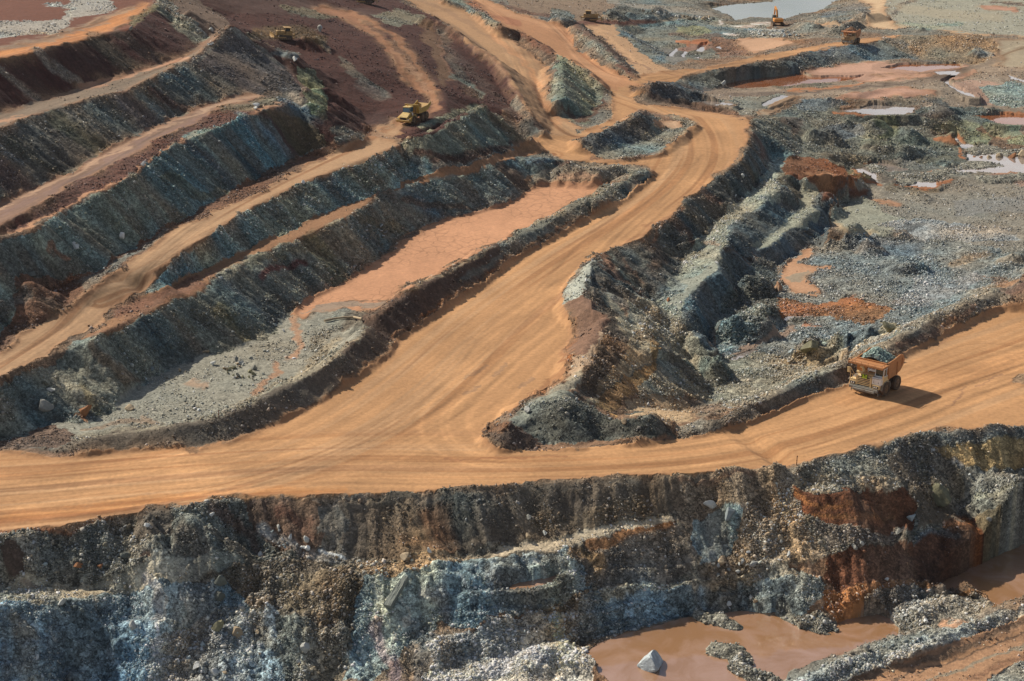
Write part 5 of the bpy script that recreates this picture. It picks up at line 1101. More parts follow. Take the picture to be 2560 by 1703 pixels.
sme.vertices.add(NST * 8); sme.vertices.foreach_set('co', V.astype(np.float32).ravel())
fi_ = (fq[None] + (np.arange(NST) * 8)[:, None, None]).reshape(-1, 4)
sme.loops.add(fi_.size); sme.loops.foreach_set('vertex_index', fi_.ravel().astype(np.int32))
sme.polygons.add(len(fi_)); sme.polygons.foreach_set('loop_start', (np.arange(len(fi_)) * 4).astype(np.int32)); sme.polygons.foreach_set('loop_total', np.full(len(fi_), 4, np.int32))
sme.update(calc_edges=True)
base = np.clip(colr3.reshape(-1, 3)[sel], .03, .5)
pl = RNG.random(NST)
mul = np.where(pl < .22, 1.5 + 1.3 * RNG.random(NST), .6 + .8 * RNG.random(NST))[:, None]
lum = base.mean(1, keepdims=True)
sat = np.where(pl < .22, .45, .9)[:, None]
warm = (RNG.random((NST, 1)) - .45) * .22
sc_ = (lum + (base - lum) * sat) * mul * (1 + warm * np.array([1, .1, -1]))
sc_ = np.clip(sc_ + np.where(pl < .22, .02, 0)[:, None], .02, .62)
sca = np.ones((NST, 8, 4), np.float32); sca[:, :, :3] = sc_[:, None, :]
at2 = sme.color_attributes.new('tone', 'FLOAT_COLOR', 'POINT'); at2.data.foreach_set('color', sca.ravel())
sme.materials.append(MAT_STONES)
rubble = bpy.data.objects.new('rubble', sme); COL.objects.link(rubble)
rubble['kind'] = 'stuff'; rubble['label'] = 'loose grey and tan stones strewn over the slopes'

# ------------------------------------------------------------------ boulders, one object each
ST = {'pale': stone_material('pale_rock', (.42, .43, .40)), 'white': stone_material('white_rock', (.60, .61, .58), .25), 'grey': stone_material('grey_rock', (.22, .22, .195)),
      'dark': stone_material('dark_rock', (.11, .12, .105)), 'tan': stone_material('tan_rock', (.34, .27, .18)), 'rust': stone_material('rust_rock', (.28, .13, .06)),
      'blue': stone_material('blue_grey_rock', (.27, .32, .33)), 'pblue': stone_material('pale_blue_rock', (.40, .46, .48), .7), 'olive': stone_material('olive_rock', (.22, .21, .13))}
def boulder_mesh(seed, sub=3, cut=7):
    r = random.Random(seed)
    bm = bmesh.new(); bmesh.ops.create_icosphere(bm, subdivisions=sub, radius=1)
    planes = []
    for _ in range(cut + 6):
        n = Vector((r.uniform(-1, 1), r.uniform(-1, 1), r.uniform(-.7, 1))).normalized(); planes.append((n, r.uniform(.34, .66)))
    for v in bm.verts:
        for n, d in planes:
            k_ = v.co.dot(n) - d
            if k_ > 0: v.co -= n * k_ * .96
    for v in bm.verts:
        v.co *= 1 + .05 * math.sin(v.co.x * 7 + seed) * math.cos(v.co.y * 6 + v.co.z * 5) + r.uniform(-.025, .025)
    me_ = bpy.data.meshes.new('boulder'); bm.to_mesh(me_); bm.free(); me_.update()
    return me_
BM = [boulder_mesh(900 + i, 3 if i < 3 else 2, 8 + i % 4) for i in range(14)]
_bc = {}
def boulder(px, py, w, col, label, h=.7, group=None, name='boulder', mesh=None, sink=.25, tilt=.25, rot=None, pos=None, name_cat=None):
    key = (mesh if mesh is not None else random.randrange(14), col)
    if key not in _bc:
        m_ = BM[key[0]].copy(); m_.materials.append(ST[col]); _bc[key] = m_
    o = bpy.data.objects.new(name, _bc[key]); COL.objects.link(o)
    x, y, z = pos if pos else hit(px, py)
    r = w / 2
    o.scale = (r, r * random.uniform(.7, .95), r * h)
    o.location = (x, y + r * .3, z + r * h * (1 - 2 * sink) + (zat(x, y + r * .3) - z) * .5 if not pos else z + r * h * (1 - 2 * sink))
    o.rotation_euler = (random.uniform(-tilt, tilt), random.uniform(-tilt, tilt), random.uniform(0, 6.28) if rot is None else rot)
    o['label'] = label; o['category'] = name_cat or 'boulder'
    if group: o['group'] = group
    return o
NAMED = [
 (1622, 1692, 4.5, 'pblue', 'large blue grey angular boulder standing in the brown pond', .9, 0),
 (1540, 1697, .8, 'white', 'small white stone in the brown pond beside the large boulder', .6, 1),
 (326, 1026, 1.7, 'tan', 'flat topped tan block alone on the grey gravel floor', .75, 2),
 (531, 915, 1.3, 'white', 'white boulder left of the rock pile on the gravel floor', .8, 3),
 (516, 883, 1.5, 'tan', 'olive tan boulder at the foot of the dump slope above the rock pile', .5, 4),
 (686, 815, 1.0, 'blue', 'pale blue boulder at the foot of the slope where the pink mud begins', .8, 5),
 (709, 831, .8, 'white', 'white stone just below the pale blue boulder at the slope foot', .7, 6),
 (1808, 216, 3.0, 'pale', 'pale round boulder beside the rust red puddle below the far road', .6, 7),
 (1011, 1404, 2.2, 'tan', 'long tan boulder on the bench under the road wall', .42, 8),
 (1073, 1388, 1.0, 'white', 'bright white wedge of rock on the bench right of the long tan boulder', .7, 9),
 (1320, 1352, 1.2, 'tan', 'rounded tan boulder beside the narrow bench puddle', .8, 0),
 (1362, 1343, .9, 'pale', 'pale grey boulder just right of the tan one at the bench puddle', .8, 1),
 (1322, 1299, 1.0, 'grey', 'grey angular slab lying halfway down the dark slope above the bench puddle', .7, 2),
 (960, 1306, .9, 'tan', 'tan boulder high on the dark slope below the road', .7, 3),
 (1779, 1280, 2.2, 'pale', 'left one of two big pale boulders at the top of the blue rock face', .9, 4),
 (1824, 1298, 2.0, 'blue', 'tall split pale blue boulder, right of two above the blue rock face', 1.25, 5),
 (1952, 1353, 1.3, 'tan', 'tan boulder on the rubble fan left of the rust red cliffs', .6, 6),
 (1802, 1426, 1.5, 'tan', 'pale tan boulder on the rubble bench above the blue wall', .7, 7),
 (1883, 1426, 1.5, 'pale', 'grey white boulder on the rubble bench right of the pale tan one', .7, 8),
 (1972, 1394, .9, 'white', 'small white boulder near the right end of the rubble bench', .9, 9),
 (2135, 1380, 1.3, 'grey', 'grey boulder left of two on the ledge between the rust red cliffs', .7, 0),
 (2155, 1367, 1.1, 'pale', 'pale boulder right of two on the ledge between the rust red cliffs', .8, 1),
 (2248, 1339, 1.6, 'grey', 'flat dark grey slab at the foot of the upper rust red cliff', .5, 2),
 (2279, 1306, 1.6, 'blue', 'blue grey rounded rock at the right corner of the upper rust red cliff', .8, 3),
 (1877, 1505, 1.2, 'pale', 'pale boulder at the foot of the blue wall beside the brown pond', .9, 4),
 (1821, 1520, .9, 'white', 'small white boulder at the water edge left of the pale one', .9, 5),
 (1888, 1538, 1.3, 'tan', 'low tan boulder lying in the shallow edge of the brown pond', .5, 6),
 (2469, 1374, 1.4, 'grey', 'grey rock stuck in the bank above the right hand pond', .7, 7),
 (2168, 1631, 1.4, 'grey', 'grey boulder with a flat top on the rubble bank beside the lower road', .7, 8),
 (2124, 1660, 1.1, 'white', 'white boulder on the rubble bank beside the lower road', .8, 9),
 (2314, 1562, 1.0, 'white', 'white boulder between the rubble bar and the lower road bank', .9, 0),
 (2217, 1457, .8, 'white', 'small white block on the grey rubble heap beside the orange mud', .8, 1),
 (2350, 1262, 4.2, 'olive', 'huge rounded olive tan rock lump right of the upper rust red cliff', .85, 2),
 (528, 1303, 1.1, 'white', 'white boulder near the road edge above the left dump spur', .8, 3),
 (541, 1404, 1.2, 'pale', 'pale flat slab at the foot of the brown spur', .5, 4),
 (651, 1390, 1.1, 'white', 'white boulder at the foot of the red soil slide', .7, 5),
 (726, 1355, .9, 'white', 'white boulder below the dark red soil patch under the road', .8, 6),
 (768, 1360, 1.4, 'pale', 'round pale boulder beside the dark red soil patch', .8, 7),
 (769, 1384, .9, 'white', 'bright white block just below the round pale boulder', .9, 8),
 (548, 1474, 2.4, 'dark', 'dark green rounded boulder in the brown rubble of the near wall', .85, 9),
 (548, 1517, 1.9, 'dark', 'tall dark slab directly below the dark green boulder', 1.1, 0),
 (314, 1403, 2.2, 'dark', 'dark brown boulder half buried on the left gravel shelf', .7, 1),
 (192, 1427, 1.5, 'rust', 'reddish brown boulder at the edge of the left gravel shelf', .7, 2),
 (250, 1427, 1.1, 'rust', 'brown boulder beside a pale one in the middle of the left gravel shelf', .8, 3),
 (113, 1418, 1.0, 'blue', 'pale blue boulder near the left end of the gravel shelf', .9, 4),
 (592, 1596, 2.4, 'tan', 'big tan boulder with a flat pale top on the lower rubble fan', .8, 5),
 (545, 1586, 2.3, 'olive', 'big olive boulder left of the flat topped tan one on the lower rubble fan', .75, 6),
 (331, 1590, 1.6, 'pale', 'pale boulder in the dark blue rock face at lower left', 1.0, 7),
 (762, 1640, 1.6, 'pale', 'pale tan leaning boulder in the lower gully', .9, 8),
 (153, 1520, 1.5, 'pale', 'pale rounded rock set in the top of the left blue wall', .8, 9),
 (369, 1324, .9, 'white', 'white flake of rock on the small brown mound by the road', 1.1, 0),
 (492, 1680, 1.8, 'white', 'white boulder left of two near the bottom edge', .7, 1),
 (534, 1690, 1.5, 'white', 'white boulder right of two near the bottom edge', .8, 2),
 (1321, 1035, 1.5, 'pale', 'pale lump of rock on the tip of the berm where the roads fork', .9, 3),
 (1276, 1041, .6, 'white', 'small white stone on the brown cone at the road fork', .9, 4),
 (1561, 1066, 1.3, 'tan', 'tan and white block on the dark berm facing the truck road', .9, 5),
 (1671, 755, 1.3, 'rust', 'ochre yellow rock alone on the pale terrace', .6, 6),
 (1767, 588, 1.6, 'tan', 'tan boulder among rubble on the upper terrace', .7, 7),
 (1857, 446, 1.3, 'white', 'white boulder near the road edge at the top of the terraces', .9, 8),
 (1838, 496, 1.0, 'white', 'white boulder halfway down the top terrace slope', .9, 9),
 (1791, 659, .9, 'white', 'white stone at the edge of the pale terrace', .8, 0),
 (2028, 885, 4.6, 'olive', 'large lumpy olive rock mass behind the truck road berm', .7, 1),
 (1981, 888, 2.6, 'blue', 'blue grey rock at the left end of the lumpy olive mass', .7, 2),
 (2225, 830, 3.6, 'olive', 'lumpy tan olive rock above the loaded truck', .7, 3),
 (2393, 356, 2.0, 'white', 'white boulder at the left end of the green mound in the pond', .8, 4),
 (2437, 397, 1.5, 'rust', 'small rust brown rock, leftmost of the row crossing the pond', .7, 5),
 (2452, 398, 1.8, 'rust', 'second rust brown rock of the row crossing the pond', .6, 6),
 (2474, 400, 2.2, 'tan', 'tan rock in the middle of the row crossing the pond', .6, 7),
 (2500, 398, 2.6, 'tan', 'jagged tan rock fourth in the row crossing the pond', .7, 8),
 (2532, 400, 3.4, 'rust', 'big rust brown rock fifth in the row crossing the pond', .7, 9),
 (2556, 397, 4.6, 'tan', 'biggest tan rock at the right end of the row crossing the pond', .8, 0),
 (737, 153, 1.8, 'white', 'white boulder beside the grey heap on the red slope', .9, 1),
 (527, 79, 1.6, 'pale', 'pale boulder on the path behind the highest cone', .9, 2),
 (640, 268, 1.9, 'white', 'white boulder at the end of the thin orange bench, upper of two', .8, 3),
 (638, 275, 1.6, 'pale', 'pale boulder at the end of the thin orange bench, lower of two', .7, 4),
 (757, 460, 1.2, 'white', 'white boulder on the crest of the blue grey dump', .9, 5),
 (358, 416, 1.5, 'white', 'white boulder on the crest of the middle dump slope', .8, 6),
 (326, 79, 1.4, 'grey', 'grey boulder on the rim of the top left dump', 1.0, 7),
 (305, 600, 1.4, 'white', 'jagged white rock in the dark dump slope beside the left road', 1.0, 8),
 (188, 626, 2.2, 'pale', 'pale flat slab in the dark dump slope at left', .5, 9),
 (82, 696, 2.0, 'dark', 'dark rounded rock at the foot of the left dump slope', .8, 0),
 (126, 981, 1.6, 'pale', 'long pale rock lying down the slope at left above the gravel floor', .5, 1),
 (109, 1027, 2.8, 'grey', 'grey rock mass at the foot of the left slope', .7, 2),
 (210, 1044, 2.6, 'rust', 'rust brown chunk of earth at the left end of the gravel floor', .9, 3),
 (330, 921, 1.1, 'pale', 'pale stone at the slope foot above the left end of the gravel floor', .8, 4),
 (379, 926, 1.1, 'blue', 'blue grey stone at the slope foot left of the white boulder', .8, 5),
 (347, 976, 1.0, 'grey', 'grey stone alone on the gravel above the flat topped block', .8, 6),
 (450, 930, 1.1, 'tan', 'tan stone on the gravel floor left of the rock pile', .6, 7),
 (800, 80, 2.4, 'pale', 'pale grey rock beside the red slope right of the near bulldozer', .9, 8),
]
for px, py, w, c, lab, h, mi in NAMED:
    boulder(px, py, w, c, lab, h, None, mesh=mi)
def pile(n, poly, w0, w1, cols, label, group, h=.7, name='boulder', cat=None, up=0):
    P_ = S2(poly); xs = [p[0] for p in P_]; ys = [p[1] for p in P_]; k_ = 0
    while k_ < n:
        a, b = random.uniform(min(xs), max(xs)), random.uniform(min(ys), max(ys))
        if not _inside(np.array([0]), np.array([a]), np.array([b]), P_)[0]: continue
        boulder(a, b, random.uniform(w0, w1) * .72, random.choice(cols), label, random.uniform(h * .7, h * 1.2), group, name, name_cat=cat); k_ += 1
pile(26, "548,925 575,905 612,900 640,925 636,948 590,948", .7, 1.7, ['grey', 'tan', 'pale', 'olive'], 'boulder in the grey and tan rock pile on the gravel floor', 'boulders in the rock pile on the gravel floor', .9)
pile(20, "905,575 925,562 960,568 975,590 960,602 925,590", .9, 2.2, ['grey', 'dark', 'pale'], 'grey slab in the heap of slabs on the edge of the dried pink pond', 'slabs heaped at the edge of the dried pond', .45)
pile(34, "1601,26 1640,30 1700,40 1790,46 1790,54 1700,52 1640,42 1600,36", 1.6, 3.2, ['pale', 'white', 'grey', 'tan'], 'pale boulder in the row lining the road bank left of the lake', 'row of pale boulders left of the lake', .8)
pile(26, "1885,78 1960,74 2010,92 1985,98 1900,92", 1.4, 2.6, ['pale', 'white', 'blue'], 'pale block in the bright rubble heap in front of the excavator', 'blocks in the bright heap near the excavator', .7)
pile(22, "1760,1400 1960,1370 2000,1400 1960,1430 1780,1445", .7, 1.3, ['pale', 'tan', 'white', 'grey'], 'pale block on the rubble bench between blue wall and rust red cliff', 'blocks on the rubble bench above the brown pond', .75)
pile(24, "1200,1560 1400,1510 1460,1560 1440,1640 1300,1680 1150,1660", .6, 1.2, ['blue', 'pale', 'blue', 'grey'], 'blue grey stone on the wide rubble fan left of the brown pond', 'stones on the rubble fan left of the brown pond', .7)
pile(20, "820,1395 1000,1405 1160,1395 1100,1430 900,1460", .6, 1.3, ['pale', 'tan', 'grey'], 'tan grey block on the bench under the dark road wall', 'blocks on the bench under the road wall', .7)
pile(22, "400,1620 560,1560 740,1600 780,1690 420,1700", .6, 1.4, ['pale', 'blue', 'grey', 'tan'], 'pale stone on the rubble fan at lower left', 'stones on the lower left rubble fan', .7)
pile(14, "640,1320 700,1370 790,1400 780,1380 700,1330", .6, 1.1, ['white', 'blue', 'pale'], 'whitish block in the trail of blocks beside the dark red soil patch', 'whitish blocks beside the red soil patch', .8)
pile(16, "2240,1540 2320,1505 2320,1530 2260,1560", .6, 1.2, ['pale', 'white', 'grey'], 'pale stone on the bright end of the rubble bar between the ponds', 'stones on the rubble bar between the ponds', .7)

# ------------------------------------------------------------------ small things
def flat_mat(name, c, rough=.6, metal=0.0, dirt=.25, scale=2.0):
    m, nt, bs = new_mat(name)
    tc = N(nt, 'ShaderNodeTexCoord'); nz = N(nt, 'ShaderNodeTexNoise', Scale=scale, Detail=6.0, Roughness=.7); nt.links.new(tc.outputs['Object'], nz.inputs['Vector'])
    mx = N(nt, 'ShaderNodeMix', data_type='RGBA'); mx.inputs['A'].default_value = (*c, 1)
    mx.inputs['B'].default_value = (c[0] * .45 + .12, c[1] * .45 + .065, c[2] * .45 + .03, 1)
    nt.links.new(mth(nt, 'MULTIPLY_ADD', nz.outputs['Fac'], 3.0, -1.35 + dirt, clamp=True), mx.inputs['Factor'])
    nt.links.new(mx.outputs['Result'], bs.inputs['Base Color'])
    bs.inputs['Roughness'].default_value = rough; bs.inputs['Metallic'].default_value = metal
    return m
MT = {'rustpost': flat_mat('rusted_steel', (.14, .05, .02)), 'timber': flat_mat('weathered_timber', (.42, .34, .22)), 'sheet': flat_mat('white_sheet', (.75, .76, .74), .5, 0, -.2),
      'slab': stone_material('slab_rock', (.17, .19, .17))}
def bm_box(bm, c, s, rot=None, bev=0.0):
    r = bmesh.ops.create_cube(bm, size=1); vs = r['verts']
    M = Matrix.Translation(c) @ (rot.to_matrix().to_4x4() if rot else Matrix.Identity(4)) @ Matrix.Diagonal((*s, 1))
    bmesh.ops.transform(bm, matrix=M, verts=vs)
    if bev: bmesh.ops.bevel(bm, geom=list({e for v in vs for e in v.link_edges}), offset=bev, segments=1, affect='EDGES', profile=.5)
    return vs
def bm_tube(bm, pts_, r, seg=8):
    for a, b in zip(pts_[:-1], pts_[1:]):
        a = Vector(a); b = Vector(b); d = b - a
        if d.length < 1e-6: continue
        rr = bmesh.ops.create_cone(bm, segments=seg, radius1=r, radius2=r, depth=d.length + r * .6, cap_ends=True)
        bmesh.ops.transform(bm, matrix=Matrix.Translation((a + b) / 2) @ d.to_track_quat('Z', 'Y').to_matrix().to_4x4(), verts=rr['verts'])
def bm_prism(bm, prof, y0, y1):
    """(x,z) outline carried from y0 to y1"""
    A = [bm.verts.new((x, y0, z)) for x, z in prof]; Bv = [bm.verts.new((x, y1, z)) for x, z in prof]
    n = len(prof)
    bm.faces.new(A); bm.faces.new(Bv[::-1])
    for i in range(n): bm.faces.new((A[i], Bv[i], Bv[(i + 1) % n], A[(i + 1) % n]))
def obj(name, bm, mat, parent=None, label=None):
    bmesh.ops.recalc_face_normals(bm, faces=bm.faces)
    me_ = bpy.data.meshes.new(name); bm.to_mesh(me_); bm.free()
    me_.materials.append(mat)
    o = bpy.data.objects.new(name, me_); COL.objects.link(o)
    if parent: o.parent = parent
    if label: o['label'] = label
    return o
def BMN(): return bmesh.new()
def thing(name, label, cat, loc, rotz=0, group=None):
    o = bpy.data.objects.new(name, None); COL.objects.link(o); o.empty_display_size = .5
    o.location = loc; o.rotation_euler = (0, 0, rotz); o['label'] = label; o['category'] = cat
    if group: o['group'] = group
    return o
for px, py, h, lab in [(1991, 1166, 1.15, 'rusty marker post at the road edge above the near wall'), (547, 1046, .95, 'short rusty marker post on the berm below the gravel floor')]:
    x, y, z = hit(px, py)
    bm = BMN(); bm_tube(bm, [(0, 0, -.4), (0.03, 0, h)], .05, 8); bm_box(bm, (.03, 0, h - .05), (.13, .13, .1)); bm_box(bm, (.01, 0, h * .5), (.12, .12, .05))
    o = obj('marker_post', bm, MT['rustpost']); o.location = (x, y, z); o['label'] = lab; o['category'] = 'post'
bm = BMN(); Pp = [hit(px, py) for px, py in [(812, 806), (835, 801), (860, 798), (885, 798), (905, 803)]]
bm_tube(bm, [(p[0], p[1], p[2] + .25) for p in Pp], .17, 10)
o = obj('pipe', bm, MT['timber']); o['label'] = 'pale bent pipe lying across the mud at the near end of the pink pond'; o['category'] = 'pipe'
x, y, z = hit(515, 117); bm = BMN()
G = 6
vs = [[bm.verts.new((.5 * i / G * (1 + .2 * math.sin(j)), 1.9 * j / G + .15 * math.sin(i), .12 * math.sin(i * 1.7 + j) + .2)) for i in range(G)] for j in range(G)]
for j in range(G - 1):
    for i in range(G - 1): bm.faces.new((vs[j][i], vs[j][i + 1], vs[j + 1][i + 1], vs[j + 1][i]))
r = bmesh.ops.solidify(bm, geom=list(bm.faces), thickness=.05)
o = obj('plastic_sheet', bm, MT['sheet']); o.location = (x, y, z); o.scale = (1.6, 1.6, 1.6); o.rotation_euler = (0, 0, -.3); o['label'] = 'crumpled white sheet on the path below the highest cone'; o['category'] = 'sheet'
a_ = Vector(hit(968, 1524)); b_ = Vector(hit(1016, 1455)); b_.z += .5; a_.z += .35
bm = BMN(); rr = bmesh.ops.create_cube(bm, size=1); bmesh.ops.subdivide_edges(bm, edges=bm.edges[:], cuts=5, use_grid_fill=True)
L_ = max((b_ - a_).length, 3.0)
for v in bm.verts:
    v.co = Vector((v.co.x * .75 * (1 - .5 * v.co.z), v.co.y * .5, v.co.z * L_)) + Vector((random.uniform(-.04, .04), random.uniform(-.04, .04), 0))
o = obj('rock_slab', bm, MT['slab']); o.location = (a_ + b_) / 2; o.rotation_euler = (b_ - a_).to_track_quat('Z', 'Y').to_euler(); o['label'] = 'long dark slab leaning against the blue wall below the long tan boulder'; o['category'] = 'slab'

# ------------------------------------------------------------------ vehicles (x forward, y to the machine's left, z up)
MT.update({'tyre': flat_mat('dusty_tyre', (.055, .045, .036), .9, 0, .35, 1.5), 'rim': flat_mat('dusty_rim', (.20, .13, .075), .7), 'dark': flat_mat('dark_frame', (.05, .042, .036), .8),
           'cream': flat_mat('cream_paint', (.70, .52, .26), .55, 0, -.05), 'orange': flat_mat('worn_orange_steel', (.46, .20, .07), .65, 0, .15), 'white': flat_mat('dusty_white_paint', (.74, .73, .68), .5, 0, -.05),
           'greysteel': flat_mat('grey_steel', (.19, .20, .18), .6), 'black': flat_mat('black_grille', (.02, .016, .014), .6, 0, -.4), 'yellow': flat_mat('yellow_paint', (.50, .30, .06), .5, 0, .12),
           'paleyellow': flat_mat('pale_yellow_paint', (.60, .43, .14), .5, 0, .05), 'dozer': flat_mat('dozer_yellow', (.42, .27, .10), .65, 0, .3), 'exc': flat_mat('excavator_orange', (.66, .27, .05), .5, 0, 0),  # paleyellow is a lighter yellow for hood, cab roof and bed rim
           'brownsteel': flat_mat('dust_covered_steel', (.50, .23, .11), .8, 0, .3), 'dustcream': flat_mat('dust_covered_cream', (.60, .42, .22), .7, 0, .3),
           'earth': stone_material('load_earth', (.20, .11, .06)), 'ore': stone_material('load_ore', (.155, .20, .185), .5), 'orest': stone_material('load_ore_stones', (.22, .29, .26), .5)})
def glass(name, c):
    m, nt, bs = new_mat(name)
    bs.inputs['Base Color'].default_value = (*c, 1); bs.inputs['Roughness'].default_value = .08; bs.inputs['Specular IOR Level'].default_value = .8
    return m
MT['glass'] = glass('dark_glass', (.015, .03, .03)); MT['blueglass'] = glass('blue_glass', (.02, .10, .15)); MT['lens'] = glass('lamp_lens', (.85, .85, .8)); MT['amber'] = glass('amber_beacon', (.8, .25, .05))
m_, nt_, bs_ = new_mat('fluorescent_digits'); bs_.inputs['Base Color'].default_value = (.55, .75, .03, 1); bs_.inputs['Roughness'].default_value = .6; MT['digit'] = m_
def wheel(root, x, y, r, w, side, mat_t='tyre', name='wheel'):
    bm = BMN(); prof = [(.62, -.5), (.86, -.5), (.96, -.44), (1.0, -.3), (1.0, .3), (.96, .44), (.86, .5), (.62, .5)]
    seg = 28; ringv = []
    for i in range(seg):
        a = 2 * math.pi * i / seg; k_ = 1.0 + (.02 if i % 2 else 0)
        ringv.append([bm.verts.new((r * q * (k_ if q > .9 else 1) * math.cos(a), w * p_, r * q * (k_ if q > .9 else 1) * math.sin(a))) for q, p_ in prof])
    for i in range(seg):
        A, Bv = ringv[i], ringv[(i + 1) % seg]
        for j in range(len(prof)): bm.faces.new((A[j], A[(j + 1) % len(prof)], Bv[(j + 1) % len(prof)], Bv[j]))
    t_ = obj(name, bm, MT[mat_t], root); t_.location = (x, y, r)
    bm = BMN(); c = bmesh.ops.create_cone(bm, segments=20, radius1=r * .63, radius2=r * .63, depth=w * .72, cap_ends=True)
    bmesh.ops.transform(bm, matrix=Matrix.Rotation(math.pi / 2, 4, 'X'), verts=c['verts'])
    c = bmesh.ops.create_cone(bm, segments=14, radius1=r * .3, radius2=r * .22, depth=w * .3, cap_ends=True)
    bmesh.ops.transform(bm, matrix=Matrix.Translation((0, side * w * .42, 0)) @ Matrix.Rotation(-side * math.pi / 2, 4, 'X'), verts=c['verts'])
    for k_ in range(8):
        a = k_ * math.pi / 4; bm_box(bm, (r * .45 * math.cos(a), side * w * .38, r * .45 * math.sin(a)), (.08, .06, .08))
    rm_ = obj('rim', bm, MT['rim'], t_)
    return t_
def heap(bm, x0, x1, y0, y1, z0, zp, px_, py_, seed, n=22, rough=.12):
    G_ = []
    for i in range(n):
        row = []
        for j in range(n):
            u = i / (n - 1); v = j / (n - 1); x = x0 + (x1 - x0) * u; y = y0 + (y1 - y0) * v
            d = math.hypot((x - px_) / (max(x1 - px_, px_ - x0)), (y - py_) / (max(y1 - py_, py_ - y0)))
            e = min(u, 1 - u, v, 1 - v)
            z = z0 + (zp - z0) * max(0, 1 - d) ** .9 + (random.uniform(-rough, rough) if e > 0 else 0)
            row.append(bm.verts.new((x + (random.uniform(-.05, .05) if e > 0 else 0), y, z)))
        G_.append(row)
    for i in range(n - 1):
        for j in range(n - 1): bm.faces.new((G_[i][j], G_[i + 1][j], G_[i + 1][j + 1], G_[i][j + 1]))
def dump_truck(name, label, loc, rz, body='orange', paint='cream', panel='white', load='ore', number=True, grp=None, scale=1.0):
    T = thing(name, label, 'dump truck', loc, rz, grp)
    bm = BMN(); bm_box(bm, (-.4, .5, 1.15), (5.2, .35, .5)); bm_box(bm, (-.4, -.5, 1.15), (5.2, .35, .5)); bm_box(bm, (-1.5, 0, .9), (.5, 3.0, .45)); bm_box(bm, (1.05, 0, .85), (.4, 3.0, .3)); bm_box(bm, (.2, 1.35, 1.15), (1.1, .6, .7)); bm_box(bm, (.2, -1.35, 1.15), (1.1, .6, .7)); bm_box(bm, (1.6, 0, 1.2), (1.6, 2.2, .9))
    obj('chassis', bm, MT['dark'], T)
    bm = BMN(); bm_box(bm, (2.62, -.12, .88), (.34, 3.8, .36), None, .04); bm_box(bm, (2.72, 0, .72), (.42, 2.9, .3), None, .04); bm_box(bm, (2.45, -.12, 1.1), (.5, 3.7, .07)); bm_box(bm, (2.95, 0, .78), (.12, .3, .2))
    for s in (-1, 1): bm_box(bm, (2.55, s * 1.78, .5), (.08, .08, .5)); bm_box(bm, (2.3, s * 1.78, .42), (.55, .1, .06))
    obj('bumper', bm, MT['greysteel'], T)
    # nose with grille
    bm = BMN(); bm_prism(bm, [(.6, 1.1), (2.42, 1.1), (2.42, 2.3), (2.25, 2.46), (.6, 2.56)], -1.15, .75); bm_box(bm, (2.44, -1.12, 1.7), (.12, .14, 1.2)); bm_box(bm, (2.44, .70, 1.7), (.12, .22, 1.25))
    nose = obj('nose', bm, MT[paint], T)
    bm = BMN(); bm_box(bm, (2.44, -.2, 1.68), (.06, 1.68, 1.15)); g_ = obj('grille', bm, MT['black'], T)
    bm = BMN()
    for k_ in range(5): bm_box(bm, (2.49, -.2, 1.32 + k_ * .2), (.07, 1.66, .085))
    obj('grille_bars', bm, MT[paint], T)
    bm = BMN(); bm_box(bm, (2.5, -.2, 1.13), (.06, .22, .12)); obj('badge', bm, MT['greysteel'], T)
    for s, y in ((-1, -1.62), (1, 1.42)):
        bm = BMN(); bm_box(bm, (2.32, y, 1.32), (.5, .86, .5), None, .03); bm_box(bm, (2.2, y, 1.62), (.7, .9, .08)); fp = obj('lamp_panel', bm, MT[paint], T)
        bm = BMN(); bm_box(bm, (2.59, y, 1.36), (.04, .72, .28)); obj('lamp_recess', bm, MT['black'], T)
        for k_ in (-1, 1):
            bm = BMN(); c = bmesh.ops.create_cone(bm, segments=12, radius1=.085, radius2=.085, depth=.05, cap_ends=True); bmesh.ops.transform(bm, matrix=Matrix.Translation((2.625, y + k_ * .14, 1.36)) @ Matrix.Rotation(math.pi / 2, 4, 'Y'), verts=c['verts'])
            obj('headlight', bm, MT['lens'], T)
    # cab on the left, light panel in front of it
    bm = BMN(); bm_box(bm, (2.1, 1.42, 2.05), (.75, 1.14, .95), None, .04); bp_ = obj('front_panel', bm, MT[panel], T)
    bm = BMN(); bm_box(bm, (2.49, 1.12, 1.95), (.04, .05, .16)); bm_box(bm, (2.49, 1.72, 1.95), (.04, .05, .16)); bm_box(bm, (2.49, 1.42, 2.4), (.03, 1.0, .03)); obj('latch', bm, MT['dark'], bp_)
    bm = BMN(); bm_box(bm, (1.15, 1.45, 1.9), (1.5, 1.16, 1.3), None, .03)
    cab = obj('cab', bm, MT[paint], T)
    bm = BMN()
    for x in (.45, 1.85):
        for y in (.9, 2.0): bm_tube(bm, [(x, y, 2.5), (x - (.1 if x > 1 else 0), y, 3.5)], .055, 6)
    bm_box(bm, (1.12, 1.45, 3.53), (1.62, 1.28, .1), None, .02); bm_box(bm, (1.85, 1.45, 2.56), (.1, 1.2, .1)); bm_box(bm, (1.12, 2.0, 2.56), (1.5, .08, .1)); bm_tube(bm, [(1.12, 2.02, 2.5), (1.12, 2.02, 3.5)], .045, 6)
    obj('cab_frame', bm, MT['white' if panel == 'white' else paint], cab)
    bm = BMN(); bm_box(bm, (1.12, 1.45, 3.03), (1.36, 1.06, .92)); obj('cab_glass', bm, MT['glass'], cab)
    bm = BMN(); bm_box(bm, (1.15, 2.045, 1.95), (.7, .03, 1.0)); bm_box(bm, (.85, 2.075, 2.2), (.14, .04, .04)); obj('cab_door', bm, MT[paint], cab)
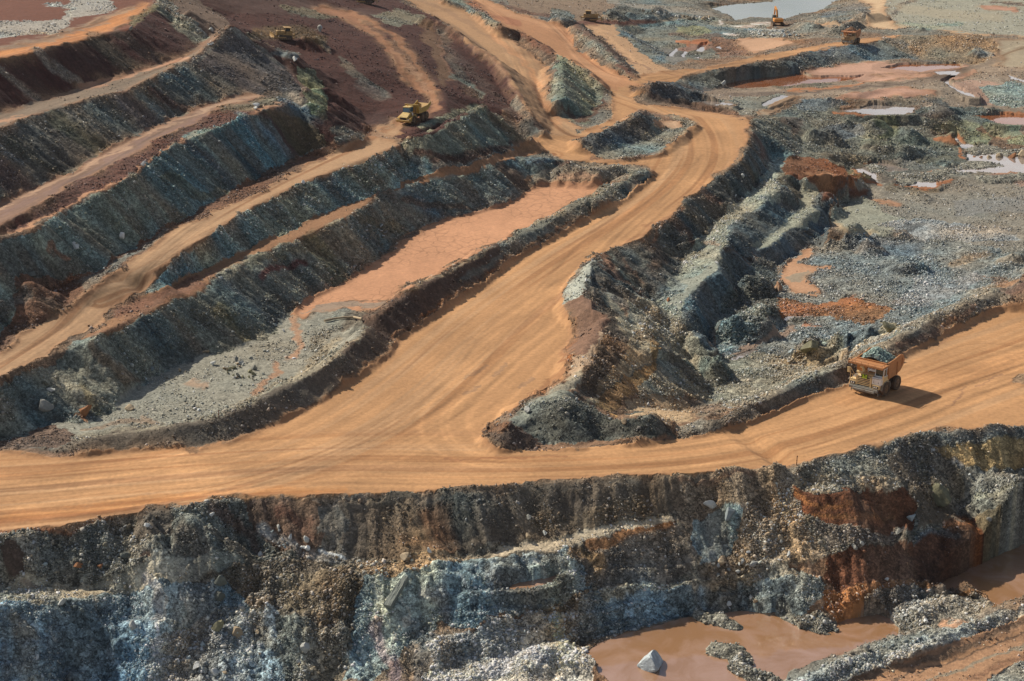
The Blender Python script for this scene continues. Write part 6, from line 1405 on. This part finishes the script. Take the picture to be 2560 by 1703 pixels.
    # deck, ladder, rails, mirror on the right
    bm = BMN(); bm_box(bm, (1.7, -1.65, 1.7), (1.4, .95, .08)); bm_box(bm, (1.5, 0, 2.6), (1.7, 1.8, .05)); obj('deck', bm, MT[paint], T)
    bm = BMN()
    bm_tube(bm, [(2.45, -2.05, 1.0), (2.45, -2.05, 3.1)], .05, 6); bm_tube(bm, [(2.45, -2.05, 3.1), (2.2, -1.2, 1.7)], .035, 6); bm_tube(bm, [(2.45, -1.25, 1.7), (2.45, -1.25, 2.5), (2.45, -1.05, 2.5), (2.45, -1.05, 1.7)], .03, 6)
    bm_tube(bm, [(2.45, -2.05, 2.35), (2.45, -1.3, 2.35)], .03, 6); bm_tube(bm, [(2.4, -1.8, 1.7), (2.4, -1.8, 2.35)], .03, 6)
    bm_tube(bm, [(2.5, -1.2, .5), (2.5, -1.2, 1.7)], .03, 6); bm_tube(bm, [(2.5, -1.6, .5), (2.5, -1.6, 1.7)], .03, 6)
    obj('handrail', bm, MT[paint], T)
    bm = BMN(); bm_tube(bm, [(2.5, -2.05, 2.5), (2.55, -2.45, 2.5), (2.55, -2.45, 3.15), (2.5, -2.05, 3.15)], .035, 6); bm_box(bm, (2.55, -2.3, 2.82), (.08, .32, .62)); obj('mirror', bm, MT[paint], T)
    bm = BMN(); bm_tube(bm, [(2.4, 2.05, 2.4), (2.45, 2.3, 2.5), (2.45, 2.3, 3.0)], .03, 6); bm_box(bm, (2.45, 2.3, 2.75), (.06, .2, .4)); obj('mirror', bm, MT[paint], T)
    # intake, muffler
    bm = BMN(); P_ = [(1.9, -1.35 + .0, 2.55)] + [(1.9, -1.0 + .36 * math.cos(a), 2.9 + .38 * math.sin(a)) for a in [math.pi * (1.1 - .2 * k_) for k_ in range(6)]]
    bm_tube(bm, [(1.95, -.95, 2.5), (1.95, -.62, 2.75), (1.95, -.55, 3.05), (1.95, -.75, 3.3), (1.95, -1.0, 3.33)], .15, 10); bm_tube(bm, [(1.95, -1.4, 2.62), (1.95, -.7, 2.62)], .17, 10); obj('air_intake', bm, MT[paint], T)
    bm = BMN(); bm_tube(bm, [(1.5, -.15, 3.05), (1.5, .75, 3.05)], .2, 12); bm_tube(bm, [(1.3, -.3, 2.6), (1.3, -.3, 3.6)], .07, 8); obj('muffler', bm, MT['white'], T)
    # mudguards
    for s in (-1, 1):
        bm = BMN(); prof = [(1.05 + 1.12 * math.cos(a), .9 + 1.05 * math.sin(a)) for a in [math.pi * k_ / 8 for k_ in range(0, 9)]]; inner = [(1.05 + 1.02 * math.cos(a), .9 + .96 * math.sin(a)) for a in [math.pi * k_ / 8 for k_ in range(8, -1, -1)]]
        bm_prism(bm, prof + inner, s * 1.5, s * 2.12); obj('mudguard', bm, MT['greysteel'], T)
    for x in (1.05,):
        for s in (-1, 1): wheel(T, x, s * 1.9, .88, .58, s)
    for s in (-1, 1):
        wheel(T, -1.75, s * 1.95, .9, .5, s); wheel(T, -1.75, s * 1.34, .9, .5, s)
    # dump body
    side = [(.95, 4.12), (-.6, 4.2), (-2.1, 4.45), (-2.85, 4.25), (-3.3, 3.5), (-3.0, 2.9), (-2.3, 2.35), (-1.1, 2.08), (.45, 2.02), (.75, 2.2)]
    D = BMN()
    for s in (-1, 1): bm_prism(D, side, s * 1.98, s * 2.1)
    bm_prism(D, [(.75, 2.0), (-1.1, 1.95), (-2.4, 2.25), (-3.3, 3.3), (-3.4, 3.45), (-2.4, 2.42), (-1.1, 2.12), (.75, 2.15)], -1.99, 1.99)
    bm_prism(D, [(.95, 4.1), (.55, 2.1), (.7, 2.1), (1.15, 4.1)], -1.99, 1.99)
    db = obj('dump_body', D, MT[body], T)
    bm = BMN(); bm_box(bm, (1.75, -.05, 3.9), (1.9, 4.6, .1)); bm_box(bm, (2.68, -.05, 3.84), (.08, 4.6, .2)); bm_box(bm, (1.75, 2.22, 3.84), (1.9, .08, .18)); bm_box(bm, (1.75, -2.33, 3.84), (1.9, .08, .18)); obj('canopy', bm, MT[body], db)
    bm = BMN()
    for y in (-2.3, -1.4, -.6, .3, 1.2, 2.15): bm_tube(bm, [(2.66, y, 3.9), (2.66, y, 4.22)], .03, 6)
    bm_tube(bm, [(1.2, -2.3, 4.22), (2.66, -2.3, 4.22), (2.66, 2.15, 4.22), (1.2, 2.15, 4.22)], .035, 6); bm_tube(bm, [(2.0, -2.3, 3.9), (2.0, -2.3, 4.22)], .03, 6); bm_tube(bm, [(2.0, 2.15, 3.9), (2.0, 2.15, 4.22)], .03, 6)
    obj('canopy_rail', bm, MT[body], db)
    bm = BMN()
    for s in (-1, 1):
        bm_box(bm, (-1.35, s * 2.15, 2.9), (.09, .12, 1.7)); bm_box(bm, (-2.6, s * 2.14, 3.4), (.08, .08, 1.0)); bm_prism(bm, [(.75, 3.9), (.45, 2.0), (.6, 2.0), (1.0, 3.9)], s * 2.0, s * 2.16)
    bm_box(bm, (-.8, 0, 1.85), (.2, 3.6, .2)); bm_box(bm, (-2.1, 0, 2.05), (.2, 3.6, .2)); obj('body_rib', bm, MT[body], db)
    bm = BMN()
    heap(bm, -2.6, 1.0, -1.95, 1.95, 3.75, 5.35, -.35, -.1, 5, 26, .10)
    ld = obj('load', bm, MT['earth' if load == 'earth' else 'ore'], T, 'heaped load of ' + ('brown earth' if load == 'earth' else 'grey green broken rock'))
    if load == 'ore':
        bm = BMN(); r_ = random.Random(5)
        for k_ in range(230):
            x = r_.uniform(-2.3, .85); y = r_.uniform(-1.75, 1.75); d = math.hypot((x + .35) / 2.25, (y + .1) / 2.05); z = 3.75 + 1.6 * max(0, 1 - d) ** .9
            q = bmesh.ops.create_cube(bm, size=r_.uniform(.14, .42)); M = Matrix.Translation((x, y, z + .04)) @ Euler((r_.uniform(0, 3), r_.uniform(0, 3), r_.uniform(0, 3))).to_matrix().to_4x4() @ Matrix.Diagonal((1, r_.uniform(.5, 1), r_.uniform(.4, .9), 1))
            for v in q['verts']: v.co *= r_.uniform(.7, 1.1)
            bmesh.ops.transform(bm, matrix=M, verts=q['verts'])
        obj('load_rocks', bm, MT['orest'], ld)
    if number:
        bm = BMN(); bm_box(bm, (2.56, -.12, 2.42), (.05, .86, .5)); pl_ = obj('number_plate', bm, MT['black'], T, 'black fleet number plate reading 32')
        bm = BMN()
        def dig(segs, yc):
            W_, H_, t = .24, .36, .075
            S7 = {'a': (0, H_ / 2, W_, t), 'g': (0, 0, W_, t), 'd': (0, -H_ / 2, W_, t), 'f': (-W_ / 2, H_ / 4, t, H_ / 2 + t), 'b': (W_ / 2, H_ / 4, t, H_ / 2 + t), 'e': (-W_ / 2, -H_ / 4, t, H_ / 2 + t), 'c': (W_ / 2, -H_ / 4, t, H_ / 2 + t)}
            for i_, c in enumerate(segs):
                y, z, w, h = S7[c]; bm_box(bm, (2.592 + .0006 * i_, yc + y, 2.42 + z), (.02, w, h))
        dig('abgcd', -.32); dig('abged', .08)          # seen from the front, +y is on the viewer's right
        obj('digits', bm, MT['digit'], pl_, 'fluorescent yellow green digits 32')
    T.scale = (scale,) * 3
    return T
# near truck: front left tyre touches the road here
def place_by_wheel(px, py, head, wx, wy, z=None, sc_=1.0):
    if z is None: gx, gy, gz = hit(px, py)
    else: gx, gy, gz = at(px, py, z)
    h = Vector(head).normalized(); left = Vector((-h.y, h.x))
    c = Vector((gx, gy)) - (h * wx + left * wy) * sc_
    return (c.x, c.y, zat(c.x, c.y)), math.atan2(h.y, h.x)
loc, rz = place_by_wheel(2216, 992, (-.64, -.77), 1.05, 2.19, None, 1.06)
dump_truck('dump_truck', 'cream and orange dump truck numbered 32 hauling grey green rock on the wide tan road', loc, rz, scale=1.06)
loc, rz = place_by_wheel(2139, 111, (-.52, -.86), 1.05, 1.95)
dump_truck('dump_truck', 'dusty brown dump truck loaded with brown earth on the far road', loc, rz, 'brownsteel', 'dustcream', 'dustcream', 'earth', False, None, .92)

def articulated_truck(loc, rz):
    T = thing('articulated_truck', 'bright yellow articulated dump truck with an empty bed on the left haul road', 'dump truck', loc, rz)
    Y_, PY = MT['yellow'], MT['paleyellow']
    bm = BMN(); bm_box(bm, (2.2, 0, 1.15), (4.4, 1.2, .6)); bm_box(bm, (-2.2, 0, 1.1), (5.4, .9, .5)); bm_box(bm, (-.1, 0, 1.3), (1.0, 1.5, .9)); obj('chassis', bm, MT['dark'], T)
    bm = BMN(); bm_prism(bm, [(4.75, 1.0), (4.75, 1.75), (4.55, 1.85), (3.0, 2.62), (3.0, 1.0)], -.98, .98); bmesh.ops.bevel(bm, geom=bm.edges[:], offset=.06, segments=1, affect='EDGES'); obj('hood', bm, PY, T)
    bm = BMN(); bm_box(bm, (4.77, 0, 1.42), (.06, 1.5, .42)); obj('grille', bm, MT['black'], T)
    bm = BMN(); bm_box(bm, (4.75, 0, .92), (.55, 3.3, .5), None, .08); bm_box(bm, (4.3, 0, 1.2), (.9, 2.9, .12)); obj('bumper', bm, Y_, T)
    for s in (-1, 1):
        bm = BMN(); bm_prism(bm, [(3.0, 1.9), (4.6, 1.5), (4.75, 1.2), (4.75, .8), (3.75, .8), (3.6, 1.3), (3.3, 1.75), (2.6, 1.95), (1.9, 1.75), (1.6, 1.2), (1.45, 1.2), (1.7, 1.95), (2.2, 2.15)], s * 1.02, s * 1.66); obj('fender', bm, Y_, T)
        bm = BMN(); bm_box(bm, (4.78, s * 1.3, 1.35), (.06, .3, .2)); obj('headlight', bm, MT['lens'], T)
        for x in (2.6, -1.6, -3.35): wheel(T, x, s * 1.42, .9, .62, s)
    bm = BMN(); bm_box(bm, (2.25, -.1, 1.95), (1.6, 1.75, 1.3), None, .04); cab = obj('cab', bm, Y_, T)
    bm = BMN(); bm_prism(bm, [(1.45, 2.55), (3.1, 2.55), (2.85, 3.55), (1.5, 3.55)], -.92, .72); obj('cab_glass', bm, MT['blueglass'], cab)
    bm = BMN(); bm_box(bm, (2.15, -.1, 3.66), (1.75, 1.8, .24), None, .08); obj('cab_roof', bm, PY, cab)
    bm = BMN()
    for y in (-.94, .74): bm_tube(bm, [(3.1, y, 2.5), (2.88, y, 3.6)], .05, 6); bm_tube(bm, [(1.47, y, 2.5), (1.5, y, 3.6)], .06, 6); bm_tube(bm, [(2.2, y, 2.5), (2.2, y, 3.6)], .05, 6)
    obj('cab_pillars', bm, MT['dark'], cab)
    bm = BMN(); bm_tube(bm, [(2.0, -.3, 3.76), (2.0, -.3, 3.95)], .09, 8); obj('beacon', bm, MT['amber'], cab)
    bm = BMN(); bm_tube(bm, [(4.3, -1.6, 1.3), (4.3, -1.65, 2.7)], .03, 6); bm_box(bm, (4.3, -1.65, 2.75), (.06, .28, .3)); obj('mirror', bm, MT['dark'], T)
    bm = BMN(); bm_tube(bm, [(3.0, .8, 2.9), (3.1, 1.5, 2.6), (3.1, 1.5, 2.0)], .03, 6); bm_box(bm, (3.1, 1.5, 2.3), (.06, .28, .6)); obj('mirror', bm, MT['white'], T)
    bm = BMN(); bm_tube(bm, [(1.6, .95, 1.3), (2.9, 1.0, 2.5)], .04, 6); bm_tube(bm, [(1.3, 1.25, 1.3), (1.3, 1.25, 3.3)], .06, 8); obj('handrail', bm, MT['dark'], T)
    bm = BMN()
    side = [(.75, 3.9), (.25, 3.3), (-.4, 3.02), (-3.6, 3.12), (-5.3, 3.75), (-5.45, 3.2), (-4.3, 2.35), (-3.2, 2.0), (.3, 1.95)]
    for s in (-1, 1): bm_prism(bm, side, s * 1.58, s * 1.68)
    bm_prism(bm, [(.3, 1.9), (-3.2, 1.9), (-4.3, 2.2), (-5.5, 3.1), (-5.45, 3.25), (-4.3, 2.36), (-3.2, 2.05), (.3, 2.05)], -1.59, 1.59)
    bm_prism(bm, [(.8, 3.9), (.3, 1.95), (.16, 1.95), (.66, 3.9)], -1.59, 1.59)
    bed = obj('dump_bed', bm, Y_, T)
    bm = BMN()
    for s in (-1, 1):
        bm_tube(bm, [(.75, s * 1.66, 3.92), (.25, s * 1.66, 3.32), (-.4, s * 1.66, 3.05), (-3.6, s * 1.66, 3.15), (-5.3, s * 1.66, 3.78)], .07, 6)
        for x in (-.6, -1.8, -3.0, -4.1): bm_box(bm, (x, s * 1.71, 2.55), (.1, .07, .9))
    bm_tube(bm, [(.75, -1.66, 3.92), (.75, 1.66, 3.92)], .07, 6); obj('bed_rim', bm, PY, bed)
    return T
loc, rz = place_by_wheel(1036, 313, (-.42, -.91), 2.6, 1.6)
articulated_truck(loc, rz).scale = (.88,) * 3

def tracks(T, x0, x1, yc, w, h, side, mat='dark'):
    bm = BMN(); r = h / 2; prof = [(x0 + r + r * math.cos(a), r + r * math.sin(a)) for a in [math.pi / 2 + math.pi * k_ / 7 for k_ in range(8)]] + [(x1 - r + r * math.cos(a), r + r * math.sin(a)) for a in [-math.pi / 2 + math.pi * k_ / 7 for k_ in range(8)]]
    bm_prism(bm, prof, side * yc - w / 2, side * yc + w / 2)
    n = int((x1 - x0) / .24)
    for k_ in range(n):
        bm_box(bm, (x0 + r + (x1 - x0 - 2 * r) * k_ / n, side * yc, h + .02), (.07, w * 1.02, .05))
    t_ = obj('track', bm, MT[mat], T)
    bm = BMN()
    for k_ in range(6):
        x = x0 + r + (x1 - x0 - 2 * r) * k_ / 5; c = bmesh.ops.create_cone(bm, segments=10, radius1=.16, radius2=.16, depth=w * 1.08, cap_ends=True); bmesh.ops.transform(bm, matrix=Matrix.Translation((x, side * yc, .3)) @ Matrix.Rotation(math.pi / 2, 4, 'X'), verts=c['verts'])
    obj('track_rollers', bm, MT['rim'], t_)
def bulldozer(label, loc, rz, grp=None):
    T = thing('bulldozer', label, 'bulldozer', loc, rz, grp); Dz = MT['dozer']
    for s in (-1, 1): tracks(T, -2.0, 2.0, 1.15, .62, 1.15, s)
    bm = BMN(); bm_box(bm, (1.0, 0, 1.55), (2.3, 1.15, 1.3), None, .08); bm_prism(bm, [(2.15, .9), (2.15, 2.0), (1.9, 2.2), (1.9, .9)], -.58, .58); obj('engine_hood', bm, Dz, T)
    bm = BMN(); bm_box(bm, (-1.2, 0, 1.6), (1.7, 1.5, 1.1), None, .06); bm_box(bm, (-1.75, 0, 2.0), (.9, 1.7, .6), None, .05); bm_box(bm, (-.5, 1.1, 1.4), (2.4, .6, .3)); bm_box(bm, (-.5, -1.1, 1.4), (2.4, .6, .3)); obj('body', bm, Dz, T)
    bm = BMN(); bm_box(bm, (-.75, 0, 2.5), (1.35, 1.35, .95)); cg = obj('cab', bm, MT['glass'], T)
    bm = BMN(); bm_box(bm, (-.8, 0, 3.12), (1.9, 1.8, .16), None, .04); obj('cab_roof', bm, Dz, cg)
    bm = BMN()
    for x in (-1.45, -.05):
        for y in (-.7, .7): bm_box(bm, (x, y, 2.55), (.12, .12, 1.15))
    obj('cab_pillars', bm, Dz, cg)
    bm = BMN(); prof = [(3.35 + .5 * (1 - math.cos(a)) * 1.0, .95 + .85 * math.sin(a)) for a in [-1.15 + 2.3 * k_ / 8 for k_ in range(9)]]; prof2 = [(x - .14, z) for x, z in prof][::-1]
    bm_prism(bm, prof + prof2, -1.95, 1.95); obj('blade', bm, Dz, T)
    bm = BMN()
    for s in (-1, 1): bm_box(bm, (1.6, s * 1.6, .65), (3.6, .16, .26)); bm_tube(bm, [(2.2, s * .5, 2.1), (3.2, s * .7, 1.1)], .08, 8)
    obj('push_arm', bm, Dz, T)
    bm = BMN(); bm_tube(bm, [(1.2, .35, 2.2), (1.2, .35, 3.1)], .08, 8); bm_tube(bm, [(1.6, -.3, 2.2), (1.6, -.3, 2.75)], .12, 8); obj('exhaust', bm, MT['dark'], T)
    bm = BMN(); bm_box(bm, (-2.6, 0, 1.1), (.9, 1.3, .35)); bm_box(bm, (-2.95, 0, .8), (.16, .28, 1.5)); obj('ripper', bm, Dz, T)
    return T
def tilt_to_ground(T, k_=.8):
    n = normal_at(T.location.x, T.location.y, 1.6)
    q = Vector((0, 0, 1)).rotation_difference(Vector((n.x * k_, n.y * k_, n.z)).normalized())
    T.rotation_euler = (q @ Euler((0, 0, T.rotation_euler.z)).to_quaternion()).to_euler()
x, y, z = hit(1477, 53); bulldozer('yellow bulldozer pushing grey rock on the dark red strip near the lake', (x, y, z), math.radians(-8))
x, y, z = hit(709, 97); b1 = bulldozer('yellow bulldozer working on the dark red slope at upper left', (x, y, z), math.radians(205)); b1.scale = (.8,) * 3; tilt_to_ground(b1, .6)
x, y, z = hit(915, 9); bulldozer('bulldozer on dark red ground cut off by the top edge of the photo', (x, y, z), math.radians(170))
x, y, z = hit(1943, 63)
T = thing('excavator', 'orange tracked excavator standing at the shore of the lake', 'excavator', (x, y, z), math.radians(92))
for s in (-1, 1): tracks(T, -2.1, 2.1, 1.45, .62, .95, s)
bm = BMN(); bm_box(bm, (0, 0, .85), (1.6, 2.3, .5)); obj('undercarriage', bm, MT['dark'], T)
bm = BMN(); bm_box(bm, (-1.2, 0, 1.75), (2.4, 3.0, 1.05), None, .12); bm_box(bm, (.7, -.9, 1.6), (1.5, 1.1, .8), None, .06); bm_box(bm, (-2.35, 0, 1.7), (.5, 2.9, 1.0), None, .15); obj('body', bm, MT['exc'], T)
bm = BMN(); bm_box(bm, (-.9, -.2, 2.34), (1.6, 2.0, .12)); obj('engine_cover', bm, MT['greysteel'], T)
bm = BMN(); bm_box(bm, (.7, .95, 2.2), (1.5, 1.0, 1.7), None, .08); cb = obj('cab', bm, MT['glass'], T)
bm = BMN(); bm_box(bm, (.7, .95, 3.1), (1.6, 1.05, .1), None, .03); obj('cab_roof', bm, MT['greysteel'], cb)
bm = BMN()
for a, b_, w0 in [((.6, -.1, 1.8), (2.3, -.1, 4.3), .62), ((2.3, -.1, 4.3), (5.0, -.1, 5.0), .5)]:
    a = Vector(a); b_ = Vector(b_); d = b_ - a; q = bmesh.ops.create_cube(bm, size=1); bmesh.ops.transform(bm, matrix=Matrix.Translation((a + b_) / 2) @ d.to_track_quat('Z', 'Y').to_matrix().to_4x4() @ Matrix.Diagonal((w0 * .8, w0, d.length * 1.05, 1)), verts=q['verts'])
obj('boom', bm, MT['exc'], T)
bm = BMN(); a = Vector((5.2, -.1, 5.2)); b_ = Vector((6.2, -.1, 2.4)); d = b_ - a; q = bmesh.ops.create_cube(bm, size=1); bmesh.ops.transform(bm, matrix=Matrix.Translation((a + b_) / 2) @ d.to_track_quat('Z', 'Y').to_matrix().to_4x4() @ Matrix.Diagonal((.4, .4, d.length, 1)), verts=q['verts']); obj('stick', bm, MT['exc'], T)
bm = BMN(); bm_prism(bm, [(5.6, 2.4), (6.5, 2.3), (6.7, 1.5), (6.0, 1.1), (5.4, 1.5)], -.75, .55); obj('bucket', bm, MT['dark'], T)
bm = BMN(); bm_tube(bm, [(1.0, -.1, 2.4), (2.0, -.1, 3.2)], .1, 8); obj('boom_cylinder', bm, MT['greysteel'], T)

# ------------------------------------------------------------------ thin dusty air
bm = BMN(); bm_box(bm, (0, 410, 44), (900, 980, 130))
hz_m = bpy.data.materials.new('haze'); hz_m.use_nodes = True
hn_ = hz_m.node_tree; hn_.nodes.remove(hn_.nodes['Principled BSDF'])
pv = hn_.nodes.new('ShaderNodeVolumePrincipled'); pv.inputs['Color'].default_value = (.86, .90, .96, 1); pv.inputs['Density'].default_value = .00003; pv.inputs['Anisotropy'].default_value = .3
hn_.links.new(pv.outputs[0], hn_.nodes['Material Output'].inputs['Volume'])
hz = obj('haze', bm, hz_m); hz['kind'] = 'stuff'; hz['label'] = 'thin dusty air over the pit'
